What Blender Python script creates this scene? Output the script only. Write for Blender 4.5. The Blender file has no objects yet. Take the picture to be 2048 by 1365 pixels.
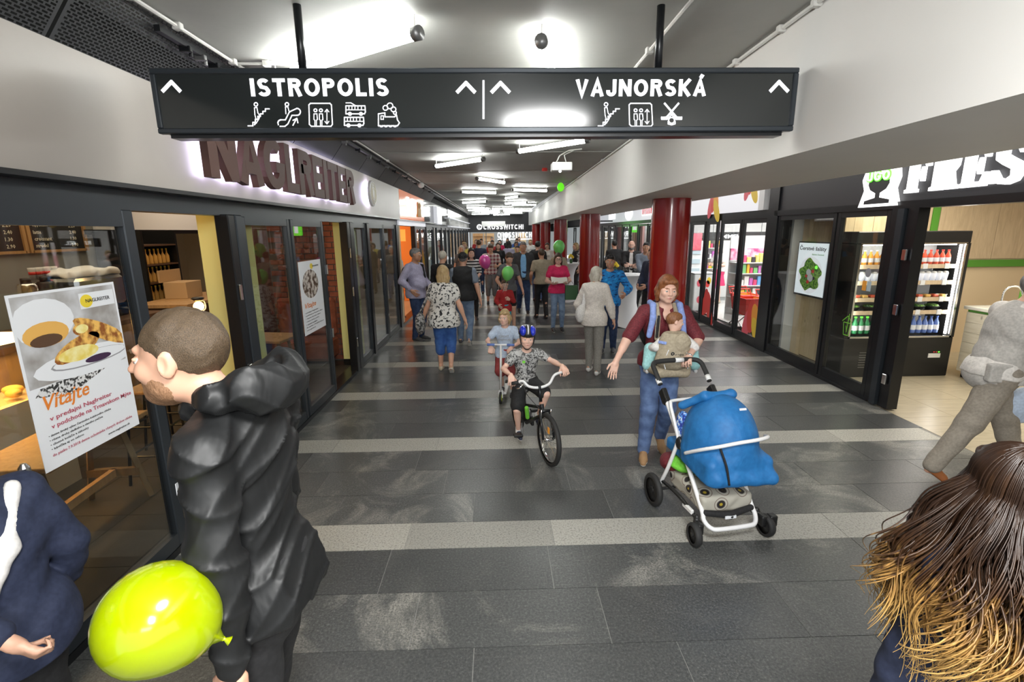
import bpy, math, random
import numpy as np
random.seed(4); np.random.seed(4)
SC=bpy.context.scene
# ---------- camera, world, exposure, big lights ----------
W_,H_,FPX=2048,1365,985.; CAMZ=2.05
def _axes(vx=995.,vy=463.,roll=.55):
    r=math.radians(roll); Y=np.array([vx-W_/2,vy-H_/2,FPX]); Y/=np.linalg.norm(Y)
    Z=np.cross([math.cos(r),-math.sin(r),0],Y); Z/=np.linalg.norm(Z)
    if Z[1]>0: Z=-Z
    X=np.cross(Y,Z)
    if X[0]<0: X=-X
    return np.stack([X,Y,Z])
AX=_axes()
cam=bpy.data.cameras.new('camera'); camo=bpy.data.objects.new('camera',cam); SC.collection.objects.link(camo)
cam.sensor_width=36; cam.lens=FPX/W_*36; cam.clip_start=.05; cam.clip_end=200
import mathutils
_m=mathutils.Matrix.Identity(4)
for i in range(3):
    _m[i][0]=AX[i,0]; _m[i][1]=-AX[i,1]; _m[i][2]=-AX[i,2]
_m[0][3],_m[1][3],_m[2][3]=0,0,CAMZ
camo.matrix_world=_m; SC.camera=camo
w=bpy.data.worlds.new('world'); SC.world=w; w.use_nodes=True
w.node_tree.nodes['Background'].inputs[0].default_value=(.9,.95,1,1); w.node_tree.nodes['Background'].inputs[1].default_value=.85
SC.view_settings.view_transform='Standard'; SC.view_settings.look='None'; SC.view_settings.gamma=1; SC.view_settings.exposure=0.62
SC.view_settings.use_curve_mapping=False
SC.cycles.use_denoising=True; SC.cycles.max_bounces=7; SC.cycles.diffuse_bounces=3; SC.cycles.glossy_bounces=3; SC.cycles.transmission_bounces=4; SC.cycles.transparent_max_bounces=12
SC.cycles.sample_clamp_indirect=6; SC.cycles.caustics_reflective=False; SC.cycles.caustics_refractive=False
def area(loc,size,energy,col=(1,1,1),rot=(0,0,0),sy=None,name='area_light',spread=180):
    l=bpy.data.lights.new(name,'AREA'); l.energy=energy; l.color=col; l.size=size
    if sy: l.shape='RECTANGLE'; l.size_y=sy
    l.spread=math.radians(spread)
    o=bpy.data.objects.new(name,l); SC.collection.objects.link(o); o.location=loc; o.rotation_euler=[math.radians(a) for a in rot]; return o
# photographer's flash bounced off the ceiling just above the camera
l=bpy.data.lights.new('bounce_flash','AREA'); l.shape='DISK'; l.size=.95; l.energy=95; l.color=(1,1,.99)
o=bpy.data.objects.new('bounce_flash',l); SC.collection.objects.link(o); o.location=(.55,.1,3.24)
area((.15,-.9,2.6),.5,58,(1,1,.98),(80,0,-14),name='flash_head')
area((1.0,-4,3.2),2.5,70,(1,.99,.96),(35,0,0),1.2)
# light of the shops along the corridor, then one added corridor fill
area((-4.2,5.2,2.85),1.8,26,(1,.8,.55),sy=3.0)
area((-3.9,8.6,2.85),2.4,22,(1,.8,.6),sy=2.2)
area((6.2,4.4,2.9),2.6,62,(1,.93,.8),sy=2.6); area((5.6,6.9,2.9),1.0,50,(1,.93,.78),sy=.8)
area((6.6,11.2,2.9),3.2,260,(1,.98,1),sy=4.4)
area((6.4,19,2.9),3.2,220,(1,.95,.95),sy=8)
area((-4.2,13.4,2.8),2.4,60,(1,.7,.45),sy=3.2)
area((-4.2,24,2.8),2.4,160,(1,.95,.9),sy=14)
area((0,38.8,2.7),4,70,(1,1,.97),sy=1.6)
area((3.3,10,3.2),1.0,95,(1,.98,.96),sy=16)  # fill light added to brighten the corridor
# ---------- helpers ----------
import mathutils
def link(o):
    bpy.context.scene.collection.objects.link(o); return o
def thing(name,label=None,cat=None,loc=(0,0,0),rotz=0,group=None):
    o=link(bpy.data.objects.new(name,None)); o.empty_display_size=.05
    o.location=loc; o.rotation_euler=(0,0,rotz)
    if label: o['label']=label
    if cat: o['category']=cat
    if group: o['group']=group
    return o
def tag(o,label=None,cat=None,group=None,kind=None):
    if label:o['label']=label
    if cat:o['category']=cat
    if group:o['group']=group
    if kind:o['kind']=kind
    return o
def mesh_obj(name,V,Fc,m,parent=None,smooth=False,world=False,mi=None):
    V=np.asarray(V,dtype=np.float32)
    if world and parent is not None:
        V=V-np.array(parent.location,dtype=np.float32)
        rz=-parent.rotation_euler[2]
        if rz: c,s=math.cos(rz),math.sin(rz); V=V@np.array([[c,s,0],[-s,c,0],[0,0,1]],dtype=np.float32)
    me=bpy.data.meshes.new(name)
    if isinstance(Fc,np.ndarray):
        n=len(Fc); k=Fc.shape[1]
        me.vertices.add(len(V)); me.vertices.foreach_set('co',V.ravel())
        me.loops.add(n*k); me.loops.foreach_set('vertex_index',Fc.astype(np.int32).ravel())
        me.polygons.add(n); me.polygons.foreach_set('loop_start',np.arange(0,n*k,k,dtype=np.int32))
        me.update(calc_edges=True)
    else:
        me.from_pydata(V.tolist(),[],Fc); me.update()
    if isinstance(m,(list,tuple)):
        for q in m: me.materials.append(q)
    else: me.materials.append(m)
    if mi is not None: me.polygons.foreach_set('material_index',np.asarray(mi,dtype=np.int32))
    if smooth:
        me.polygons.foreach_set('use_smooth',np.ones(len(me.polygons),dtype=bool))
        if smooth!=True: me.set_sharp_from_angle(angle=math.radians(smooth))
    o=link(bpy.data.objects.new(name,me))
    if parent is not None: o.parent=parent
    return o
class MB:
    def __init__(s,T=None): s.V=[];s.F=[];s.T=T;s.n=0
    def add(s,V,F,T=None):
        V=np.asarray(V,dtype=float)
        if T is not None: V=V@T[:3,:3].T+T[:3,3]
        if s.T is not None: V=V@s.T[:3,:3].T+s.T[:3,3]
        s.V.append(V); s.F+= [tuple(i+s.n for i in f) for f in F]; s.n+=len(V); return s
    def box(s,x0,x1,y0,y1,z0,z1,T=None,b=0):
        if b:
            c=[(x0+x1)/2,(y0+y1)/2,(z0+z1)/2];h=[abs(x1-x0)/2,abs(y1-y0)/2,abs(z1-z0)/2]; b=min(b,min(h)*.9)
            V=[];idx={}
            for sx in(-1,1):
                for sy in(-1,1):
                    for sz in(-1,1):
                        for a in range(3):
                            v=[sx*(h[0]-b),sy*(h[1]-b),sz*(h[2]-b)]; v[a]=(sx,sy,sz)[a]*h[a]
                            idx[(sx,sy,sz,a)]=len(V); V.append([v[i]+c[i] for i in range(3)])
            F=[]
            for a in range(3):
                o1,o2=(a+1)%3,(a+2)%3
                for sg in(-1,1):
                    q=[]
                    for (p,r) in((-1,-1),(1,-1),(1,1),(-1,1)):
                        k=[0,0,0];k[a]=sg;k[o1]=p;k[o2]=r;q.append(idx[(k[0],k[1],k[2],a)])
                    F.append(q if sg>0 else q[::-1])
                for p in(-1,1):
                    for r in(-1,1):
                        k=[0,0,0];k[o1]=p;k[o2]=r;k1=k[:];k1[a]=-1;k2=k[:];k2[a]=1
                        q=[idx[(*k1,o1)],idx[(*k2,o1)],idx[(*k2,o2)],idx[(*k1,o2)]]
                        F.append(q if p*r<0 else q[::-1])
            for sx in(-1,1):
                for sy in(-1,1):
                    for sz in(-1,1):
                        q=[idx[(sx,sy,sz,0)],idx[(sx,sy,sz,1)],idx[(sx,sy,sz,2)]]
                        F.append(q if sx*sy*sz>0 else q[::-1])
            return s.add(V,F,T)
        V=[(x0,y0,z0),(x1,y0,z0),(x1,y1,z0),(x0,y1,z0),(x0,y0,z1),(x1,y0,z1),(x1,y1,z1),(x0,y1,z1)]
        return s.add(V,[(0,3,2,1),(4,5,6,7),(0,1,5,4),(1,2,6,5),(2,3,7,6),(3,0,4,7)],T)
    def tube(s,P,r,n=8,cap=True,closed=False,sx=1):
        P=[np.array(p,dtype=float) for p in P]; m=len(P); R=r if isinstance(r,(list,tuple)) else [r]*m
        V=[];F=[]; up=None
        for i in range(m):
            if closed: d=P[(i+1)%m]-P[i-1]
            else: d=P[min(i+1,m-1)]-P[max(i-1,0)]
            d/=np.linalg.norm(d)+1e-12
            if up is None:
                up=np.array([0,0,1.]) if abs(d[2])<.9 else np.array([1.,0,0])
            u=up-d*np.dot(up,d); u/=np.linalg.norm(u)+1e-12; up=u; w=np.cross(d,u)
            for k in range(n):
                a=2*math.pi*k/n; V.append(P[i]+R[i]*(u*math.cos(a)+w*math.sin(a)*sx))
        for i in range(m if closed else m-1):
            j=(i+1)%m
            for k in range(n):
                F.append((i*n+k,i*n+(k+1)%n,j*n+(k+1)%n,j*n+k))
        if cap and not closed: F.append(tuple(range(n))[::-1]); F.append(tuple(range((m-1)*n,m*n)))
        return s.add(V,F)
    def cyl(s,a,b,r,n=12,r2=None): return s.tube([a,b],[r,r if r2 is None else r2],n)
    def lathe(s,prof,c=(0,0,0),n=16,T=None):
        V=[];F=[];m=len(prof)
        for (r,z) in prof:
            for k in range(n):
                a=2*math.pi*k/n; V.append((c[0]+r*math.cos(a),c[1]+r*math.sin(a),c[2]+z))
        for i in range(m-1):
            for k in range(n): F.append((i*n+k,i*n+(k+1)%n,(i+1)*n+(k+1)%n,(i+1)*n+k))
        F.append(tuple(range(n))[::-1]);F.append(tuple(range((m-1)*n,m*n)))
        return s.add(V,F,T)
    def ell(s,c,r,n=12,m=8,T=None):
        if np.isscalar(r): r=(r,r,r)
        V=[];F=[]
        for i in range(1,m):
            t=math.pi*i/m
            for k in range(n):
                a=2*math.pi*k/n; V.append((c[0]+r[0]*math.sin(t)*math.cos(a),c[1]+r[1]*math.sin(t)*math.sin(a),c[2]-r[2]*math.cos(t)))
        V+=[(c[0],c[1],c[2]-r[2]),(c[0],c[1],c[2]+r[2])]; b=(m-1)*n
        for i in range(m-2):
            for k in range(n): F.append((i*n+k,i*n+(k+1)%n,(i+1)*n+(k+1)%n,(i+1)*n+k))
        for k in range(n): F.append((b,(k+1)%n,k)); F.append((b+1,(m-2)*n+k,(m-2)*n+(k+1)%n))
        return s.add(V,F,T)
    def prism(s,poly,o,u,v,d):
        """polygon in the plane o+u*a+v*b, extruded by vector d"""
        o,u,v,d=[np.array(q,dtype=float) for q in(o,u,v,d)]
        n=len(poly); A=[o+u*a+v*b for a,b in poly]; V=A+[p+d for p in A]
        F=[tuple(range(n)),tuple(range(n,2*n))[::-1]]+[((i+1)%n,i,n+i,n+(i+1)%n) for i in range(n)]
        if np.dot(np.cross(u,v),d)>0: F=[f[::-1] for f in F]
        return s.add(V,F)
    def build(s,name,m,parent=None,smooth=False,world=False):
        return mesh_obj(name,np.concatenate(s.V),s.F,m,parent,smooth,world)
def rotm(rx=0,ry=0,rz=0):
    cx,sx,cy,sy,cz,sz=math.cos(rx),math.sin(rx),math.cos(ry),math.sin(ry),math.cos(rz),math.sin(rz)
    return np.array([[cz,-sz,0],[sz,cz,0],[0,0,1]])@np.array([[cy,0,sy],[0,1,0],[-sy,0,cy]])@np.array([[1,0,0],[0,cx,-sx],[0,sx,cx]])
def TT(R=None,t=(0,0,0)):
    M4=np.eye(4); 
    if R is not None: M4[:3,:3]=R
    M4[:3,3]=t; return M4
def smoothpath(P,k=6):
    P=[np.array(p,float) for p in P]; out=[]
    for i in range(len(P)-1):
        p0=P[max(i-1,0)];p1=P[i];p2=P[i+1];p3=P[min(i+2,len(P)-1)]
        for j in range(k):
            t=j/k; out.append(.5*((2*p1)+(-p0+p2)*t+(2*p0-5*p1+4*p2-p3)*t*t+(-p0+3*p1-3*p2+p3)*t**3))
    out.append(P[-1]); return out
def copy_tree(o,parent=None,loc=None,rotz=None,label=None):
    c=o.copy(); bpy.context.scene.collection.objects.link(c)
    if parent is not None: c.parent=parent
    if loc is not None: c.location=loc
    if rotz is not None: c.rotation_euler[2]=rotz
    if label: c['label']=label
    for ch in CH.get(o.name,[]) or [x for x in o.children]: copy_tree(ch,c)
    return c
CH={}
# ---------- text ----------
def text_geo(body,w=None,h=None,depth=.004,bold=0,res=3,shear=0,space=1):
    cu=bpy.data.curves.new('t','FONT'); cu.body=body; cu.size=1; cu.extrude=.5; cu.offset=bold; cu.resolution_u=res; cu.shear=shear; cu.space_character=space
    ob=bpy.data.objects.new('t',cu); bpy.context.scene.collection.objects.link(ob)
    dg=bpy.context.evaluated_depsgraph_get(); me=bpy.data.meshes.new_from_object(ob.evaluated_get(dg))
    n=len(me.vertices); V=np.zeros(n*3,dtype=np.float32); me.vertices.foreach_get('co',V); V=V.reshape(-1,3).astype(float)
    F=[tuple(p.vertices) for p in me.polygons]
    bpy.data.objects.remove(ob); bpy.data.curves.remove(cu); bpy.data.meshes.remove(me)
    mn=V.min(0);mx=V.max(0); ext=mx-mn; V=V-mn
    sx=(w/ext[0]) if w else None; sy=(h/ext[1]) if h else None
    if sx is None: sx=sy
    if sy is None: sy=sx
    V[:,0]*=sx;V[:,1]*=sy;V[:,2]*=depth
    return V,F
def text(mb,body,o,ux,uy,w=None,h=None,depth=.004,bold=0,center=False,res=3,shear=0,space=1):
    V,F=text_geo(body,w,h,depth,bold,res,shear,space)
    o,ux,uy=[np.array(q,dtype=float) for q in(o,ux,uy)]; un=np.cross(ux,uy)
    if center: V[:,0]-=V[:,0].max()/2
    W=o+V[:,:1]*ux+V[:,1:2]*uy+V[:,2:]*un
    mb.add(W,F); return mb
# ---------- materials ----------
def mat(name,col=(.5,.5,.5),rough=.5,metal=0,spec=.5,emit=None,es=1,coat=0,alpha=None,sheen=0,trans=0,sss=0):
    m=bpy.data.materials.new(name); m.use_nodes=True; b=m.node_tree.nodes['Principled BSDF']
    b.inputs['Base Color'].default_value=(*col,1); b.inputs['Roughness'].default_value=rough; b.inputs['Metallic'].default_value=metal
    b.inputs['Specular IOR Level'].default_value=spec
    if emit: b.inputs['Emission Color'].default_value=(*emit,1); b.inputs['Emission Strength'].default_value=es
    if coat: b.inputs['Coat Weight'].default_value=coat; b.inputs['Coat Roughness'].default_value=.1
    if sheen: b.inputs['Sheen Weight'].default_value=sheen
    if trans: b.inputs['Transmission Weight'].default_value=trans
    if sss: b.inputs['Subsurface Weight'].default_value=sss; b.inputs['Subsurface Radius'].default_value=(1,.4,.2); b.inputs['Subsurface Scale'].default_value=.01
    return m
def nd(m,t,**k):
    n=m.node_tree.nodes.new(t)
    for a,v in k.items():
        if a.startswith('i_'):
            q=a[2:]; q=int(q) if q.isdigit() else q.replace('_',' '); n.inputs[q].default_value=v
        else: setattr(n,a,v)
    return n
def lk(m,a,b): m.node_tree.links.new(a,b)
def coord(m,kind='Object',scale=(1,1,1),rot=(0,0,0)):
    c=nd(m,'ShaderNodeTexCoord'); mp=nd(m,'ShaderNodeMapping'); mp.inputs['Scale'].default_value=scale; mp.inputs['Rotation'].default_value=rot
    lk(m,c.outputs[kind],mp.inputs['Vector']); return mp.outputs['Vector']
def ramp(m,fac,stops,interp='LINEAR'):
    r=nd(m,'ShaderNodeValToRGB'); r.color_ramp.interpolation=interp; e=r.color_ramp.elements
    while len(e)<len(stops): e.new(.5)
    for i,(p,c) in enumerate(stops): e[i].position=p; e[i].color=(*c,1) if len(c)==3 else c
    lk(m,fac,r.inputs[0]); return r.outputs[0]
def mix(m,fac,a,b,mode='MIX'):
    n=nd(m,'ShaderNodeMix',data_type='RGBA',blend_type=mode)
    for v,i in((fac,0),(a,6),(b,7)):
        if hasattr(v,'is_output') or hasattr(v,'links'): lk(m,v,n.inputs[i])
        else: n.inputs[i].default_value=v if i==0 else (*v,1)
    return n.outputs[2]
def noise(m,vec,scale,detail=3,rough=.5,dist=0):
    n=nd(m,'ShaderNodeTexNoise'); n.inputs['Scale'].default_value=scale; n.inputs['Detail'].default_value=detail; n.inputs['Roughness'].default_value=rough; n.inputs['Distortion'].default_value=dist
    lk(m,vec,n.inputs['Vector']); return n.outputs[0]
def bsdf(m): return m.node_tree.nodes['Principled BSDF']
def bump(m,h,strength=.3,dist=.01):
    b=nd(m,'ShaderNodeBump'); b.inputs['Strength'].default_value=strength; b.inputs['Distance'].default_value=dist
    lk(m,h,b.inputs['Height']); lk(m,b.outputs[0],bsdf(m).inputs['Normal'])
def noisy(name,c1,c2,scale=20,rough=.6,lo=.35,hi=.65,detail=4,bmp=0,vs=(1,1,1),kind='Object',**k):
    m=mat(name,c1,rough,**k); v=coord(m,kind,vs); n=noise(m,v,scale,detail)
    lk(m,ramp(m,n,[(lo,c1),(hi,c2)]),bsdf(m).inputs['Base Color'])
    if bmp: bump(m,n,bmp)
    return m
# ---------- stroke lettering (bold grotesque capitals) ----------
def _arc(cx,cy,rx,ry,a0,a1,n=8): return [(cx+rx*math.cos(math.radians(a0+(a1-a0)*i/n)),cy+ry*math.sin(math.radians(a0+(a1-a0)*i/n))) for i in range(n+1)]
def glyph(c,w):
    """strokes in a box of height 1 (centre lines inset by w/2); returns (advance, strokes)"""
    h=w/2; T=1-h; B=h
    if c=='I': return w,[[(h,0),(h,1)]]
    if c=='L': return .52,[[(h,1),(h,B),(.52,B)]]
    if c=='T': return .62,[[(0,T),(.62,T)],[(.31,T),(.31,0)]]
    if c=='E': return .55,[[(.55,T),(h,T),(h,B),(.55,B)],[(h,.5),(.5,.5)]]
    if c=='F': return .52,[[(.52,T),(h,T),(h,0)],[(h,.48),(.46,.48)]]
    if c=='H': return .64,[[(h,0),(h,1)],[(.64-h,0),(.64-h,1)],[(h,.5),(.64-h,.5)]]
    if c=='N': return .68,[[(h,0),(h,1)],[(.68-h,0),(.68-h,1)],[(h,1-h*.3),(.68-h,h*.3)]]
    if c=='V': return .68,[[(h*.9,1),(.34,h*.5),(.68-h*.9,1)]]
    if c=='A': return .7,[[(h*.9,0),(.35,1-h*.5),(.7-h*.9,0)],[(.17,.3),(.53,.3)]]
    if c=='K': return .66,[[(h,0),(h,1)],[(.66-h*.7,1),(h,.36)],[(.24,.52),(.66-h*.7,0)]]
    if c=='J': return .54,[[(.54-h,1),(.54-h,.3)]+_arc(.27,.27,.27-h,.27-h,0,-180)+[(h,.36)]]
    if c=='O': return .76,[_arc(.38,.5,.38-h,.5-h,90,450,24)]
    if c=='C': return .7,[_arc(.38,.5,.38-h,.5-h,48,312,18)]
    if c=='G': return .74,[_arc(.38,.5,.38-h,.5-h,48,325,18)+[(.74-h,.45),(.42,.45)]]
    if c=='U': return .64,[[(h,1),(h,.32)]+_arc(.32,.32,.32-h,.32-h,180,360)+[(.64-h,1)]]
    if c=='P': return .6,[[(h,0),(h,T),(.35,T)]+_arc(.35,.73,.25-h,.27-h,90,-90)+[(h,.46+h)]]
    if c=='R': return .64,[[(h,0),(h,T),(.37,T)]+_arc(.37,.74,.25-h,.26-h,90,-90)+[(h,.48+h)],[(.36,.48+h),(.64-h*.8,0)]]
    if c=='D': return .66,[[(h,B),(h,T),(.3,T)]+_arc(.3,.5,.36-h,.5-h,90,-90,12)+[(h,B)]]
    if c=='S': return .62,[_arc(.31,.74,.29-h,.26-h,25,200,9)+[(.2,.53),(.42,.47)]+_arc(.31,.27,.31-h,.27-h,25,-160,9)]
    if c=='W': return .95,[[(h*.8,1),(.24,h*.4),(.475,.95),(.71,h*.4),(.95-h*.8,1)]]
    if c=='!': return w,[[(h,1),(h,.3)],[(h,w*1.1),(h,0)]]
    if c=='\u00c1': a,s=glyph('A',w); return a,s+[[(.36,1.08),(.46,1.27)]]
    return .3,[]
def ribbon(P,w,cap=0):
    P=[np.array(p,float) for p in P]; P=[p for i,p in enumerate(P) if i==0 or np.linalg.norm(p-P[i-1])>1e-4]; Lf=[];Rt=[]; n=len(P)
    cl=np.linalg.norm(P[0]-P[-1])<1e-6
    for i in range(n):
        if cl: a=P[i]-P[i-1 if i>0 else n-2]; b=P[(i+1) if i<n-1 else 1]-P[i]
        else: a=P[i]-P[i-1] if i>0 else P[1]-P[0]; b=P[i+1]-P[i] if i<n-1 else a
        a=a/(np.linalg.norm(a)+1e-9); b=b/(np.linalg.norm(b)+1e-9); m=np.array([-(a+b)[1],(a+b)[0]]); L=np.linalg.norm(m)
        m=m/(L+1e-9) if L>.05 else np.array([-a[1],a[0]]); k=w/2/max(m@np.array([-a[1],a[0]]),.45)
        Lf.append(P[i]+m*k);Rt.append(P[i]-m*k)
    return Lf,Rt
def stroke_text(body,o,ux,uy,w,h,depth,sw=.2,track=.12,parts=None,mb=None,gap=None):
    """parts(letter_index,MB) is called per letter if given, else everything goes to mb"""
    G=[glyph(c,sw) for c in body]; tot=sum(g[0] for g in G)+track*(len(G)-1); sx=w/tot; sy=h
    o,ux,uy=[np.array(q,float) for q in(o,ux,uy)]; un=np.cross(ux,uy); x=0
    for i,(adv,S) in enumerate(G):
        m=MB() if parts else mb
        for si,s in enumerate(S):
            s=[(p[0]*1.0,p[1]) for p in s]; Lf,Rt=ribbon(s,sw); n=len(Lf); z=si*.0006
            V=[]
            for d in(z,depth+z):
                for q in Lf+Rt: V.append(o+ux*((x+q[0])*sx)+uy*(q[1]*sy)+un*d)
            F=[]
            for k in range(n-1): F+=[(k,n+k,n+k+1,k+1)[::-1],(2*n+k,3*n+k,3*n+k+1,2*n+k+1)[::-1][::-1],(k,k+1,2*n+k+1,2*n+k),(n+k+1,n+k,3*n+k,3*n+k+1)]
            F+=[(0,2*n,3*n,n),(n-1,2*n-1,4*n-1,3*n-1)]
            m.add(V,F)
        if parts: parts(i,m)
        x+=adv+track
def at_x(px,py,x):
    r=AX@np.array([px-W_/2,py-H_/2,FPX]); t=x/r[0]; return r[1]*t,CAMZ+r[2]*t
# ---------- materials ----------
M={}
def mk(n,*a,**k): M[n]=mat(n,*a,**k); return M[n]
mk('black_metal',(.012,.013,.015),.28,.3); mk('anthracite',(.035,.042,.05),.33,.4); mk('grey_metal',(.2,.2,.2),.4,.6); mk('chrome',(.75,.75,.75),.16,1); mk('white_metal',(.78,.78,.78),.3)
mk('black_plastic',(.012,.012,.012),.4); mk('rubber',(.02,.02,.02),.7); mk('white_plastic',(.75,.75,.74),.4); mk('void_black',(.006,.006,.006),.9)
mk('conduit',(.62,.61,.58),.5); mk('charcoal_panel',(.022,.022,.026),.45); mk('dark_panel',(.05,.052,.055),.5); mk('letter_brown',(.085,.036,.026),.6)
mk('yellow_wall',(.72,.7,.28),.8); mk('cream_wall',(.75,.6,.4),.8); mk('white_wall',(.8,.79,.77),.8); mk('grey_wall',(.3,.31,.3),.7); mk('green_paint',(.1,.32,.04),.5)
mk('sign_face',(.018,.021,.021),.12,spec=.6); mk('sign_print',(.9,.9,.93),.4,emit=(.92,.93,1),es=.75); mk('tube_light',(1,1,1),.5,emit=(.98,1,.965),es=25); mk('strip_light',(1,1,1),.5,emit=(1,.97,.92),es=14)
mk('halo_led',(1,1,1),.5,emit=(.72,.68,1),es=9); mk('led_white',(1,1,1),.5,emit=(1,1,1),es=1.25)
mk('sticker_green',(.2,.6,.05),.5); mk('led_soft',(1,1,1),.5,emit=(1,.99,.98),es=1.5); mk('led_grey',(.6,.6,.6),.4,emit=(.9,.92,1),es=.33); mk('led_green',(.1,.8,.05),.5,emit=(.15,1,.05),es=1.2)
mk('led_orange',(.9,.3,.1),.3,emit=(1,.28,.04),es=.75); mk('orange_panel',(.7,.3,.18),.12,emit=(1,.35,.2),es=.25); mk('orange_wall',(.75,.28,.05),.6); mk('exit_green',(.1,.7,.02),.5,emit=(.15,.8,.02),es=.6); mk('lamp_glow',(1,.6,.2),.5,emit=(1,.55,.15),es=14)
mk('petal_pink',(.8,.12,.16),.4); mk('petal_orange',(.9,.38,.05),.4); mk('petal_red',(.75,.06,.05),.35); mk('petal_yellow',(.85,.6,.05),.4)
mk('paper',(.78,.8,.83),.4); mk('paper_warm',(.8,.78,.7),.5); mk('print_orange',(.75,.22,.03),.5); mk('print_red',(.45,.08,.12),.5); mk('print_black',(.02,.02,.02),.5); mk('print_grey',(.3,.3,.32),.5); mk('print_yellow',(.8,.62,.04),.5); mk('print_green',(.08,.35,.03),.5); mk('print_cream',(.85,.8,.66),.5)
mk('copper',(.5,.2,.09),.25,.9); mk('cardboard',(.5,.33,.17),.7); mk('wood_dark',(.1,.05,.025),.5); mk('fabric_dark',(.05,.045,.05),.9); mk('pastry',(.75,.42,.1),.6); mk('cream_food',(.85,.75,.5),.6); mk('berry',(.05,.02,.06),.5)
mk('stretch_cloth',(.78,.79,.8),.75,sheen=.2); mk('glassware',(.9,.95,1),.02,trans=1)
mk('yellow_flower',(.75,.55,.03),.6); mk('pot_green',(.03,.1,.03),.5)
def glass(n,tint=(1,1,1),refl=1.0,rough=0.0):
    m=bpy.data.materials.new(n); m.use_nodes=True; t=m.node_tree; t.nodes.clear()
    out=t.nodes.new('ShaderNodeOutputMaterial'); mx=t.nodes.new('ShaderNodeMixShader'); tr=t.nodes.new('ShaderNodeBsdfTransparent'); gl=t.nodes.new('ShaderNodeBsdfGlossy')
    ge=t.nodes.new('ShaderNodeNewGeometry'); dt=t.nodes.new('ShaderNodeVectorMath'); dt.operation='DOT_PRODUCT'; t.links.new(ge.outputs['Incoming'],dt.inputs[0]); t.links.new(ge.outputs['Normal'],dt.inputs[1])
    def mth(op,a,b=None,v=None):
        q=t.nodes.new('ShaderNodeMath'); q.operation=op; t.links.new(a,q.inputs[0])
        if v is not None: q.inputs[1].default_value=v
        return q.outputs[0]
    c=mth('ABSOLUTE',dt.outputs['Value']); q=t.nodes.new('ShaderNodeMath'); q.operation='SUBTRACT'; q.inputs[0].default_value=1; t.links.new(c,q.inputs[1])
    p=mth('POWER',q.outputs[0],v=5); p=mth('MULTIPLY',p,v=.96*refl); p=mth('ADD',p,v=.045*refl); q=t.nodes.new('ShaderNodeMath'); q.operation='MINIMUM'; q.inputs[1].default_value=1; t.links.new(p,q.inputs[0])
    tr.inputs[0].default_value=(*tint,1); gl.inputs['Roughness'].default_value=rough
    t.links.new(q.outputs[0],mx.inputs[0]); t.links.new(tr.outputs[0],mx.inputs[1]); t.links.new(gl.outputs[0],mx.inputs[2]); t.links.new(mx.outputs[0],out.inputs[0]); M[n]=m
glass('pane_glass',(.95,.97,.96),.8); glass('pane_dark',(.82,.84,.84),1.1); glass('clear_glass',(.95,.97,.97),1.0)
# floor stone
def stone(n,c1,c2,sp,rough,dust=0):
    m=mat(n,c1,rough,spec=.5); b=bsdf(m); v=coord(m,'Object')
    oi=nd(m,'ShaderNodeObjectInfo'); n1=noise(m,v,75,4,.85); n2=noise(m,v,3.2,5,.6,1.2)
    base=ramp(m,n1,[(.38,c1),(.56,c2),(.68,sp)])
    r=ramp(m,oi.outputs['Random'],[(0,(.8,.8,.8)),(1,(1.15,1.15,1.13))])
    base=mix(m,1.0,base,r,'MULTIPLY')
    if dust:
        n3=noise(m,v,1.3,6,.72,1.5); n4=noise(m,v,90,3,.8)
        d=ramp(m,n3,[(.5,(0,0,0)),(.66,(1,1,1))]); d2=ramp(m,n4,[(.4,(.1,.1,.1)),(.62,(1,1,1))])
        thr=ramp(m,oi.outputs['Random'],[(0,(.05,.05,.05)),(.5,(.15,.15,.15)),(.65,(.8,.8,.8)),(1,(1,1,1))])
        dm=mix(m,1.0,mix(m,1.0,d,d2,'MULTIPLY'),thr,'MULTIPLY')
        sp_=nd(m,'ShaderNodeSeparateColor'); lk(m,dm,sp_.inputs[0]); mm=nd(m,'ShaderNodeMath',operation='MULTIPLY'); mm.inputs[1].default_value=dust; lk(m,sp_.outputs[0],mm.inputs[0])
        base=mix(m,mm.outputs[0],base,(.4,.385,.34))
    lk(m,base,b.inputs['Base Color']); rr=ramp(m,n2,[(.3,(rough,)*3),(.7,(rough+.05,)*3)]); lk(m,rr,b.inputs['Roughness']); M[n]=m
stone('dark_stone',(.04,.042,.042),(.083,.086,.085),(.17,.17,.165),.28,.9)
stone('light_stone',(.17,.165,.15),(.42,.41,.37),(.2,.19,.17),.4,.3)
M['grout']=noisy('grout',(.2,.2,.19),(.28,.27,.25),40,.8)
M['beige_fascia']=noisy('beige_fascia',(.36,.325,.29),(.385,.35,.31),2,.42,.3,.7)
M['white_fascia']=noisy('white_fascia',(.7,.685,.655),(.73,.715,.685),1.5,.6,.3,.7)
# raw ceiling concrete, painted grey, faint patches
m=mat('ceiling_paint',(.24,.235,.22),.6); v=coord(m,'Object'); lk(m,ramp(m,noise(m,v,.7,6,.65),[(.3,(.32,.322,.3)),(.7,(.4,.4,.375))]),bsdf(m).inputs['Base Color']); bump(m,noise(m,v,5,5),.15,.02); M['ceiling_paint']=m
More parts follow.
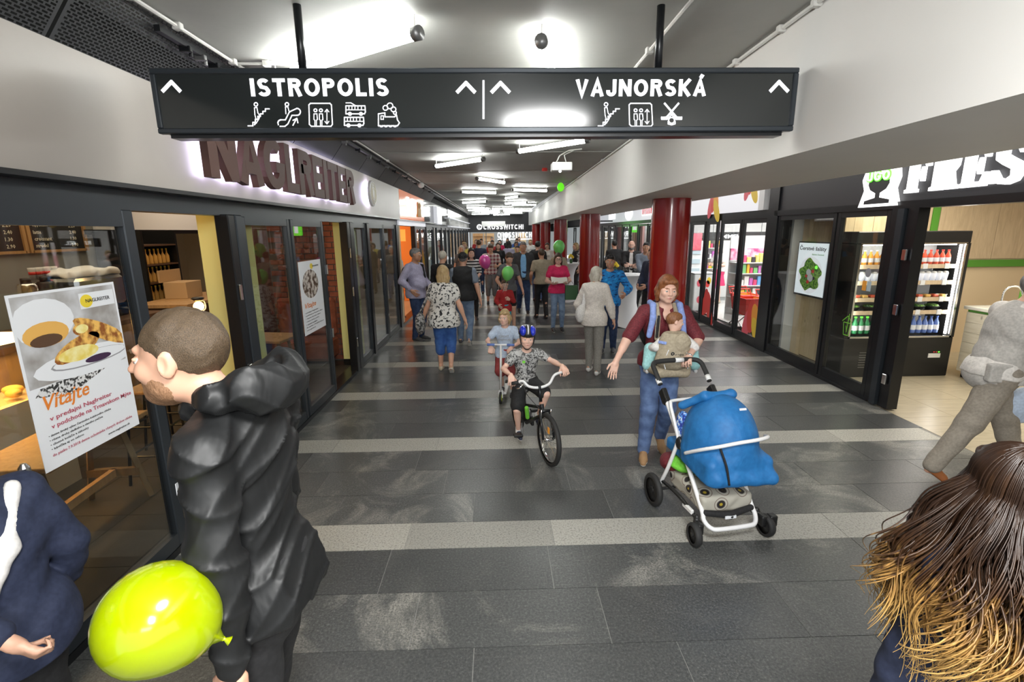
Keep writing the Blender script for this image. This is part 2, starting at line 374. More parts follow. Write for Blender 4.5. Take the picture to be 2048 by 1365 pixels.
# timber
def wood(n,c1,c2,vs=(1,14,1),rough=.55,scale=3,kn=True):
    m=mat(n,c1,rough); v=coord(m,'Object',vs); a=noise(m,v,scale,5,.6,.8); c=ramp(m,a,[(.3,c1),(.7,c2)])
    if kn:
        v2=coord(m,'Object',(3,3,1.6)); k=nd(m,'ShaderNodeTexVoronoi'); k.inputs['Scale'].default_value=1.7; lk(m,v2,k.inputs['Vector'])
        c=mix(m,ramp(m,k.outputs['Distance'],[(.03,(1,1,1)),(.1,(0,0,0))]),c,tuple(q*.55 for q in c1))
    lk(m,c,bsdf(m).inputs['Base Color']); M[n]=m
wood('pale_plank',(.62,.47,.27),(.74,.6,.38),(14,14,1.2)); wood('white_plank',(.66,.6,.46),(.78,.73,.6),(1.2,1.2,14)); wood('wood_panel',(.55,.42,.27),(.7,.56,.38),(6,6,1),kn=False); wood('beige_floor',(.34,.29,.2),(.47,.41,.3),(1,9,1),.3,kn=False); wood('oak',(.36,.2,.08),(.5,.3,.13),(8,8,1)); wood('trestle',(.14,.085,.035),(.24,.15,.06),(5,5,1),.6)
M['brick']=noisy('brick',(.2,.055,.03),(.32,.1,.055),8,.85); M['mortar']=mat('mortar',(.12,.1,.09),.9)
def struct(o): o['kind']='structure'; return o
# frames: right-hand side runs slightly open to the corridor axis
SR=.025
TR=TT(None,(4.46,5.2,0))@TT(rotm(0,0,-math.atan(SR)))@TT(None,(0,-5.2,0))
TB=TT(None,(1.745,1.7,0))@TT(rotm(0,0,-math.atan(.0165)))@TT(None,(0,-1.7,0))
def RP_(u,y,z=0): p=TR@np.array([u,y,z,1]); return p[:3]
# ---------- floor ----------
fl=struct(MB().box(-2.16,5.2,-3,38,-.1,-.004).build('floor',M['grout']))
GAP=.004
def tiles():
    n=0; y=-.07; k=0
    rows=[]
    # stripe rows centred so that one lies at y 2.9..3.2; three dark rows of .4 between
    y=2.9-1.51*2
    while y<37.5:
        rows.append((y,y+.30,1)); yy=y+.30
        for j in range(3): rows.append((yy,yy+.4033,0)); yy+=.4033
        y+=1.51
    rnd=random.Random(3); far=MB(); farl=MB(); cache={}
    for i,(a,b,light) in enumerate(rows):
        if b<1.0: continue
        off={0:.17,1:-.15,2:.55,3:.3}.get(i%4); 
        if light: off=-.65
        L=1.03 if not light else 1.0
        x=-2.15-((-2.15-off)%L); 
        jit=rnd.uniform(-.12,.12) if b>3.3 else 0
        x+= -L+jit if jit>0 else jit
        while x<5.15:
            x0=max(x,-2.15); x1=min(x+L,5.15); x+=L
            lim=4.43+.025*((a+b)/2-5.2) if a<8.5 else 5.15
            if x0>=lim-.02: continue
            x1=min(x1,lim)
            if x1-x0<.04: continue
            if n<285 and a<12.2:
                mb=MB().box(x0+GAP/2,x1-GAP/2,a+GAP/2,b-GAP/2,-.02,0); mb.build('tile' ,M['light_stone' if light else 'dark_stone'],fl); n+=1
            else: (farl if light else far).box(x0+GAP/2,x1-GAP/2,a+GAP/2,b-GAP/2,-.02,0)
    for q,mm in((far,'dark_stone'),(farl,'light_stone')):
        o=q.build('far_tiles',M[mm],fl); o['kind']='stuff'
tiles()
# ---------- ceiling ----------
struct(MB().box(-2.6,1.9,-6,38.2,3.27,3.45).build('ceiling',M['ceiling_paint']))
struct(MB().box(2.9,8.6,-6,38.2,3.27,3.45).build('ceiling',M['ceiling_paint']))
cj=MB()
for y in (5.7,8.2,10.7,13.2,15.7,18.2,20.7,25.7,30.7): cj.box(-1.9,1.9,y,y+.04,3.262,3.275)
struct(cj.build('trim_joint',M['ceiling_paint']))
# right beam with fascia
bm=MB(TB); bm.box(0,1.2,-6,40,2.48,3.45); b_=struct(bm.build('wall_right',M['white_fascia'])); 
# conduits
def conduit(P,r=.011,lab='thin white conduit along the left ceiling edge',clips=()):
    o=MB().tube(P,r,6).build('conduit',M['conduit']); tag(o,lab,'conduit')
    for c in clips: MB().box(c[0]-.025,c[0]+.025,c[1]-.02,c[1]+.02,c[2]-.02,c[2]+.02,b=.004).build('clip',M['conduit'],o)
conduit([(-1.87,-1,3.25),(-1.87,36,3.25)],clips=[(-1.87,y,3.25) for y in (2.9,3.3,3.92,5.2,7,9,11,13)])
conduit([(-1.87,3.96,3.25),(-1.2,3.96,3.25),(-1.2,3.96,3.27)],.01,'short white conduit crossing the ceiling behind the hanging sign',[(-1.65,3.96,3.25),(-1.35,3.96,3.25)])
conduit([(1.06,-1,3.25),(1.06,6.2,3.25)],.011,'thin conduit on the ceiling by the sign’s right pole',[(1.06,3.7,3.25)])
P=[tuple((TB@np.array([-.02,y,3.24,1]))[:3]) for y in (-1,18,36)]
conduit(P,.013,'conduit in the corner of ceiling and white beam',[tuple((TB@np.array([-.02,y,3.24,1]))[:3]) for y in (2.95,3.3,3.9,6,9,12)])
# ---------- left wall, fascia, perforated screen ----------
struct(MB().box(-2.4,-2.15,-3,11.3,2.33,2.98).build('wall_left',M['beige_fascia']))
struct(MB().box(-2.42,-2.2,-3,37,2.98,3.27).build('trim_1',M['void_black']))  # black box standing in for the unlit void behind the sloping panels
struct(MB().box(-2.28,-2.16,-3,37,2.19,2.33).build('trim_2',M['anthracite']))
struct(MB().box(-2.22,-2.05,-3,37,2.305,2.33).build('trim_3',M['black_metal']))
struct(MB().box(-2.3,-2.12,-3,37,0,.045).build('trim_4',M['black_metal']))
# perforated slanted panels
u=np.array([0,1.,0]); vv=np.array([.22,0,.29]); 
def perf(y0,y1,lab):
    o=thing('perforated_panel',lab,'ceiling panel',(-2.15,y0,2.98))
    nr=22; mb=MB(); d=np.array([-.003,0,.0023])
    O=np.array([-2.15,0,2.98])
    def quad(a,b,s,t):
        p=[O+u*a+vv*s,O+u*b+vv*s,O+u*b+vv*t,O+u*a+vv*t]; mb.add(p,[(0,1,2,3)])
    for i in range(nr+1):
        s=i/nr; quad(y0+.02,y1-.02,max(s-.008,0),min(s+.010,1))
    for i in range(nr):
        y=y0+.02+(.02 if i%2 else 0)
        while y<y1-.02: quad(y,min(y+.011,y1-.01),i/nr,(i+1)/nr); y+=.04
    s_=mb.build('perforated_sheet',M['dark_panel'],o,world=True); s_['kind']='stuff'
    for a in(y0,y1-.02):
        f=MB(); p=[O+u*a,O+u*(a+.02),O+u*(a+.02)+vv,O+u*a+vv]; q=np.array([-.01,0,.008]); f.add(p+[k+q for k in p],[(0,1,2,3),(0,4,5,1),(2,6,7,3)]); f.build('edge_strip',M['dark_panel'],o,world=True)
perf(1.3,2.68,'perforated black metal panel above the beige fascia at the picture’s left corner'); perf(2.7,4.35,'perforated black metal panel between the corner panel and the hanging sign')
for i,(a,b) in enumerate([(4.37,5.6),(5.62,6.85),(6.87,8.1),(8.12,9.4),(9.42,10.7),(10.72,12.4),(12.42,14.2),(14.22,16.5)]):
    O=np.array([-2.15,0,2.98]); p=[O+u*a,O+u*b,O+u*b+vv,O+u*a+vv]; q=np.array([-.02,0,.015])
    o=MB().add(p+[k+q for k in p],[(0,1,2,3),(0,4,5,1),(1,5,6,2),(2,6,7,3),(3,7,4,0)]).build('ceiling_panel',M['dark_panel'])
    tag(o,f'plain dark grey sloping panel above the shop fascia, {["first","second","third","fourth","fifth","sixth","seventh","eighth"][i]} beyond the hanging sign','ceiling panel','dark sloping panels over the left shops')
rail=thing('cable_rail','black rail with small clamps along the left edge of the ceiling','rail',(-1.93,4,3.2))
MB().box(-1.95,-1.915,3.2,36,3.19,3.225).build('rail_profile',M['black_metal'],rail,world=True)
y=3.45; i=0
while y<16:
    mb=MB().box(-1.97,-1.90,y,y+.03,3.165,3.2,b=.004); mb.cyl((-1.93,y+.06,3.2),(-1.93,y+.06,3.15),.012,8); mb.build('clamp',M['grey_metal'] if i%2 else M['black_metal'],rail,world=True); y+=.16 if y<4.2 else .62; i+=1
# ---------- hanging sign ----------
SY=3.0
sg=thing('hanging_sign','long black hanging sign with white directions ISTROPOLIS and VAJNORSKÁ','sign',(-.08,SY,2.61))
X0,X1,Z0,Z1=-1.885,1.715,2.60,2.935
MB().box(X0+.03,X1-.03,SY+.012,SY+.12,Z0-.0,Z1,b=.006).build('housing',M['black_metal'],sg,world=True)
fr=MB(); 
for a in((X0,X1,Z0,Z0+.028),(X0,X1,Z1-.028,Z1)): fr.box(a[0],a[1],SY-.012,SY+.03,a[2],a[3],b=.005)
for a in((X0,X0+.028),(X1-.028,X1)): fr.box(a[0],a[1],SY-.012,SY+.03,Z0+.028,Z1-.028,b=.005)
fr.build('frame',M['anthracite'],sg,world=True)
MB().box(X0+.02,X1-.02,SY,SY+.02,Z0+.02,Z1-.02).build('face_panel',M['sign_face'],sg,world=True)
MB().box(X0+.05,X1-.05,SY+.02,SY+.11,Z0-.02,Z0).build('bottom_lip',M['black_metal'],sg,world=True)
def SP(px,py):
    r=AX@np.array([px-W_/2,py-H_/2,FPX]); t=(SY-.001)/r[1]; return r[0]*t,CAMZ+r[2]*t
for px in (597,1323):
    x,_=SP(px,130); MB().cyl((x,SY+.06,Z1-.01),(x,SY+.06,3.27),.022,12).build('hanger_pole',M['black_metal'],sg,True,world=True)
def sgn_text(body,px0,px1,pyt,pyb,bold=.02):
    x0,zb=SP(px0,pyb); x1,_=SP(px1,pyb); _,zt=SP((px0+px1)/2,pyt)
    mb=MB(); stroke_text(body,(x0,SY-.001,zb),(1,0,0),(0,0,1),x1-x0,zt-zb,.003,.2,.14,mb=mb); mb.build('lettering',M['sign_print'],sg,world=True)
sgn_text('ISTROPOLIS',503,778,157,193,.018); 
sgn_text('VAJNORSKÁ',1151,1411,159,193,.018)
def line(pts,wd=.006,name='pictogram',mb=None,closed=False):
    own=mb is None; mb=mb or MB()
    Q=[SP(*p) for p in pts]
    if closed: Q=Q+[Q[0]]
    for (a,b),(c,d) in zip(Q,Q[1:]):
        dx,dz=c-a,d-b; L=math.hypot(dx,dz)+1e-9; nx,nz_=-dz/L*wd/2,dx/L*wd/2; ex,ez=dx/L*wd*.3,dz/L*wd*.3
        mb.add([(a+nx-ex,SY-.0025,b+nz_-ez),(a-nx-ex,SY-.0025,b-nz_-ez),(c-nx+ex,SY-.0025,d-nz_+ez),(c+nx+ex,SY-.0025,d+nz_+ez)],[(0,1,2,3)])
    if own: mb.build(name,M['sign_print'],sg,world=True)
    return mb
def circ(cx,cy,r,n=14,a0=0,a1=360): return [(cx+r*math.cos(math.radians(a0+(a1-a0)*i/n)),cy+r*math.sin(math.radians(a0+(a1-a0)*i/n))) for i in range(n+1)]
for cx,cy in((343,168),(932,170),(1001,170),(1558,168)): line([(cx-17,cy+14),(cx,cy-4),(cx+17,cy+14)],.02,'arrow')
line([(967,162),(967,237)],.011,'divider')
def icon(dx,fn,w=.0058):
    mb=MB(); fn(mb,dx,w); mb.build('pictogram',M['sign_print'],sg,world=True)
def stairs(mb,o,w):
    line([(o-16,252),(o-6,252),(o-6,245),(o-1,245),(o-1,239),(o+4,239),(o+4,233),(o+9,233),(o+9,228),(o+14,228),(o+14,223),(o+19,223),(o+19,218),(o+27,218)],w,mb=mb)
    line(circ(o,209,3.5),w*.8,mb=mb); line([(o-3,216),(o+2,215),(o+4,226),(o+8,232),(o+6,238),(o+1,246),(o-3,250),(o,238),(o-2,230),(o-3,216)],w*.8,mb=mb)
def escal(mb,o,w):
    line([(o-17,250)]+circ(o-12,246,6,6,180,270)[::1]+[(o-3,240),(o+5,224)]+circ(o+20,224,7,8,-90,90)+[(o+10,231),(o+2,248),(o-4,253),(o-14,253)],w,mb=mb)
    line(circ(o,209,3.5),w*.8,mb=mb); line([(o-3,214),(o+2,214),(o+4,222)],w*.8,mb=mb); line([(o-3,214),(o-2,228)],w*.8,mb=mb); line([(o+12,251),(o+19,238)],w,mb=mb); line([(o+12,241),(o+20,237),(o+22,246)],w,mb=mb)
def lift(mb,o,w):
    line([(o-22,210),(o-19,207),(o+20,207),(o+23,210),(o+25,249),(o+22,253),(o-17,253),(o-21,249)],w,mb=mb,closed=True)
    for q in(-9,2): 
        line(circ(o+q,221,3),w*.8,mb=mb); line([(o+q-3,228),(o+q+3,228),(o+q+4,239),(o+q+2,241),(o+q+2,252)],w*.8,mb=mb); line([(o+q-3,228),(o+q-3,239),(o+q-1,241),(o+q-1,252)],w*.8,mb=mb)
    line([(o+14,220),(o+14,247)],w*.8,mb=mb); line([(o+10,224),(o+14,219),(o+18,224)],w*.8,mb=mb); line([(o+10,243),(o+14,248),(o+18,243)],w*.8,mb=mb)
def bus(mb,o,w):
    for a,b in((o,212),(o-3,235)):
        line([(a-18,b),(a+20,b),(a+21,b+12),(a+19,b+16),(a-18,b+16)],w,mb=mb,closed=True); line([(a-18,b+8),(a+20,b+8)],w*.8,mb=mb)
        for q in(-12,-6,0,6,13): line([(a+q,b),(a+q,b+8)],w*.8,mb=mb)
        for q in(-10,12): line(circ(a+q,b+16,3,10),w*.8,mb=mb)
    line([(o-18,206),(o-8,206),(o+2,212)],w*.8,mb=mb)
def train(mb,o,w):
    line([(o-18,228),(o-5,226),(o-5,234),(o+14,234),(o+18,230),(o+20,240),(o+24,246),(o+20,252),(o-18,252)],w,mb=mb,closed=True); line([(o-13,232),(o-8,232),(o-8,239),(o-13,239)],w*.8,mb=mb,closed=True)
    for q in(-12,-3,6,15): line(circ(o+q,251,3,8,0,180),w*.8,mb=mb)
    for a,b,r in((o-4,216,5),(o+5,212,6),(o+12,219,5),(o+15,226,3)): line(circ(a,b,r,10),w*.8,mb=mb)
def hockey(mb,o,w):
    for s in(-1,1):
        line([(o+s*14,207),(o-s*10,235),(o-s*20,236)],w*1.8,mb=mb); line([(o-s*20,234),(o-s*20,239),(o-s*9,239),(o+s*2,228)],w,mb=mb)
    line(circ(o,241,6,10),w,mb=mb); line([(o-7,243),(o-7,248),(o,250),(o+7,248),(o+7,243)],w,mb=mb)
icon(512,stairs);icon(574,escal);icon(640,lift);icon(710,bus);icon(775,train);icon(1212,stairs);icon(1280,lift);icon(1343,hockey)
# ---------- ceiling lamps ----------
LAMPS=[(840,65,1.5,(-.81,.58)),(1082,80,1.3,(.21,.977)),(870,333,968,318),(1035,303,1178,280),(953,357,1010,365.5),(921,384,994,386),(1024,379.6,1095.5,381.7),(1010.6,397,1038,393),(924,406,974,403),(1009,407.5,1054.5,405),(1022,410,1073.6,410),(931.5,415.4,970,416),(982,417.7,1029,417.7),(948.5,423,980,420.6),(1022,421.5,1065,421.5),(964,426.5,997,426.5)]
def onz(px,py,z):
    r=AX@np.array([px-W_/2,py-H_/2,FPX]); t=(z-CAMZ)/r[2]; return np.array([r[0]*t,r[1]*t,z])
ORD='first second third fourth fifth sixth seventh eighth ninth tenth eleventh twelfth thirteenth fourteenth fifteenth sixteenth seventeenth eighteenth nineteenth twentieth'.split()
def lamp(a,b,i,lab=None):
    d=(b-a)/np.linalg.norm(b-a); t=thing('ceiling_lamp',lab or f'glowing white tube lamp on the ceiling, {ORD[i]} from the camera','lamp',tuple(a),group='tube lamps on the ceiling')
    MB().cyl(a+d*.03,b-d*.03,.032,12).build('tube',M['tube_light'],t,True,world=True)
    for p,e in((a,d),(b,-d)):
        MB().cyl(p,p+e*.045,.04,12).build('end_cap',M['grey_metal'],t,True,world=True)
    for p in(a+d*.04,b-d*.04): MB().cyl(p,(p[0],p[1],3.27),.004,5).build('hanger_wire',M['conduit'],t,world=True)
for i,L in enumerate(LAMPS):
    a=onz(L[0],L[1],3.17)
    b=a+np.array([L[3][0],L[3][1],0])*L[2] if i<2 else onz(L[2],L[3],3.17)
    if i<2: pass
    else:
        q=(b-a)/np.linalg.norm(b-a); m_=(a+b)/2; LL=min(np.linalg.norm(b-a),1.5); a,b=m_-q*LL/2,m_+q*LL/2
    lamp(a,b,i,{0:'glowing tube lamp slanting behind the sign’s left half',1:'glowing tube lamp pointing away behind the middle of the sign'}.get(i))
for j,(x,y) in enumerate([(-1.0,27.5),(.9,28.5),(-.4,30.5),(1.0,32),(-1.1,33.5),(.3,35)]):
    lamp(np.array([x-.6,y,3.17]),np.array([x+.6,y,3.17]),0,f'distant tube lamp near the corridor’s far end, {ORD[j]} of the last six')
    SC.objects
# small ceiling devices
t=thing('projector_box','white box hanging from the ceiling by bent conduit, with small lamp below','device',(.98,7.8,3.0))
MB().box(.83,1.13,7.7,7.95,2.93,3.05,b=.01).build('box',M['white_plastic'],t,world=True); MB().ell((.95,7.72,2.92),.022,8,6).build('lens',M['led_soft'],t,True,world=True)
MB().tube([(.9,7.8,3.05),(.95,7.8,3.15),(1.1,7.9,3.24),(1.3,7.9,3.26)],.01,6).build('conduit_arm',M['conduit'],t,world=True); MB().tube([(1.05,7.8,3.05),(1.02,7.8,3.16),(1.2,7.9,3.25)],.008,6).build('conduit_arm',M['conduit'],t,world=True)
o=MB().ell((1.62,13.0,3.13),(.09,.09,.11),14,10).build('exit_lamp',M['exit_green'],None,True); tag(o,'small green glowing exit lamp at the white beam','lamp')
o=MB().ell((-1.83,12.5,3.16),(.08,.08,.07),14,8).build('security_camera',M['white_plastic'],None,True); tag(o,'white dome camera on the left ceiling rail','camera')
o=MB().lathe([(.05,0),(.06,.02),(.05,.06)],(.95,10.2,3.2),12).build('smoke_detector',M['petal_red']); tag(o,'small red detector on the ceiling among the tube lamps','detector')
# ---------- red columns ----------
for i,y in enumerate((7.25,13.6,19.95,26.3,32.6)):
    x=2.5+.0*(y-7.25)
    M.setdefault('red_gloss',mat('red_gloss',(.27,.007,.006),.25,coat=.4))
    o=thing('column',['glossy dark red round column behind the mother with the stroller','glossy dark red round column behind the white-haired woman','third red column, behind the floating green balloon','fourth red column, left of the third','fifth and farthest red column'][i],'column',(x,y,0),group='dark red columns under the beam')
    MB().lathe([(.27,0),(.27,2.48)],(x,y,0),40).build('shaft',M['red_gloss'],o,40,world=True)
    MB().lathe([(.285,0),(.285,.06),(.272,.065)],(x,y,0),40).build('foot_ring',M['black_metal'],o,40,world=True)
# ---------- end wall ----------
struct(MB().box(-2.4,5.3,38,38.3,2.0,3.45).build('wall_back',M['charcoal_panel']))
struct(MB().box(-2.4,8,42.5,42.7,0,3.4).build('wall_far',M['grey_wall']))
t=thing('shop_sign','grey shop header CROSSWITCH with white letters at the corridor end','sign',(0,37.9,2))
mb=MB(); stroke_text('CROSSWITCH!',(-1.05,37.97,2.2),(1,0,0),(0,0,1),3.0,.34,.03,.17,.2,mb=mb); mb.build('lettering',M['led_soft'],t,world=True)
mb=MB().tube([(-1.35+.17*math.cos(a),37.95,2.38+.17*math.sin(a)) for a in np.linspace(0,6.283,17)[:-1]],.03,6,closed=True); text(mb,'C',(-1.42,37.97,2.3),(1,0,0),(0,0,1),.14,.17,.03); mb.build('emblem',M['led_soft'],t,world=True)
o=MB().box(-1.0,.5,32.4,32.5,2.36,2.68).build('hanging_sign',M['white_plastic']); tag(o,'small pale hanging sign in front of the far shop header','sign')
t=thing('shop_sign','glowing white inner shop sign under the far header','sign',(0,39,1.4)); mb=MB(); stroke_text('CROSSWITCH',(.0,40,1.55),(1,0,0),(0,0,1),2.7,.42,.05,.15,.3,mb=mb); mb.build('lettering',M['led_soft'],t,world=True)
MB().box(0,2.7,39.9,40,1.4,1.46).build('light_bar',M['led_white'],t,world=True)
for i,x in enumerate((-2.1,-.9,.3,1.5,2.7)): struct(MB().box(x,x+.07,37.9,38,0,2.0).build('door_frame',M['grey_metal']))
for i,(x,c) in enumerate(((-1.6,'oak'),(-.7,'cardboard'),(.6,'white_plastic'),(1.9,'cream_wall'))):
    o=thing('display_rack',f'tall shop rack behind the far doors, {ORD[i]} from left','rack',(x,41,0)); 
    b=MB()
    for z in(.3,.8,1.3,1.7): b.box(x-.4,x+.4,40.8,41.1,z,z+.03)
    b.build('shelves',M[c],o,world=True)['kind']='stuff'; MB().box(x-.42,x+.42,41.1,41.15,0,1.9).build('back_panel',M[c],o,world=True)
# ---------- signed-distance modelling (smooth unions, meshed with surface nets) ----------
A_=lambda *p: np.array(p,dtype=np.float64)
def cone(a,b,ra,rb=None,k=.02,op='u'):
    a=A_(*a);b=A_(*b); rb=ra if rb is None else rb
    return (op,'c',a,b,ra,rb,k,(a+b)/2,np.linalg.norm(b-a)/2+max(ra,rb))
def ell(c,r,k=.02,op='u',R=None):
    c=A_(*c); r=A_(*r) if not np.isscalar(r) else A_(r,r,r)
    return (op,'e',c,r,R,None,k,c,max(r))
def rbox(c,h,r=.01,k=.01,op='u',R=None):
    c=A_(*c);h=A_(*h); return (op,'b',c,h,R,r,k,c,float(np.linalg.norm(h))+r)
def clip(p,n):
    n=A_(*n);n/=np.linalg.norm(n); return ('x','p',A_(*p),n,None,None,0,None,0)
def pd(P,s):
    t=s[1]
    if t=='c':
        a,b,ra,rb=s[2],s[3],s[4],s[5]; ba=b-a; L=ba@ba+1e-12; pa=P-a
        h=np.clip(pa@ba/L,0,1); q=pa-h[...,None]*ba
        return np.sqrt(np.einsum('...i,...i',q,q))-(ra+(rb-ra)*h)
    if t=='e':
        q=P-s[2]
        if s[4] is not None: q=q@s[4]
        r=s[3]; k0=np.sqrt(np.sum((q/r)**2,-1)); k1=np.sqrt(np.sum((q/(r*r))**2,-1))+1e-9
        return np.where(k0<1e-3,-r.min(),k0*(k0-1)/k1)
    if t=='b':
        q=P-s[2]
        if s[4] is not None: q=q@s[4]
        q=np.abs(q)-s[3]; return np.linalg.norm(np.maximum(q,0),axis=-1)+np.minimum(q.max(-1),0)-s[5]
    if t=='p': return (P-s[2])@s[3]
def comb(D,d,s):
    k=s[6]
    if s[0]=='x': return np.maximum(D,d)
    if s[0]=='s':
        d=-d
        if k>0: h=np.clip(.5-.5*(d-D)/k*-1,0,1); h=np.clip(.5+.5*(d-D)/k,0,1); return D+(d-D)*h+k*h*(1-h)
        return np.maximum(D,d)
    if k>0:
        h=np.clip(.5+.5*(D-d)/k,0,1); return D+(d-D)*h-k*h*(1-h)
    return np.minimum(D,d)
CORN=np.array([(i,j,k) for i in(0,1) for j in(0,1) for k in(0,1)])
EDG=[(a,b) for a in range(8) for b in range(a+1,8) if np.abs(CORN[a]-CORN[b]).sum()==1]
def sdf_mesh(prims,vox,disp=None,amp=0):
    prims=[p for p in prims if p is not None]
    us=[p for p in prims if p[0]=='u']
    lo=np.min([p[7]-p[8] for p in us],0)-3*vox-amp; hi=np.max([p[7]+p[8] for p in us],0)+3*vox+amp
    B=8; nb=np.ceil((hi-lo)/vox/B).astype(int)+1
    g=np.stack(np.meshgrid(*[np.arange(n) for n in nb],indexing='ij'),-1).reshape(-1,3)
    cen=lo+(g*B+(B-1)/2)*vox; Hd=(B)*vox*.87
    D=np.full(len(g),9.); DC=[]
    for s in prims:
        d=pd(cen,s); DC.append(d); D=comb(D,d,s)
    kmax=max(p[6] for p in prims)
    keep=np.where(np.abs(D)<Hd+kmax*.5+amp+vox)[0]
    off=np.stack(np.meshgrid(*[np.arange(B)]*3,indexing='ij'),-1).reshape(-1,3)
    P=(lo+((g[keep]*B)[:,None,:]+off[None])*vox)
    d0=np.full(P.shape[:2],9.)
    for s,dc in zip(prims,DC):
        m=np.where(np.abs(dc[keep])<2.2*Hd+s[6]*1.2+amp)[0] if s[0]!='x' else np.where(dc[keep]>-Hd*1.2)[0]
        if s[0]=='u': m=np.where(dc[keep]<2.2*Hd+s[6]*1.2+amp)[0]
        if s[0]=='s': m=np.where(dc[keep]<1.5*Hd+s[6])[0]
        if len(m): d0[m]=comb(d0[m],pd(P[m],s),s)
    if disp is not None: d0=d0+disp(P)
    n3=nb*B
    G=np.where(D<0,-1.,1.).astype(np.float32).reshape(nb)
    G=np.repeat(np.repeat(np.repeat(G,B,0),B,1),B,2)*vox*4
    G=np.ascontiguousarray(G.reshape(nb[0],B,nb[1],B,nb[2],B).transpose(0,2,4,1,3,5)).reshape(-1,B**3)
    G[keep]=d0; G=G.reshape(nb[0],nb[1],nb[2],B,B,B).transpose(0,3,1,4,2,5).reshape(n3)
    S=G<0
    c=[S[i:n3[0]-1+i,j:n3[1]-1+j,k:n3[2]-1+k] for i,j,k in CORN]
    allc=c[0].copy();anyc=c[0].copy()
    for q in c[1:]: allc&=q; anyc|=q
    I=np.argwhere(anyc&~allc)
    if len(I)==0: return np.zeros((0,3)),np.zeros((0,4),int)
    val=np.stack([G[I[:,0]+i,I[:,1]+j,I[:,2]+k] for i,j,k in CORN],1)
    acc=np.zeros((len(I),3));cnt=np.zeros(len(I))
    for a,b in EDG:
        va,vb=val[:,a],val[:,b]; m=(va<0)!=(vb<0)
        t=np.where(m,va/(va-vb+1e-20),0)[:,None]
        acc+=np.where(m[:,None],CORN[a]+t*(CORN[b]-CORN[a]),0); cnt+=m
    V=lo+(I+acc/cnt[:,None])*vox
    idx=np.full(n3-1,-1,dtype=np.int32); idx[I[:,0],I[:,1],I[:,2]]=np.arange(len(I))
    Q=[]
    for ax in range(3):
        sl=[slice(0,-1)]*3; a=S[tuple(slice(1,-1) if i!=ax else slice(0,-1) for i in range(3))]
        b=S[tuple(slice(1,-1) if i!=ax else slice(1,None) for i in range(3))]
        E=np.argwhere(a!=b); 
        if len(E)==0: continue
        E=E+np.array([1 if i!=ax else 0 for i in range(3)])
        u,v=(ax+1)%3,(ax+2)%3
        def at(du,dv):
            e=E.copy(); e[:,u]-=du; e[:,v]-=dv
            return idx[e[:,0],e[:,1],e[:,2]]
        q=np.stack([at(0,0),at(1,0),at(1,1),at(0,1)],1)
        ins=S[E[:,0],E[:,1],E[:,2]]
        q[~ins]=q[~ins][:,::-1]; Q.append(q)
    Q=np.concatenate(Q); Q=Q[(Q>=0).all(1)]
    return V,Q
def sdf_obj(name,prims,vox,m,parent,disp=None,amp=0,smooth=True):
    V,Q=sdf_mesh(prims,vox,disp,amp)
    return mesh_obj(name,V,Q,m,parent,smooth)
def wr(amp,f=18,seed=0,dirz=1):
    r=np.random.RandomState(seed); ph=r.rand(6)*6.28
    def fn(P):
        x,y,z=P[...,0],P[...,1],P[...,2]*dirz
        a=np.sin(x*f+1.9*np.sin(z*f*.7+ph[0])+ph[1])+np.sin(y*f*1.1+1.7*np.sin(z*f*.9+ph[2])+ph[3])
        b=np.sin(z*f*1.7+2*np.sin(x*f*.8+ph[4])+1.5*np.sin(y*f*.7+ph[5]))
        return amp*(.35*a+.5*b*b-.25)
    return fn
def folds(amp,f=9,seed=0):
    r=np.random.RandomState(seed); ph=r.rand(8)*6.28
    def fn(P):
        x,y,z=P[...,0],P[...,1],P[...,2]
        u=x*f*1.3+1.6*np.sin(z*f*.55+ph[0])+z*f*.9+1.2*np.sin(y*f*.8+ph[1])+ph[2]
        v=y*f*1.4-z*f*.7+1.8*np.sin(x*f*.6+z*f*.4+ph[3])+ph[4]
        w=z*f*2.1+1.5*np.sin(x*f+ph[5])+1.4*np.sin(y*f*1.2+ph[6])
        c=(1-np.abs(np.sin(u)))**2.2*.8+(1-np.abs(np.sin(v)))**2.5*.6+(1-np.abs(np.sin(w)))**3*.55
        return -amp*(c-.75)
    return fn
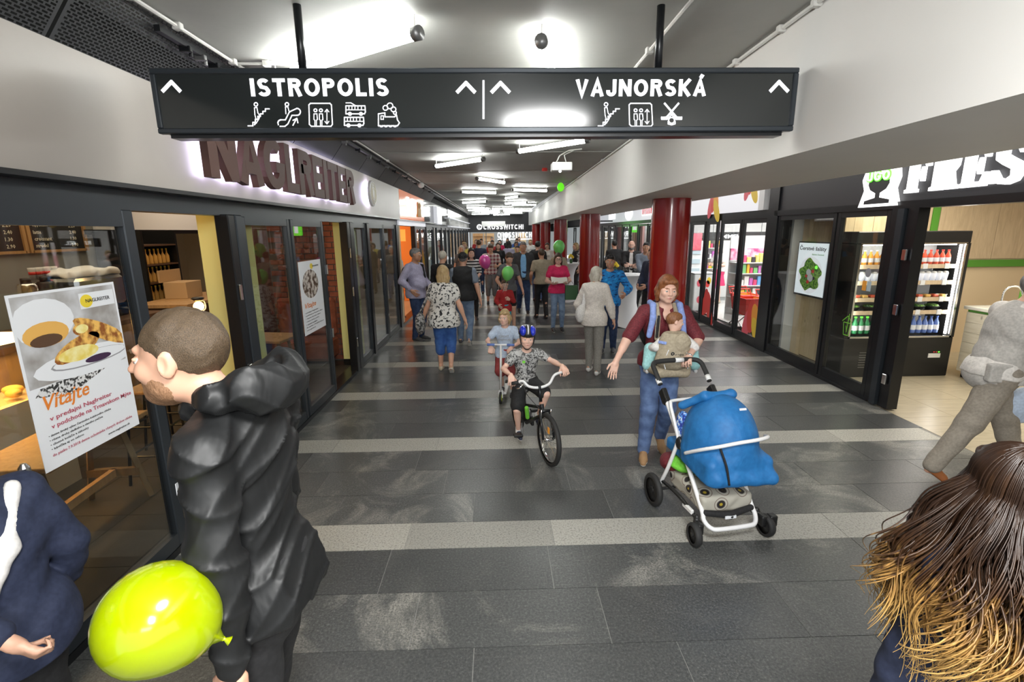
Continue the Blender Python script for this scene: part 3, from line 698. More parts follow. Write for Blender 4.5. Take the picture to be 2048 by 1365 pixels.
# ---------- people ----------
def ik(a,c,l1,l2,pole):
    a=A_(*a);c=A_(*c);d=c-a;L=np.linalg.norm(d); 
    if L>(l1+l2)*.998: c=a+d/L*(l1+l2)*.998; d=c-a;L=np.linalg.norm(d)
    u=d/L; x=(l1*l1-l2*l2+L*L)/(2*L); h=math.sqrt(max(l1*l1-x*x,0)); p=A_(*pole); p-=u*(p@u); p/=np.linalg.norm(p)+1e-9
    return a+u*x+p*h, c
def nz(v): v=A_(*v); return v/(np.linalg.norm(v)+1e-12)
def hand_prims(w,d,n,side,s,curl=.35,spread=.12,rr=1.0,open_=None,mul=1):
    """w wrist, d pointing direction, n palm normal (out of the palm), side +1 left hand"""
    d=nz(d);n=nz(A_(*n)-d*(A_(*n)@d)); t=-np.cross(d,n)*side   # t points to the thumb side
    P=[]; s=s*mul
    pc=w+d*.045*s; R=np.stack([t,n,d],1)
    P.append(cone(w-d*.01*s,w+d*.02*s,.024*s,.026*s,.01))
    P.append(rbox(w+d*.052*s,(.028*s,.006*s,.034*s),.009*s,.012*s,R=R))
    fl=[(.031,.078,.0088,-1.0),(.0105,.086,.009,-.3),(-.0105,.08,.0088,.35),(-.0305,.063,.0078,1.0)]
    for x,L,r,sp in fl:
        b=w+d*.088*s+t*x*s; dd=nz(d-t*sp*spread*-1*0 + t*(-sp)*spread); p=b; cur=0; r*=s*rr
        for q,(fr,cc) in enumerate(((.45,.7),(.32,1.1),(.25,.8))):
            cur+=curl*cc; v=dd*math.cos(cur)+n*math.sin(cur); e=p+v*L*s*fr
            P.append(cone(p,e,r*(1-.08*q),r*(.94-.1*q),.004)); p=e
    b=w+d*.02*s+t*.024*s+n*.004*s; v=nz(d*.75+t*.8+n*.35*(0.5+curl)); e=b+v*.042*s; P.append(cone(b,e,.013*s*rr,.0115*s*rr,.008))
    v2=nz(d*.95+t*(.45-curl*.5)+n*(.2+curl*.7)); e2=e+v2*.032*s; P.append(cone(e,e2,.0108*s*rr,.0092*s*rr,.003)); v3=nz(v2+n*curl*.5); P.append(cone(e2,e2+v3*.02*s,.009*s*rr,.0078*s*rr,.002))
    return P
def head_frame(c,yaw,pitch,roll):
    R=rotm(0,0,yaw)@rotm(pitch,0,0)@rotm(0,roll,0)   # pitch>0 looks down
    return lambda x,y,z:(c+R@A_(x,y,z)), R
def head_prims(H,R,s,lod,sex='m',nose=1.0,jaw=1.0):
    q=lambda r: tuple(s*a for a in r)
    P=[ell(H(0,s*.018,s*.03),q((.076,.094,.088)),.02*s,R=R),
       ell(H(0,-s*.022,-s*.03),q((.063*jaw,.068,.082)),.03*s,R=R),
       ell(H(0,-s*.06,-s*.086),q((.03*jaw,.028,.024)),.03*s,R=R)]
    for x in(-1,1):
        P.append(ell(H(x*s*.045*jaw,-s*.015,-s*.062),q((.018,.03,.026)),.03*s,R=R))
        P.append(ell(H(x*s*.042,-s*.062,-s*.022),q((.02,.022,.022)),.02*s,R=R))
    if lod<3:
        P.append(cone(H(-.03*s,-.08*s,.029*s),H(.03*s,-.08*s,.029*s),.0095*s,.0095*s,.016*s))
        for x in(-1,1): P.append(ell(H(x*.031*s,-.105*s,.006*s),q((.019,.02,.013)),.012*s,op='s',R=R))
        P.append(cone(H(0,-.087*s,.022*s),H(0,-.108*s*(.6+.4*nose),-.024*s),.0075*s,.0105*s,.009*s))
        for x in(-1,1):
            P.append(ell(H(x*.011*s,-.094*s,-.03*s),q((.008,.01,.007)),.006*s,R=R))
        P.append(ell(H(0,-.082*s,-.058*s),q((.024,.014,.012)),.012*s,R=R))
        P.append(cone(H(-.02*s,-.0965*s,-.0585*s),H(.02*s,-.0965*s,-.0585*s),.0022*s,.0022*s,.004*s,op='s'))
        if lod<2:
            for x in(-1,1):
                P.append(cone(H(x*.018*s,-.0855*s,.0095*s),H(x*.044*s,-.0815*s,.0085*s),.0055*s,.005*s,.003*s))
                P.append(cone(H(x*.020*s,-.085*s,-.006*s),H(x*.042*s,-.081*s,-.005*s),.003*s,.003*s,.004*s))
    else:
        P.append(cone(H(0,-.086*s,.018*s),H(0,-.105*s,-.026*s),.009*s,.013*s,.008*s))
    for x in(-1,1):
        P.append(ell(H(x*.079*s,.012*s,-.002*s),q((.009,.019,.032)),.008*s,R=R@rotm(0,0,x*.35)))
        if lod<2: P.append(ell(H(x*.088*s,.006*s,.002*s),q((.006,.011,.02)),.004*s,op='s',R=R@rotm(0,0,x*.35)))
    return P
def hair_prims(H,R,s,style,sex):
    q=lambda r: tuple(s*a for a in r)
    n=lambda x,y,z: R@A_(x,y,z)
    if style in('bald',None): return [],0
    P=[ell(H(0,.02*s,.034*s),q((.0805,.099,.094)),.01*s,R=R)]; g=.0
    if style in('buzz','short'): P=[ell(H(0,.0185*s,.031*s),q((.0795,.0975,.0925)),.01*s,R=R)]
    if style in('short','buzz','cap'):
        P.append(clip(H(0,0,.004*s),n(0,-.72,-1)))
        P.append(ell(H(0,-.112*s,-.005*s),q((.066,.058,.082 if style!='buzz' else .09)),.01*s,op='s',R=R))
        if style=='short': P.append(ell(H(.01*s,-.022*s,.078*s),q((.055,.058,.04)),.02*s,R=R))
    else:
        P.append(clip(H(0,0,-.01*s),n(0,-.55,-1)))
        P.append(ell(H(.004*s,-.1*s,.0*s),q((.061,.055,.08)),.012*s,op='s',R=R))
        L={'bob':-.10,'long':-.26,'mid':-.16,'pony':0,'bun':0,'curl':-.085}[style]
        if L:
            b=.03
            P.append(ell(H(0,.055*s,(L*.35)*s),q((.082,.055,abs(L)*.75+.03)),.03*s,R=R))
            for x in(-1,1):
                P.append(cone(H(x*.064*s,-.015*s,.05*s),H(x*.076*s,.0*s,L*.45*s),.02*s,.021*s,.02*s))
                P.append(cone(H(x*.076*s,.0,L*.45*s),H(x*.074*s,.012*s,L*s),.021*s,.015*s,.02*s))
                P.append(cone(H(x*.05*s,.06*s,L*.3*s),H(x*.045*s,.062*s,L*1.02*s),.045*s,.026*s,.02*s))
        if style=='pony': P+= [ell(H(0,.12*s,.03*s),q((.03,.03,.03)),.01*s,R=R),cone(H(0,.13*s,.02*s),H(0,.14*s,-.16*s),.03*s,.012*s,.02*s)]
        if style=='bun': P+= [ell(H(0,.1*s,.08*s),q((.04,.04,.04)),.01*s,R=R)]
        P.append(ell(H(.022*s,-.05*s,.078*s),q((.045,.036,.024)),.02*s,R=R)); P.append(ell(H(-.032*s,-.048*s,.074*s),q((.03,.034,.026)),.014*s,R=R))
    return P,g
def person(label,loc,rz=0,h=1.75,sex='m',w=1.0,lean=0,lean_side=0,twist=0,bend=0,head=(0,0,0),
           hl=None,hr=None,pl=(.4,.6,-.3),pr=(-.4,.6,-.3),fl=(.1,0,0),fr=(-.1,0,0),fly=0,fry=0,kl=(0,-1,0),kr=(0,-1,0),heel=(0,0),pelvis=(0,0,0),
           handl=None,handr=None,curl=(.4,.4),skin='skin',hair='short',hairm='hair_brown',
           top=None,bottom=None,shoes='shoe_black',lod=2,vox=.009,group=None,beard=None,glasses=False,shsl=1.0,hx=1.0,hands=True,nose=1.0,jaw=1.0,face=True,cat='person',z0=0,iris='iris_brown',top2=None,finger=None,hairvox=None,arml=1):
    T=thing('person',label,cat,(loc[0],loc[1],z0),math.radians(rz),group)
    s=h/1.75; W=w
    SW=(.178 if sex=='m' else .152)*shsl
    pv=A_(*pelvis)*1.0
    Rl=rotm(math.radians(lean),math.radians(lean_side),math.radians(twist)); 
    def TP(x,y,z):   # torso point (canonical), leaning about the pelvis
        p=A_(x,y,z-.97); t=min(max((z-.97)/.35,0),1)
        Rx=rotm(math.radians(lean)*(.55+.45*t),math.radians(lean_side),math.radians(twist)*t)
        return (A_(0,0,.97)+Rx@p+pv)*s
    RB=rotm(math.radians(lean),math.radians(lean_side),math.radians(twist)); RP=rotm(math.radians(lean)*.55,math.radians(lean_side)*.5,0)
    neck=TP(0,.012,1.45); hs=s*hx
    hc=TP(0,-.01,1.46)+ (RB@A_(0,-.022,.155))*hs*(1.0)
    if bend: hc=TP(0,-.01,1.46)+(RB@rotm(math.radians(bend),0,0)@A_(0,-.022,.155))*hs
    H,RH=head_frame(hc,*[math.radians(a) for a in head])
    J={}
    for sd,nm in((1,'l'),(-1,'r')):
        sh=TP(sd*SW,.012,1.395); J['sh'+nm]=sh
        tgt={'l':hl,'r':hr}[nm]; pole={'l':pl,'r':pr}[nm]
        if tgt is None: tgt=(sd*(SW+.085),-.03,.83)
        tgt=A_(*tgt)*s
        el,wrp=ik(sh,tgt,.285*s*arml,.255*s*arml,pole); J['el'+nm]=el;J['wr'+nm]=wrp
        hp=TP(sd*.08,0,.93); J['hp'+nm]=hp
        f=A_(*{'l':fl,'r':fr}[nm])*s; ha={'l':heel[0],'r':heel[1]}[nm]; fy=math.radians({'l':fly,'r':fry}[nm])
        fd=rotm(0,0,fy)@A_(0,-1,0)
        # foot: f = ball-of-foot-ish ground point under ankle; heel raise rotates about the ball
        an=f+A_(0,0,.085*s); ball=f+fd*.12*s+A_(0,0,.03*s)
        if ha: 
            a=math.radians(ha); r_=an-ball; hz=math.hypot(r_@fd,r_[2]); th=math.atan2(r_[2],-(r_@fd))+a
            an=ball+(-fd)*hz*math.cos(th)+A_(0,0,1)*hz*math.sin(th)
        kn,an2=ik(hp,an,.43*s,.425*s,{'l':kl,'r':kr}[nm])
        J['kn'+nm]=kn;J['an'+nm]=an2;J['fd'+nm]=fd; J['ball'+nm]=ball+(an2-an)
    def torso(t,lo=.86,bust=True,belly=0):
        P=[ell(TP(0,.008,1.27),(.148*W*s+t,.1*W*s+t,.19*s),.05*s,R=RB),ell(TP(0,.008,1.37),(.15*s*(SW/.19)+t,.088*s+t,.085*s+t),.05*s,R=RB),
           ell(TP(0,-.004-belly*.5,1.08),((.128 if sex=='m' else .118)*W*s+t,(.095+belly)*W*s+t,.15*s),.06*s,R=RP),
           ell((TP(0,.012,.95)),((.148 if sex=='m' else .158)*W*s+t,.108*W*s+t,.12*s+t*.5),.05*s)]
        for x in(-1,1):
            P.append(ell(TP(x*.068,.045,.91),(.082*W*s+t,.075*W*s+t,.085*s+t),.04*s))
            P.append(cone(TP(0,.02,1.435),J['sh'+('l' if x>0 else 'r')],.047*s+t*.5,.041*s+t*.9,.04*s))
            if sex=='f' and bust: P.append(ell(TP(x*.072,-.08*W,1.285),(.056*s+t*.5,.05*s+t*.5,.056*s+t*.5),.035*s))
        return P
    def arm(nm,t,fr=1,t2=None,kk=.03):
        t2=t if t2 is None else t2; a,b,c=J['sh'+nm],J['el'+nm],J['wr'+nm]; r0,r1,r2=(.046 if sex=='m' else .042)*s*(.5+.5*W),(.037 if sex=='m' else .034)*s*(.5+.5*W),.025*s
        P=[]
        u=min(fr*2,1); e=a+(b-a)*u; P.append(cone(a,e,r0+t,r0+(r1-r0)*u+t+(t2-t)*u,kk*s))
        if fr>.5:
            u=(fr-.5)*2; P.append(cone(b,b+(c-b)*u,r1+t2,r1+(r2-r1)*u+t2*(1-.3*u),.02*s))
            if u>.5: P.append(cone(b+(c-b)*.12,b+(c-b)*.45,.038*s*(.6+.4*W)+t2,.034*s+t2,.02*s))
        return P
    def leg(nm,t,fr=1,t2=None,k0=.04):
        t2=t if t2 is None else t2; a,b,c=J['hp'+nm],J['kn'+nm],J['an'+nm]; r0,r1,r2=(.077 if sex=='m' else .08)*s*W,.053*s*(.4+.6*W),.034*s
        u=min(fr*2,1); P=[cone(a,a+(b-a)*u,r0+t,r0+(r1-r0)*u+t+(t2-t)*u,k0*s)]
        if fr>.5:
            u=(fr-.5)*2; P.append(cone(b,b+(c-b)*u,r1+t2,r1+(r2-r1)*u+t2,.03*s))
            bk=nz(b-(a+c)/2) if np.linalg.norm(b-(a+c)/2)>.01 else A_(0,-1,0)
            if u>.4 and t2<.012: P.append(cone(b+(c-b)*.15+A_(0,.014*s,0),b+(c-b)*.42+A_(0,.014*s,0),.046*s*(.5+.5*W)+t2,.042*s+t2,.03*s))
        return P
    # body (skin)
    B=torso(0)+[cone(TP(0,.018,1.4),H(0,.02*hs,-.05*hs),.056*s*(.7+.3*W)*(1 if sex=='m' else .9),.05*hs*(1 if sex=='m' else .88),.03*s)]
    for nm in 'lr': B+=arm(nm,0)+leg(nm,0)
    B+=head_prims(H,RH,hs,lod,sex,nose,jaw)
    for nm,sd in(('l',1),('r',-1)):
        an,fd,bl=J['an'+nm],J['fd'+nm],J['ball'+nm]; B+= [cone(an-fd*.03*s,an-fd*.03*s-A_(0,0,.045*s),.028*s,.026*s,.02*s),cone(an-A_(0,0,.04*s),bl,.03*s,.022*s,.02*s)]
        if hands:
            hd={'l':handl,'r':handr}[nm]; fa=nz(J['wr'+nm]-J['el'+nm])
            if hd is None: hd=(fa,A_(-sd,0.15,0)+0*fa)
            B+=hand_prims(J['wr'+nm],hd[0],hd[1],sd,s*(1 if sex=='m' else .93),curl[0 if nm=='l' else 1],rr=(1.0 if vox<.006 else 1.15 if vox<.01 else 1.3),mul=1.0*(hx if hx>1 else 1))
    sdf_obj('body',B,vox,M[skin],T)
    # face details
    if face and lod<4:
        for x in(-1,1):
            if lod<3:
                ey=MB().ell((0,0,0),.0125*hs,12,8,TT(RH,H(x*.031*hs,-.0765*hs,.0025*hs))).build('eye',M['eye_white'],T,True)
                MB().ell((0,0,0),(.0058*hs,.0022*hs,.0058*hs),10,6,TT(RH,H(x*.031*hs,-.0883*hs,.0015*hs))).build('iris',M[iris],ey,True)
            else: MB().ell((0,0,0),(.011*hs,.006*hs,.006*hs),8,5,TT(RH,H(x*.03*hs,-.087*hs,.003*hs))).build('eye',M[iris],T,True)
        if lod<3:
            for x in(-1,1):
                e=[cone(H(x*.016*hs,-.0935*hs,.025*hs),H(x*.034*hs,-.0905*hs,.030*hs),.0028*hs,.0028*hs,.002),cone(H(x*.034*hs,-.0905*hs,.030*hs),H(x*.048*hs,-.08*hs,.026*hs),.0028*hs,.0018*hs,.002)]
                sdf_obj('eyebrow',e,max(.0022,vox*.35),M[hairm if hairm!='hair_white' else 'hair_grey'],T)
            L=[]
            for z,r in((-.0545,.0036),(-.0628,.0046)):
                L.append(cone(H(-.021*hs,-.0885*hs,-.0582*hs),H(0,-.0945*hs,z*hs),.0022*hs,r*hs,.002)); L.append(cone(H(.021*hs,-.0885*hs,-.0582*hs),H(0,-.0945*hs,z*hs),.0022*hs,r*hs,.002))
            sdf_obj('lips',L,max(.0022,vox*.4),M['lips'],T)
    if beard:
        e=[ell(H(0,-.024*hs,-.034*hs),(.0625*hs*jaw,.0705*hs,.084*hs),.02*hs,R=RH),ell(H(0,-.061*hs,-.087*hs),(.0325*hs*jaw,.0305*hs,.0265*hs),.03*hs,R=RH)]+[ell(H(x*.0455*hs*jaw,-.015*hs,-.062*hs),(.0205*hs,.032*hs,.028*hs),.03*hs,R=RH) for x in(-1,1)]
        e+=[clip(H(0,-.08*hs,-.047*hs),RH@A_(0,-.55,1)),ell(H(0,-.1*hs,-.03*hs),(.03*hs,.04*hs,.022*hs),.004,op='s',R=RH),cone(H(-.016*hs,-.1*hs,-.0585*hs),H(.016*hs,-.1*hs,-.0585*hs),.008*hs,.008*hs,.004,op='s')]
        sdf_obj('beard',e,max(.003,vox*.6),M[beard],T,wr(.0008,300,3),.001)
    if glasses:
        g=MB()
        for x in(-1,1):
            g.tube([tuple(H((x*.032+.023*math.cos(a))*hs,-.1*hs,(.004+.017*math.sin(a))*hs)) for a in np.linspace(0,2*math.pi,13)[:-1]],.0022*hs,5,closed=True)
            g.tube([H(x*.055*hs,-.1*hs,.008*hs),H(x*.079*hs,0,.008*hs)],.002*hs,5)
        g.tube([H(-.009*hs,-.1*hs,.006*hs),H(.009*hs,-.1*hs,.006*hs)],.002*hs,5); g.build('glasses',M['black_plastic'],T)
    hp,_=hair_prims(H,RH,hs,hair,sex)
    if hp: sdf_obj('hair',hp,hairvox or max(.005,vox*.8),M[hairm],T,wr((.009 if hair=='curl' else .003)*hs,45 if hair=='curl' else 90,5,1 if hair=='curl' else .35),.008)
    if hair=='cap':
        sdf_obj('cap',[ell(H(0,.02*hs,.045*hs),(.086*hs,.105*hs,.09*hs),.01,R=RH),clip(H(0,0,.03*hs),RH@A_(0,-.2,-1)),ell(H(0,.02*hs,.045*hs),(.08*hs,.1*hs,.085*hs),.0,op='s',R=RH),ell(H(0,-.1*hs,.05*hs),(.07*hs,.06*hs,.008*hs),.01,R=RH)],max(.005,vox*.7),M['cloth_black'],T)
    # clothes
    if bottom:
        bm,kind,fr=bottom[:3]; t=bottom[3] if len(bottom)>3 else .012; t2=bottom[4] if len(bottom)>4 else t
        P=torso(t*.8,bust=False)[3:]; P=[p for p in P if p[1]=='e']+[ell(TP(0,.0,1.0),(.135*W*s+t,.1*W*s+t,.1*s),.05*s)]; P.append(clip(TP(0,0,1.04),RP@A_(0,0,1)))
        if kind=='skirt':
            P+= [cone(TP(0,.01,.92),TP(0,.01,.92-.86*fr),.13*s*W+t,.2*s*W+t,.04),clip(TP(0,0,.92-.86*fr),(0,0,-1))]
        else:
            for nm in 'lr':
                L=leg(nm,t,fr,t2)
                P+=L
                u=(fr-.5)*2 if fr>.5 else fr*2; a,b=(J['kn'+nm],J['an'+nm]) if fr>.5 else (J['hp'+nm],J['kn'+nm])
            out=[]
            # flat hems
            if fr<.98:
                pass
        sdf_obj('skirt' if kind=='skirt' else ('shorts' if fr<.7 else 'trousers'),P,vox*1.0,M[bm],T,wr(.006*s if kind!='tight' else .002,16/s,7),.007)
    def topmesh(sp,nm0):
        tm=sp['m']; t=sp.get('t',.014); P=torso(t,belly=sp.get('belly',0)); hem=sp.get('hem',.88)
        if hem<.97: P.append(ell(TP(0,.012,min(.93,hem+.06)),((.158 if sex=='m' else .162)*W*s+t+.008,.122*W*s+t+.008,.16*s+max(0,.88-hem)*s*.4),.04*s))
        if hem<.9:
            for nm in 'lr': P.append(cone(J['hp'+nm],J['hp'+nm]+(J['kn'+nm]-J['hp'+nm])*.3,.083*s*W+t+.004,.078*s*W+t+.006,.04*s))
        P.append(clip(TP(0,0,hem),RP@A_(0,0,-1)))
        for nm in 'lr':
            if sp.get('sleeve',.25)>0: P+=arm(nm,t,sp['sleeve'] if 'sleeve' in sp else .25,sp.get('t2',t))
        if sp.get('sleeve',.25)<=0:
            for nm,x in(('l',1),('r',-1)): P.append(ell(J['sh'+nm]+RB@A_(x*.035*s,0,-.02*s),(.06*s,.09*s,.1*s),.01,op='s',R=RB))
        n=sp.get('neck',.0)
        P.append(cone(TP(0,-.0,1.44),TP(0,-.05,1.6),.062*s+.004,.09*s,.006,op='s'))
        if n: P.append(cone(TP(0,-.11,1.42),TP(0,-.13,1.42-n),.05*s,.004,.01,op='s'))
        if sp.get('open'): P.append(ell(TP(0,-.16,1.2),(sp['open']*s,.14*s,.36*s),.01,op='s',R=RB))
        if sp.get('collar'):
            for a in np.linspace(-2.6,2.6,13):
                pass
            P.append(cone(TP(0,.02,1.45),TP(0,.012,1.49),.068*s,.062*s,.02*s)); P.append(cone(TP(0,-.02,1.44),TP(0,-.03,1.56),.054*s,.062*s,.006,op='s'))
        if sp.get('hood'):
            P+= [ell(TP(0,.12,1.46),(.13*s,.08*s,.1*s),.04*s,R=RB),cone(TP(-.1,0,1.46),TP(.1,0,1.46),.04*s,.04*s,.04*s),ell(TP(0,.07,1.56),(.09*s,.07*s,.08*s),.02,op='s',R=RB)]
        sdf_obj(nm0,P,sp.get('vox',vox),M[tm],T,(folds(sp['folds'],sp.get('wf',9),sp.get('seed',1)) if 'folds' in sp else wr(sp.get('wr',.006)*s,sp.get('wf',17)/s,sp.get('seed',1))),.014)
    if top: topmesh(top,top.get('name','shirt'))
    if top2: topmesh(top2,top2.get('name','shirt_front'))
    if shoes:
        for nm in 'lr':
            an,fd,bl=J['an'+nm],J['fd'+nm],J['ball'+nm]; d=nz(bl-(an-A_(0,0,.055*s))); heelp=an-A_(0,0,.05*s)-fd*.03*s; dn=nz(np.cross(nz(np.cross(A_(0,0,1),fd)),d)); 
            if dn[2]<0: dn=-dn
            toe=bl+d*.065*s
            sd=nz(np.cross(d,dn)); R=np.stack([sd,d,dn],1)
            P=[cone(heelp+dn*.004*s,bl+dn*.0*s,.034*s,.035*s,.02*s),cone(bl,toe-dn*.004*s,.036*s,.026*s,.02*s),cone(heelp+dn*.02*s,heelp+dn*.05*s+fd*.015*s,.034*s,.032*s,.02*s),cone(an-dn*.02*s+fd*.02*s,bl+dn*.005*s,.034*s,.03*s,.02*s),clip(bl-dn*.03*s,-dn)]
            base=P[:-1]; so=sdf_obj('shoe',base+[clip(bl-dn*.02*s,-dn)],max(.006,vox*.9),M[shoes],T)
            if lod<3: sdf_obj('sole',[p[:4]+(p[4]+.003,p[5]+.003)+p[6:] for p in base]+[clip(bl-dn*.018*s,dn),clip(bl-dn*.03*s,-dn)],max(.005,vox*.7),M['sole'],so)
    return T,J,H,RH,TP,s
# ================= LEFT SIDE =================
XL=-2.15
def leafL(y0,y1,name,z1=2.19,x=XL,fw=.062,handle=False,g='pane_dark',hinges=False,z0=.05):
    o=thing(name,None,None,(x,y0,0)); o['kind']='structure'
    MB().box(x-.03,x+.03,y0,y0+fw,z0,z1,b=.006).build('stile',M['anthracite'],o,world=True)
    MB().box(x-.03,x+.03,y1-fw,y1,z0,z1,b=.006).build('stile',M['anthracite'],o,world=True)
    MB().box(x-.028,x+.028,y0+fw,y1-fw,z1-fw*1.1,z1).build('rail',M['anthracite'],o,world=True)
    MB().box(x-.028,x+.028,y0+fw,y1-fw,z0,z0+.09).build('rail',M['anthracite'],o,world=True)
    MB().box(x-.006,x+.006,y0+fw*.8,y1-fw*.8,z0+.08,z1-fw).build('pane',M[g],o,world=True)
    if handle:
        MB().tube([(x+.05,y1-.03,.95),(x+.05,y1-.03,1.15)],.009,8).build('handle',M['chrome'],o,True,world=True)
    if hinges:
        for z in(.75,1.55): MB().box(x+.03,x+.05,y1-.02,y1+.01,z,z+.12,b=.004).build('hinge',M['chrome'],o,world=True)
    return o
def post(y0,y1,name,x0=XL-.06,x1=XL+.05,m='black_metal'):
    return struct(MB().box(x0,x1,y0,y1,.03,2.2,b=.008).build(name,M[m]))
leafL(1.2,3.02,'window_1',hinges=False,fw=.085); 
k=leafL(.0,1.18,'window_2',fw=.085)
lk_=MB().lathe([(.012,0),(.022,.01),(.022,.03),(.012,.04),(.022,.05),(.022,.07),(.01,.09)],(XL+.045,2.06,.98),12).build('lock_rod_knob',M['chrome']); tag(lk_,'small chrome knob on the glazed door frame by the navy jacket','knob')
post(4.02,4.12,'trim_5'); post(4.135,4.24,'trim_6',m='anthracite')
for z in (.85,1.52): 
    o=MB().box(XL+.05,XL+.066,4.04,4.075,z,z+.13,b=.005).build('door_hinge',M['chrome']); tag(o,f'chrome hinge on the black post beside the yellow wall, {"lower" if z<1 else "upper"} one','hinge')
leafL(4.26,5.22,'window_3'); leafL(5.25,6.2,'window_4',hinges=True)
post(7.12,7.25,'trim_7'); post(7.27,7.42,'trim_8')
for z in (.4,1.15,1.7):
    o=MB().box(XL+.05,XL+.066,7.14,7.18,z,z+.14,b=.005).build('door_hinge',M['chrome']); tag(o,f'chrome hinge on the dark post before the brick-walled doorway’s end, {"lowest" if z<1 else "middle" if z<1.5 else "top"} of three','hinge')
post(8.2,8.34,'trim_9'); leafL(8.36,9.42,'window_5'); leafL(9.44,10.5,'window_6'); post(10.55,10.75,'trim_10')
# interior shell of the cafe
struct(MB().box(-6.9,-2.16,-1,11.2,-.1,-.006).build('floor_cafe',M['grey_wall']))
ft=bpy.data.objects['floor_cafe']; M['cafe_tile']=noisy('cafe_tile',(.045,.04,.03),(.075,.065,.05),3,.3)
n=0
for i in range(9):
    for j in range(16):
        x=-2.3-i*.5-.5; y=.4+j*.6
        MB().box(x+.003,x+.497,y+.003,y+.597,-.02,0).build('tile',M['cafe_tile'],ft)
struct(MB().box(-6.9,-2.4,-1,11.2,2.95,3.0).build('ceiling_cafe',M['grey_wall']))
struct(MB().box(-6.95,-6.8,-1,11.2,0,3).build('wall_cafe_back',M['cream_wall'])); struct(MB().box(-6.9,-2.16,11.1,11.25,0,3).build('wall_cafe_end',M['cream_wall']))
struct(MB().box(-6.9,-2.2,-1.1,-.95,0,3).build('wall_cafe_near',M['cream_wall']))
# partition with chalk boards and dark zone
struct(MB().box(-5.35,-5.25,2.0,7.4,0,2.95).build('wall_cafe_partition',M['grey_wall']))
struct(MB().box(-5.3,-3.4,9.4,9.5,0,2.95).build('wall_cafe_brown',mat('brown_wall',(.09,.025,.015),.7)))
# yellow pier stubs
for a,(y,x0) in enumerate(((4.32,-2.52),(7.62,-2.46))):
    struct(MB().box(x0,-2.19,y,y+.25,.1,2.9).build('wall_pier',M['yellow_wall'])); struct(MB().box(x0-.004,-2.185,y-.004,y+.254,0,.1).build('baseboard_pier',M['black_metal']))
# brick wall face in the second doorway
bw=struct(MB().box(-3.6,-2.47,7.95,8.05,0,2.95).build('wall_brick',M['mortar']))
q=MB()
for r in range(34):
    z=.02+r*.086; x=-3.58+(.11 if r%2 else 0)
    while x<-2.56: q.box(x,min(x+.205,-2.48),7.935,7.955,z,z+.074,b=.004); x+=.22
q.build('bricks',M['brick'],bw)['kind']='stuff'
# chalk menu boards
for i,(y0,y1) in enumerate(((4.6,5.68),(5.76,6.5))):
    t=thing('menu_board',f'black chalk menu board in a light wood frame behind the cafe counter, {["left","right"][i]} one','menu board',(-5.24,y0,1.88))
    MB().box(-5.25,-5.22,y0,y1,1.88,2.3).build('slate',M['print_black'],t,world=True)
    for b in((y0,y1,1.86,1.89),(y0,y1,2.29,2.32),(y0-.03,y0+.01,1.86,2.32),(y1-.01,y1+.03,1.86,2.32)): MB().box(-5.225,-5.2,b[0],b[1],b[2],b[3]).build('frame_bar',M['oak'],t,world=True)
    mb=MB(); rr=random.Random(i)
    for r,(wd,pr) in enumerate((('espresso',1.50),('cappuccino',2.20),('latte',2.40),('croissant',1.30),('strudel',2.90))):
        text(mb,wd,(-5.217,y0+.06,2.22-r*.075),(0,1,0),(0,0,1),None,.04,.002,res=1); text(mb,'%.2f'%pr,(-5.217,y1-.2,2.22-r*.075),(0,1,0),(0,0,1),None,.04,.002,res=1)
    mb.build('chalk_writing',M['print_cream'],t,world=True)
# counter with espresso machine
t=thing('cafe_counter','cafe bar counter with lit pastry case seen through the front window','counter',(-4.4,4.6,0))
MB().box(-4.8,-4.1,3.2,6.0,0,1.1).build('counter_body',M['oak'],t,world=True); MB().box(-4.85,-4.05,3.1,6.05,1.1,1.15).build('counter_top',M['wood_dark'],t,world=True)
t=thing('pastry_case','lit glass case with pastries at the window’s left edge','display case',(-3.6,3.2,0))
MB().box(-4.02,-3.62,2.4,4.0,0,.82).build('case_body',M['cream_wall'],t,world=True); MB().box(-4.02,-3.62,2.4,4.0,.84,1.3).build('case_glass',M['clear_glass'],t,world=True)
MB().box(-4.0,-3.64,2.42,3.98,1.27,1.3).build('light_strip',M['lamp_glow'],t,world=True)
for i in range(14):
    o=MB().ell((0,0,0),(.07,.05,.035),10,6).build('pastry',M['pastry'],None,True); o.location=(-3.72-.1*(i%3),2.5+i*.1,.875); o.rotation_euler=(0,0,i); tag(o,f'golden pastry in the lit glass case, {ORD[i]} from its near end','pastry','pastries in the case')
t=thing('espresso_machine','chrome espresso machine with cups and a towel on top, behind the bar','coffee machine',(-4.5,5.4,1.15))
MB().box(-4.75,-4.25,5.1,5.75,1.3,1.62,b=.03).build('machine_body',M['chrome'],t,world=True); MB().box(-4.7,-4.3,5.05,5.8,1.15,1.24,b=.01).build('drip_tray',M['black_plastic'],t,world=True); MB().box(-4.78,-4.35,5.1,5.75,1.16,1.3).build('back_panel',M['black_plastic'],t,world=True)
for y in(5.25,5.42,5.6):
    MB().cyl((-4.3,y,1.3),(-4.3,y,1.22),.035,10).build('group_head',M['grey_metal'],t,True,world=True); MB().cyl((-4.3,y,1.25),(-4.14,y,1.24),.014,8).build('handle',M['black_plastic'],t,True,world=True)
sdf_obj('towel',[rbox((-4.5,5.45,1.66),(.18,.28,.015),.02,.02)],.02,M['stretch_cloth'],None,wr(.03,16,3),.02); tag(bpy.context.scene.objects['towel'],'crumpled white towel lying on the espresso machine','towel')
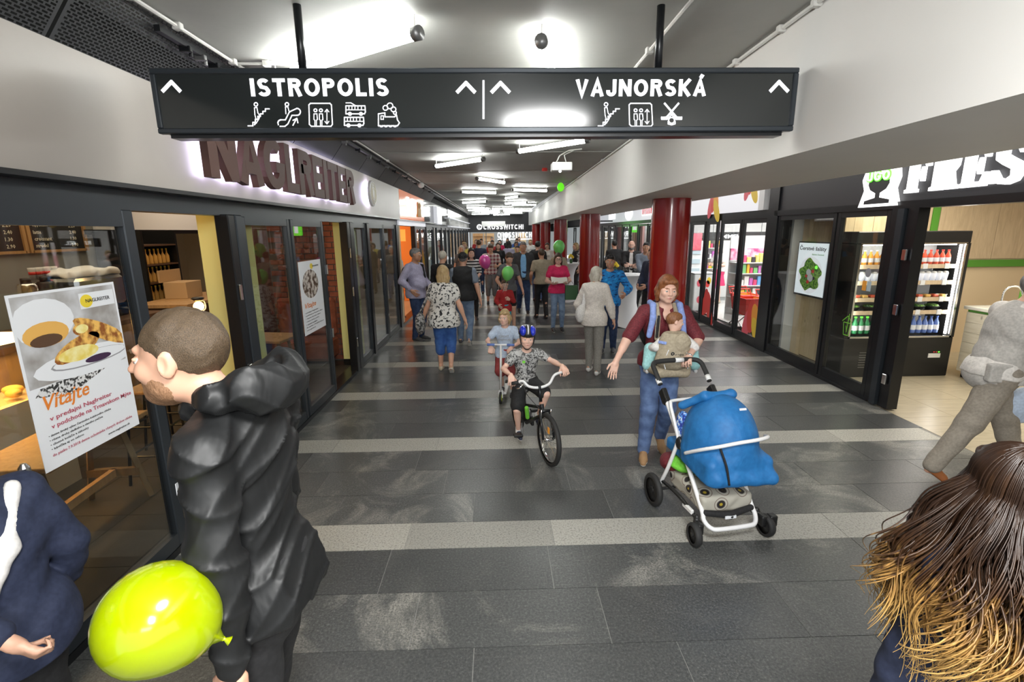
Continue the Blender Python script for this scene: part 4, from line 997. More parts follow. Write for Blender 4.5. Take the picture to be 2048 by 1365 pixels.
for i,(y,c) in enumerate(((4.78,'chrome'),(4.98,'black_plastic'))):
    t=thing('coffee_grinder',['tall polished steel canister left of the espresso machine','black coffee grinder beside the steel canister'][i],'grinder',(-4.45,y,1.15))
    MB().lathe([(.085,0),(.09,.3),(.075,.44),(.06,.46)],(-4.45,y,1.15),18).build('canister',M[c],t,40,world=True); MB().cyl((-4.45,y,1.61),(-4.45,y,1.66),.04,12).build('lid',M['black_plastic'],t,True,world=True)
for i in range(6):
    o=thing('paper_cup',f'paper cup with red band on the espresso machine, {ORD[i]} from the left','cup',(-4.62+.02*(i%2),5.05+i*.045,1.62),group='paper cups on the machine')
    MB().lathe([(.022,0),(.03,.1),(.031,.12)],(0,0,0),10).build('cup',M['paper'],o,True); MB().lathe([(.0285,.05),(.03,.08)],(0,0,0),10).build('band',M['petal_red'],o,True)
# trestle stools/table near the glass
def trestle(x,y,rz,lab,h=.62,l=.9):
    t=thing('wooden_trestle',lab,'table',(x,y,0),rz)
    MB().box(-.26,.26,-l/2,l/2,h,h+.035,b=.005).build('table_top',M['oak'],t)
    for s in(-1,1):
        for q in(-1,1): MB().tube([(q*.22,s*(l/2-.08),0),(q*.1,s*(l/2-.12),h)],.026,4).build('leg',M['trestle'],t)
        MB().box(-.19,.19,s*(l/2-.1)-.02,s*(l/2-.1)+.02,.2,.26).build('crossbar',M['trestle'],t)
    MB().box(-.02,.02,-l/2+.1,l/2-.1,.2,.26).build('stretcher',M['oak'],t)
trestle(-3.0,3.25,.1,'dark wooden trestle table just inside the front window',.66,1.0); trestle(-2.95,2.0,.1,'second wooden trestle table, cut by the left picture edge',.66,.9)
# items in first doorway: shelf with bottles, box, counter, lamp
t=thing('bottle_shelf','tall black shelf with rows of bottles inside the first doorway','shelf',(-4.85,6.95,0))
MB().box(-5.2,-4.6,6.62,6.66,0,2.1).build('side_panel',M['black_metal'],t,world=True); MB().box(-5.2,-4.6,7.3,7.34,0,2.1).build('side_panel',M['black_metal'],t,world=True)
for z in(1.15,1.4,1.64,1.9): MB().box(-5.2,-4.6,6.66,7.3,z,z+.02).build('shelf',M['wood_dark'],t,world=True)
btl=thing('bottle','golden bottle on the doorway shelf, lowest board, first from the left','bottle',(-4.72,6.72,1.17),group='bottles on the doorway shelf')
MB().lathe([(.026,0),(.028,.01),(.028,.1),(.01,.14),(.01,.18)],(0,0,0),10).build('glass_body',M['pastry'],btl,True); MB().cyl((0,0,.18),(0,0,.2),.012,8).build('cap',M['petal_yellow'],btl)
for z in(1.17,1.42,1.66):
    for i in range(7):
        if z==1.17 and i==0: continue
        c=copy_tree(btl,None,(-4.7,6.72+i*.085,z)); c['label']=f'golden bottle on the doorway shelf, {"lowest" if z<1.3 else "middle" if z<1.6 else "top"} board, {ORD[i]} from the left'
t=thing('bar_counter','dark wood-topped counter inside the first doorway','counter',(-4.2,7.0,0)); MB().box(-4.5,-3.9,6.2,7.5,0,1.16).build('counter_body',M['wood_dark'],t,world=True); MB().box(-4.55,-3.85,6.15,7.55,1.16,1.2).build('counter_top',M['oak'],t,world=True)
t=thing('cardboard_box','large open cardboard box on the bar counter','box',(-4.35,6.98,1.2)); MB().box(-4.5,-4.2,6.75,7.1,1.2,1.42,b=.004).build('box_body',M['cardboard'],t,world=True); MB().box(-4.52,-4.5,6.7,7.15,1.42,1.58).build('flap',M['cardboard'],t,world=True)
o=MB().lathe([(.06,0),(.06,.16),(.062,.165)],(-4.05,7.05,1.2),16).build('steel_tin',M['chrome'],None,40); tag(o,'shiny steel tin on the bar counter','tin')
o=MB().lathe([(.07,0),(.1,.06),(.09,.065)],(-4.05,7.28,1.2),14).build('bowl',M['copper'],None,40); tag(o,'copper bowl of rolls beside the steel tin','bowl')
for i in range(6):
    o=MB().ell((0,0,0),(.035,.05,.025),8,6).build('roll',M['cream_food'],None,True); o.location=(-4.05+.04*math.cos(i*1.1),7.28+.05*math.sin(i*1.1),1.29); tag(o,f'small pale roll in the copper bowl, {["right","back right","back left","left","front left","front right"][i]} one','roll','rolls in the copper bowl')
t=thing('table_lamp','round glowing amber lamp with a curved white handle in the doorway','lamp',(-3.45,5.72,1.12)); MB().ell((-3.45,5.72,1.24),.055,14,10).build('globe',M['lamp_glow'],t,True,world=True); MB().lathe([(.05,0),(.035,.05),(.03,.07)],(-3.45,5.72,1.12),14).build('base',M['black_plastic'],t,True,world=True)
MB().tube(smoothpath([(-3.45,5.78,1.3),(-3.45,5.84,1.28),(-3.45,5.85,1.2),(-3.45,5.78,1.17)]),.008,6).build('handle',M['paper'],t,True,world=True); MB().lathe([(.03,0),(.07,.03),(.05,.045)],(-3.45,5.72,1.3),14).build('cap',M['black_plastic'],t,True,world=True)
t=thing('lamp_table','small dark bar table under the amber lamp','table',(-3.45,5.75,0)); MB().box(-3.7,-3.2,5.5,6.0,1.08,1.12,b=.01).build('table_top',M['oak'],t,world=True)
for a in(-.2,.2):
    for b in(-.2,.2): MB().cyl((-3.45+a,5.75+b,0),(-3.45+a*.8,5.75+b*.8,1.08),.018,6).build('leg',M['black_metal'],t,world=True)
# bar stools in doorway
for i,(x,y) in enumerate(((-2.9,4.05),(-3.25,4.75))):
    t=thing('bar_stool',['black metal bar stool seen under the young man’s chin','second black metal bar stool farther inside the doorway'][i],'stool',(x,y,0))
    MB().box(-.17,.17,-.17,.17,.78,.81,b=.008).build('seat',M['oak'],t)
    for a in(-1,1):
        for b in(-1,1): MB().tube([(a*.2,b*.2,0),(a*.14,b*.14,.78)],.013,6).build('leg',M['black_metal'],t)
    for z in(.25,.5):
        s=.2-.06*z/.78; MB().tube([(-s,-s,z),(s,-s,z),(s,s,z),(-s,s,z)],.009,5,closed=True).build('footrest',M['black_metal'],t)
struct(MB().box(-5.24,-5.2,6.7,9.3,2.12,2.4).build('trim_board',M['white_wall'])); struct(MB().box(-5.24,-5.19,6.5,9.35,2.06,2.12).build('trim_rail',M['black_metal']))
# track lights
t=thing('track_light','black ceiling track with small spotlights inside the cafe','lamp',(-4.2,5,2.75)); MB().box(-4.22,-4.18,3.2,8.5,2.72,2.75).build('track',M['black_metal'],t,world=True)
for y in(4.3,5.6,6.3,7.5): MB().cyl((-4.2,y,2.72),(-4.14,y,2.6),.03,10,.045).build('spot_head',M['black_metal'],t,True,world=True); MB().ell((-4.13,y,2.585),.035,8,6).build('bulb',M['lamp_glow'],t,True,world=True)
# pendant lamps
def pendant(x,y,z,lab):
    t=thing('pendant_lamp',lab,'lamp',(x,y,z)); MB().lathe([(.02,.13),(.035,.12),(.06,.09),(.095,.03),(.1,0)],(x,y,z),20).build('shade',M['copper'],t,True,world=True); MB().cyl((x,y,z+.13),(x,y,2.95),.004,5).build('cord',M['black_plastic'],t,world=True); MB().ell((x,y,z+.02),.035,10,8).build('bulb',M['lamp_glow'],t,True,world=True)
pendant(-3.2,6.57,1.82,'copper pendant lamp behind the folding glass doors'); pendant(-3.4,8.6,1.85,'second copper pendant lamp deeper in the cafe')
# cafe seating seen through folding doors
t=thing('sofa','dark red bench sofa along the brick wall','sofa',(-3.0,7.5,0)); MB().box(-3.5,-2.6,7.45,7.9,.1,.45,b=.05).build('seat',M['brick'],t,world=True); MB().box(-3.5,-2.6,7.78,7.92,.45,1.05,b=.04).build('backrest',M['brick'],t,world=True)
trestle(-3.0,6.3,1.4,'small wooden cafe table behind the poster door',.72,.7)
t=thing('cafe_armchair','grey patterned armchair behind the folding glass doors','armchair',(-2.95,5.3,0)); M['grey_pattern']=noisy('grey_pattern',(.04,.04,.04),(.35,.34,.33),30,.9,.45,.55)
MB().box(-3.25,-2.75,5.0,5.5,.15,.46,b=.05).build('seat',M['grey_pattern'],t,world=True); MB().box(-3.32,-3.2,5.0,5.5,.4,1.1,b=.04).build('backrest',M['grey_pattern'],t,world=True)
for a in(-3.2,-2.8):
    for b in(5.05,5.45): MB().cyl((a,b,0),(a,b,.16),.02,6).build('leg',M['wood_dark'],t,world=True)
for i,(y,z,w_) in enumerate(((6.0,1.75,.5),(7.0,1.7,.35))):
    t=thing('wall_picture',['framed picture on the cafe partition','smaller framed picture further along the cafe partition'][i],'picture',(-5.24,y+1,z)); MB().box(-5.24,-5.22,y+.9,y+.9+w_,z-.3,z+.2).build('frame',M['wood_dark'],t,world=True); MB().box(-5.225,-5.215,y+.93,y+.87+w_,z-.27,z+.17).build('print',M['print_cream'],t,world=True)
# posters
def poster(name,lab,x,y0,y1,z0,z1,fn):
    t=thing(name,lab,'poster',(x,y0,z0)); MB().box(x,x+.003,y0,y1,z0,z1).build('sheet',M['paper'],t,world=True)
    fn(t,x+.003,y0,y1,z0,z1); return t
def flat(t,name,m,x,pts,off=.0008): MB().add([(x+off,a,b) for a,b in pts],[tuple(range(len(pts)))]).build(name,M[m],t,world=True)
def blob(cx,cy,rx,ry,n=18,a0=0,rot=0,a1=360):
    o=[]
    for i in range(n):
        a=math.radians(a0+(a1-a0)*i/n); x=rx*math.cos(a); y=ry*math.sin(a); o.append((cx+x*math.cos(rot)-y*math.sin(rot),cy+x*math.sin(rot)+y*math.cos(rot)))
    return o
def p1(t,x,y0,y1,z0,z1):
    W=y1-y0;Hh=z1-z0; U=lambda a,b:(y0+a*W,z0+b*Hh)
    S=lambda pts:[U(min(max(a,.015),.985),b) for a,b in pts]
    # photo area with soft grey ground
    M['poster_ground']=noisy('poster_ground',(.3,.28,.26),(.62,.63,.65),5,.4,.35,.6); M['crust']=noisy('crust',(.28,.09,.02),(.85,.5,.12),26,.4,.4,.6); M['custard']=noisy('custard',(.8,.62,.12),(.9,.82,.4),20,.4)
    flat(t,'photo_print','poster_ground',x,S([(.02,.48),(.98,.48),(.98,.985),(.02,.985)]),.0004)
    flat(t,'cup_print','paper',x,S(blob(.25,.83,.27,.13)),.0008); flat(t,'coffee_print','pastry',x,S(blob(.25,.76,.2,.07)),.001); flat(t,'coffee_shadow','wood_dark',x,S(blob(.24,.725,.14,.035)),.0012)
    flat(t,'plate_print','paper',x,S(blob(.62,.55,.55,.085)),.0012); flat(t,'plate_rim','print_grey',x,S(blob(.62,.56,.4,.045)),.0013); flat(t,'plate_well','paper',x,S(blob(.62,.563,.38,.04)),.0014)
    for cx,cy,rx,ry,r in((.78,.70,.3,.055,-.35),(.5,.64,.24,.06,.2)): flat(t,'roll_print','crust',x,S(blob(cx,cy,rx,ry,rot=r)),.0016)
    flat(t,'custard_print','custard',x,S(blob(.5,.605,.2,.045)),.0018); flat(t,'swirl_print','crust',x,S(blob(.58,.745,.1,.042)),.002); flat(t,'swirl_print','custard',x,S(blob(.57,.745,.065,.027)),.0022)
    flat(t,'berries_print','berry',x,S(blob(.68,.545,.14,.022)),.0022)
    M['crumbs']=noisy('crumbs',(.7,.7,.7),(.03,.03,.03),70,.5,.48,.54); flat(t,'crumb_band','crumbs',x,S([(.05,.43),(.35,.38),(.98,.52),(.98,.56),(.5,.49),(.1,.47)]),.0006)
    flat(t,'logo_card','paper',x,S([(.6,.86),(.97,.86),(.97,.955),(.6,.955)]),.0016); flat(t,'logo_disc','print_yellow',x,S(blob(.67,.905,.065,.04)),.0018)
    mb=MB()
    def tx(s,a,b,w_,h_,mat_,bold=.01,sh=0):
        mb=MB(); text(mb,s,(x+.0025,*U(a,b)),(0,1,0),(0,0,1),w_*W,h_*Hh,.0006,bold,res=2,shear=sh); mb.build('lettering',M[mat_],t,world=True)
    tx('NAGLREITER',.66,.895,.26,.022,'print_black'); tx('Vítajte',.1,.315,.42,.11,'print_orange',.01,.25)
    tx('v predajni Naglreiter',.12,.268,.62,.034,'print_red',.012); tx('v podchode na Trnavskom Mýte',.12,.222,.84,.034,'print_red',.012)
    for i,s in enumerate(('• denne široký výber čerstvého kváskového chleba','• rôzne druhy sladkého a slaného pečiva','• chutné koláče a zákusky','• kávička aj so sebou')): tx(s,.08,.185-i*.026,(.62,.52,.36,.3)[i],.018,'print_black',.004)
    tx('do piatku 7.9.2018 denne ochutnávka rôznych druhov chleba',.08,.068,.84,.022,'print_red',.006); tx('www.naglreiter.sk',.62,.03,.26,.018,'print_black',.008)
poster('poster','large pastry poster reading Vítajte on the front window',-2.115,2.16,2.77,.97,1.8,p1)
def p2(t,x,y0,y1,z0,z1):
    W=y1-y0;Hh=z1-z0; U=lambda a,b:(y0+a*W,z0+b*Hh); S=lambda pts:[U(a,b) for a,b in pts]
    M['choc_print']=noisy('choc_print',(.08,.04,.02),(.6,.55,.5),16,.4,.42,.58)
    flat(t,'cake_print','choc_print',x,S(blob(.45,.68,.36,.2)),.0006); flat(t,'logo_disc','print_yellow',x,S(blob(.55,.92,.07,.04)),.0008)
    def tx(s,a,b,w_,h_,mat_,bold=.01,sh=0):
        mb=MB(); text(mb,s,(x+.0025,*U(a,b)),(0,1,0),(0,0,1),w_*W,h_*Hh,.0006,bold,res=2,shear=sh); mb.build('lettering',M[mat_],t,world=True)
    tx('Vítajte',.1,.34,.5,.09,'print_orange',.01,.25); tx('NAGLREITER',.58,.91,.3,.02,'print_black')
    for i in range(7): tx(('v predajni Naglreiter','v podchode na Trnavskom Mýte','• denne široký výber','• rôzne druhy pečiva','• chutné koláče','do piatku 7.9.2018 denne','www.naglreiter.sk')[i],.08,.29-i*.04,(.6,.8,.7,.6,.5,.82,.4)[i],.02,'print_black',.006)
poster('poster','smaller white Vítajte poster on the folding glass door',-2.115,5.32,5.98,.95,1.75,p2)
# NAGLREITER halo letters
t=thing('shop_lettering','brown raised letters NAGLREITER glowing white behind','sign',(-2.1,5.6,2.45))
def put(i,m): m.build('letter',M['letter_brown'],t,world=True)
stroke_text('NAGLREITER',(-2.095,3.76,2.45),(0,1,0),(0,0,1),3.68,.45,.055,.21,.05,parts=put)
hm=MB(); stroke_text('NAGLREITER',(-2.102,3.78,2.46),(0,1,0),(0,0,1),3.64,.43,.004,.15,.09,mb=hm); hm.build('halo_led',M['halo_led'],t,world=True)['kind']='stuff'
for y in(3.9,4.6,5.3,6.0,6.7,7.3): MB().cyl((-2.15,y,2.6),(-2.1,y,2.6),.006,6).build('stud',M['chrome'],t,world=True)
t=thing('disc_sign','round cream disc sign with glowing rim right of the brown letters','sign',(-2.07,8.55,2.68))
Td=TT(rotm(0,math.pi/2,0),(-2.07,8.55,2.68))
MB().lathe([(.01,-.02),(.2,-.02),(.205,-.01),(.205,.02),(.19,.03),(.01,.03)],(0,0,0),32,Td).build('disc',M['white_plastic'],t,40,world=True)
for r in(.08,.125,.165): MB(Td).tube([(r*math.cos(a),r*math.sin(a),.032) for a in np.linspace(0,6.283,25)[:-1]],.006,5,closed=True).build('ring',M['print_cream'],t,world=True)
MB().lathe([(.01,-.026),(.185,-.026),(.185,-.022)],(0,0,0),32,Td).build('halo_led',M['halo_led'],t,world=True)
for q in(-1,1): MB().cyl((-2.15,8.55+q*.1,2.68),(-2.09,8.55+q*.1,2.68),.006,6).build('stud',M['chrome'],t,world=True)
# next shops on the left: orange one, glass-fronted ones
struct(MB().box(-2.4,-2.15,11.32,15.0,2.36,2.98).build('wall_left',M['orange_panel']))
t=thing('shop_sign','glossy orange shop header with glowing white letters','sign',(-2.13,13,2.5)); mb=MB(); stroke_text('LU',(-2.149,12.2,2.47),(0,1,0),(0,0,1),1.3,.4,.03,.24,.2,mb=mb); mb.build('lettering',M['led_white'],t,world=True)
mb=MB(); mb.box(-2.15,-2.12,13.7,14.3,2.45,2.68); mb.ell((-2.13,13.85,2.76),(.02,.13,.1),12,8); mb.ell((-2.13,14.15,2.76),(.02,.13,.1),12,8); mb.build('brown_emblem',M['pastry'],t,world=True)
struct(MB().box(-2.17,-2.12,11.0,15.0,2.2,2.33).build('trim_11',M['led_grey']))
struct(MB().box(-2.4,-2.15,15.05,22,2.33,3.0).build('wall_left',mat('gloss_grey',(.12,.12,.12),.08,spec=.8)))
M['ribbed']=noisy('ribbed',(.35,.35,.34),(.7,.7,.68),3,.25,.4,.6,vs=(1,6,.1)); struct(MB().box(-2.4,-2.1,22,37.5,2.33,2.62).build('wall_left',M['ribbed'])); struct(MB().box(-2.4,-2.13,22,37.5,2.66,3.0).build('wall_left',M['ribbed'])); struct(MB().box(-2.4,-2.02,21.9,37.5,2.62,2.655).build('trim_12',M['led_grey'])); struct(MB().box(-2.4,-2.02,21.9,37.5,2.26,2.3).build('trim_13',M['led_grey']))
t=thing('light_box','upright white light box hanging on the glossy grey shop front','sign',(-2.05,18,2.6)); MB().box(-2.15,-2.02,17.2,18.6,2.3,2.9,b=.02).build('box',M['led_grey'],t,world=True); MB().box(-2.03,-2.01,17.4,18.4,2.35,2.55).build('panel',M['led_soft'],t,world=True)
# orange shop interior
struct(MB().box(-6,-2.2,11.3,20,2.95,3.0).build('ceiling_orange',M['white_wall'])); struct(MB().box(-6.1,-6,11.3,37,0,3).build('wall_shops_back',M['orange_wall'])); struct(MB().box(-6,-2.2,15.1,15.2,0,3).build('wall_shop_divider',M['orange_wall'])); struct(MB().box(-6,-2.3,11.26,20,-.1,-.006).build('floor_shops',M['beige_floor']))
t=thing('orange_sign','glowing orange sign hanging in the doorway of the orange shop','sign',(-2.6,12.6,2.05)); MB().box(-3.15,-2.3,12.6,12.66,1.83,2.12).build('panel',M['led_orange'],t,world=True); mb=MB(); text(mb,'AKČIA',(-2.9,12.598,1.9),(1,0,0),(0,0,1),.35,.09,.004); mb.build('lettering',M['led_soft'],t,world=True)
for z in (2.12,): MB().cyl((-2.6,12.63,2.12),(-2.6,12.63,2.95),.006,5).build('cord',M['black_metal'],t,world=True)
o=MB().box(-4.6,-3.2,13.2,13.9,0,1.0,b=.02).build('shop_counter',M['led_orange']); tag(o,'low orange counter inside the orange shop doorway','counter')
post(12.9,13.15,'trim_14'); leafL(13.2,14.0,'window_7',g='pane_dark'); leafL(14.02,14.9,'window_8',g='pane_dark'); post(15.0,15.2,'trim_15')
o=struct(MB().box(-2.6,-2.3,16.2,17.6,0,2.2).build('wall_panel_green',mat('pale_green',(.4,.48,.36),.6)))
for i,y in enumerate((15.25,17.7,19.2,20.8,22.4,24.1,26,28,30,32.5,35)):
    leafL(y,y+1.4,f'window_{9+i}',g='pane_glass'); post(y+1.42,y+1.55,f'trim_{20+i}')
struct(MB().box(-3.4,-3.3,17.6,37,0,2.9).build('wall_display_back',noisy('shop_backdrop',(.5,.42,.34),(.75,.72,.68),1,.7,.4,.6,vs=(1,3,.3))))
# door end return next to bay 2
leafL(7.46,8.18,'window_30',g='pane_dark')
# ================= RIGHT SIDE =================
def part(n,m,t,*b,bv=0): return MB(TR).box(*b,b=bv).build(n,M[m],t,world=True)
def rthing(n,lab,cat,u,y,z=0,group=None): p=RP_(u,y,z); return thing(n,lab,cat,tuple(p),0,group)
def leafR(y0,y1,name,z1=2.25,u=0,fw=.07,g='pane_glass',m='black_metal',z0=.03,stileL=None):
    o=thing(name,None,None,tuple(RP_(u,y0,0))); o['kind']='structure'
    part('stile',m,o,u-.03,u+.03,y0,y0+fw,z0,z1,bv=.006); part('stile',m,o,u-.03,u+.03,y1-fw,y1,z0,z1,bv=.006)
    part('rail',m,o,u-.028,u+.028,y0+fw,y1-fw,z1-fw,z1); part('rail',m,o,u-.028,u+.028,y0+fw,y1-fw,z0,z0+.14)
    part('pane',g,o,u-.005,u+.005,y0+fw*.8,y1-fw*.8,z0+.12,z1-fw*.8); return o
def rs(n,m,*b): return struct(MB(TR).box(*b).build(n,M[m]))
rs('wall_right_shops','charcoal_panel',-.02,.25,-3,8.28,2.33,3.27); rs('trim_40','black_metal',-.05,.12,-3,8.1,2.25,2.33); rs('trim_41','black_metal',-.04,.06,5.55,24,0,.04)
leafR(6.55,8.0,'window_31'); leafR(5.6,6.53,'window_32')
for i,(a,b,u) in enumerate(((5.46,5.57,-.02),(5.36,5.45,-.05),(5.2,5.34,-.02))): rs(f'door_{i+1}','black_metal' if i!=1 else 'anthracite',u-.03,u+.09,a,b,.02,2.25)
for z in(.3,1.1,1.7):
    o=MB(TR).box(-.085,-.06,5.24,5.3,z,z+.12,b=.006).build('door_hinge',M['chrome']); tag(o,f'steel hinge on the folded black doors of the juice shop, {"lowest" if z<1 else "middle" if z<1.5 else "top"} one','hinge')
rs('trim_42','black_metal',-.05,.2,8.0,8.3,0,3.2)
# salad screen
t=rthing('advert_screen','bright screen reading Čerstvé šaláty over a bowl of salad','screen',.2,7.2,1.08)
part('housing','black_plastic',t,.072,.11,6.76,7.52,1.06,1.86); part('display','led_panel' if 'led_panel' in M else 'led_soft',t,.062,.073,6.79,7.49,1.09,1.84)
M['screen_white']=mat('screen_white',(.8,.85,.9),.3,emit=(.86,.93,1),es=.32); [c for c in t.children if c.name.startswith('display')][0].data.materials[0]=M['screen_white']
def onR(t,name,m,u,pts): MB(TR).add([(u,a,b) for a,b in pts],[tuple(range(len(pts)))[::-1]]).build(name,M[m],t,world=True)
M['salad']=noisy('salad',(.02,.12,.01),(.3,.6,.08),38,.5,.4,.6); bsdf(M['salad']).inputs['Emission Strength'].default_value=.0
onR(t,'bowl_print','led_grey',.0615,blob(7.14,1.38,.29,.27,24)); onR(t,'salad_print','salad',.060,[(7.14+.25*(1+.16*math.sin(7*a))*math.cos(a),1.38+.22*(1+.16*math.sin(5*a+1))*math.sin(a)) for a in np.linspace(0,6.2,40)])
for cx,cy,r,mm in((7.25,1.42,.06,'paper'),(7.2,1.34,.07,'paper'),(7.15,1.44,.035,'petal_red'),(7.3,1.36,.03,'petal_red'),(7.12,1.34,.03,'berry'),(7.25,1.28,.035,'petal_red'),(7.08,1.5,.03,'led_green')): onR(t,'topping_print',mm,.0585,blob(cx-.08,cy,r,r*.8,12))
mb=MB(TR); text(mb,'Čerstvé šaláty',(.060,7.46,1.72),(0,-1,0),(0,0,1),.64,.09,.001,.012); mb.build('lettering',M['print_black'],t,world=True)
mb=MB(TR); text(mb,'denne čerstvé',(.060,7.14,1.67),(0,-1,0),(0,0,1),.28,.025,.001,.0); mb.build('lettering',M['print_green'],t,world=True)
# plank pier behind it
wp=rs('wall_plank_pier','wood_dark',.45,.7,7.1,7.95,0,2.95)
for i in range(6):
    part('plank','pale_plank',wp,.43,.45,7.1+i*.142+.002,7.1+(i+1)*.142-.002,.02,2.95)
for i in range(2): part('plank','pale_plank',wp,.45+i*.125+.002,.45+(i+1)*.125-.002,7.08,7.1,.02,2.95)
# interior shell of juice shop
ff=struct(MB().box(4.35,9.6,-1,8.2,-.1,-.012).build('floor_juice_shop',M['void_black']))
for i in range(9):
    for j in range(7):
        x0=4.43+i*.6; y0=.6+j*1.1+(.55 if i%2 else 0); T=MB(); x1=x0+.597
        y1=min(y0+1.097,8.2)
        if i==0: T.add([(4.43+.025*(y0-5.2),y0,-.02),(x1,y0,-.02),(x1,y1,-.02),(4.43+.025*(y1-5.2),y1,-.02),(4.43+.025*(y0-5.2),y0,0),(x1,y0,0),(x1,y1,0),(4.43+.025*(y1-5.2),y1,0)],[(0,3,2,1),(4,5,6,7),(0,1,5,4),(1,2,6,5),(2,3,7,6),(3,0,4,7)])
        else: T.box(x0,x1,y0,y1,-.02,0)
        T.build('floor_plank',M['beige_floor'],ff)
struct(MB().box(4.75,9.7,-1,8.2,2.95,3.0).build('ceiling_juice_shop',M['white_wall']))
bwl=struct(MB().box(4.9,9.7,7.8,7.95,0,3).build('wall_juice_back',M['cream_wall']))
for i,(a,b) in enumerate(((5.0,5.9),(5.9,6.82),(6.95,7.9),(7.9,8.9),(8.9,9.6))): MB().box(a+.004,b-.004,7.775,7.8,1.55,2.95).build('panel',M['wood_panel'],bwl)
MB().box(6.83,6.94,7.77,7.8,1.55,2.95).build('stripe',M['green_paint'],bwl); MB().box(6.3,9.6,7.765,7.8,1.42,1.53).build('stripe',M['green_paint'],bwl)
struct(MB().box(9.6,9.75,-1,8,0,3).build('wall_juice_side',M['wood_panel'])); struct(MB().box(4.6,9.7,-1.1,-.95,0,3).build('wall_juice_near',M['white_wall']))
# fridge
FX0,FX1,FY0,FY1=4.75,6.30,6.5,7.0
t=thing('display_fridge','tall black open display fridge with juices, salads and bottles','fridge',((FX0+FX1)/2,FY0+.4,0))
def fb(n,m,*b,bv=0): return MB().box(*b,b=bv).build(n,M[m],t,world=True)
fb('base','black_plastic',FX0,FX1,FY0,FY1,.0,.56,bv=.01); fb('top_panel','black_plastic',FX0,FX1,FY0,FY1,1.84,2.0,bv=.01); fb('side_panel','black_plastic',FX0,FX0+.06,FY0,FY1,.56,1.84); fb('side_panel','black_plastic',FX1-.06,FX1,FY0,FY1,.56,1.84); fb('back_panel','white_plastic',FX0+.06,FX1-.06,FY1-.05,FY1,.56,1.84)
for i in range(7): fb('grille_slat','grey_metal',5.0,5.62,FY0-.006,FY0,.14+i*.035,.15+i*.035)
fb('light_bar','strip_light',FX1-.1,FX1-.086,FY0+.03,FY0+.06,.6,1.82); fb('light_bar','strip_light',FX0+.085,FX0+.1,FY0+.03,FY0+.06,.6,1.82); fb('light_bar','strip_light',FX0+.1,FX1-.1,FY0+.1,FY0+.14,1.815,1.835)
fb('frame_trim','chrome',FX0+.05,FX0+.075,FY0-.01,FY0+.01,.56,1.84); fb('frame_trim','chrome',FX1-.075,FX1-.05,FY0-.01,FY0+.01,.56,1.84); fb('frame_trim','chrome',FX0+.05,FX1-.05,FY0-.01,FY0+.01,.56,.585); fb('frame_trim','chrome',FX0+.05,FX1-.05,FY0-.01,FY0+.01,1.83,1.85)
fb('control_panel','white_plastic',5.98,6.15,FY0-.008,FY0,.27,.33)
for i,c in enumerate(('petal_red','petal_red','led_green')): fb('button',c,6.04+i*.035,6.06+i*.035,FY0-.012,FY0-.008,.345,.36)
SH=[.6,.92,1.1,1.33,1.55]
for z in SH[1:]: fb('shelf','chrome',FX0+.08,FX1-.08,FY0+.08,FY1-.05,z-.02,z); fb('price_rail','wood_panel',FX0+.08,FX1-.08,FY0+.065,FY0+.08,z-.045,z+.01)
for z in SH[1:]:
    for q in(5.4,5.75,6.05): fb('price_card','paper',q,q+.06,FY0+.055,FY0+.065,z-.05,z+.02)
def proto(n,lab,cat,grp,build):
    o=thing(n,lab,cat,(0,0,-5),0,grp); build(o); return o
def spread(o,pts,labs=None):
    first=True
    for i,p in enumerate(pts):
        if first: o.location=p; q=o; first=False
        else: q=copy_tree(o,None,p)
        if labs: q['label']=labs[i] if isinstance(labs,list) else labs
def bott(cm,cap,h=.2,r=.032):
    def f(o): MB().lathe([(r*.95,0),(r,.01),(r,h*.6),(r*.4,h*.82),(r*.38,h*.93)],(0,0,0),10).build('bottle_body',M[cm],o,True); MB().cyl((0,0,h*.93),(0,0,h),r*.48,8).build('cap',M[cap],o); MB().lathe([(r*1.03,h*.2),(r*1.03,h*.48)],(0,0,0),10).build('label_band',M['paper'],o)
    return f
mk('juice_yellow',(.75,.6,.08),.25); mk('juice_red',(.65,.1,.05),.25); mk('juice_orange',(.8,.35,.05),.25); mk('water_blue',(.12,.2,.5),.15); mk('water_green',(.05,.3,.12),.15); mk('water_clear',(.5,.6,.65),.15)
XS=np.arange(4.89,6.18,.083)
def row(n,lab,cat,grp,b,xs,z,y=FY0+.13): 
    xs=list(xs); 
    if xs: spread(proto(n,lab,cat,grp,b),[(x,y,z) for x in xs],[f'{lab}, {ORD[i]} from the left' for i in range(len(xs))])
row('juice_bottle','orange juice bottle on the fridge’s top shelf','bottle','orange juices on the top fridge shelf',bott('juice_orange','paper',.2),XS[:5],1.551)
row('juice_bottle','yellow juice bottle on the fridge’s top shelf','bottle','yellow juices on the top fridge shelf',bott('juice_yellow','petal_yellow',.2),XS[5:11],1.551)
row('juice_bottle','red juice bottle on the fridge’s top shelf','bottle','red juices on the top fridge shelf',bott('juice_red','petal_red',.2),XS[11:],1.551)
def cup(o): MB().lathe([(.028,0),(.038,.1),(.04,.105)],(0,0,0),10).build('cup_body',M['led_grey'],o,True); MB().lathe([(.04,.105),(.03,.13),(.01,.135)],(0,0,0),10).build('lid',M['white_plastic'],o,True)
row('smoothie_cup','lidded dessert cup on the fridge’s second shelf','cup','cups on the second fridge shelf',cup,XS[::1],1.331)
def tub(c):
    def f(o): MB().box(-.045,.045,-.05,.05,0,.06,b=.01).build('tub',M['clear_glass'],o); MB().box(-.038,.038,-.043,.043,.005,.045,b=.01).build('filling',M[c],o)
    return f
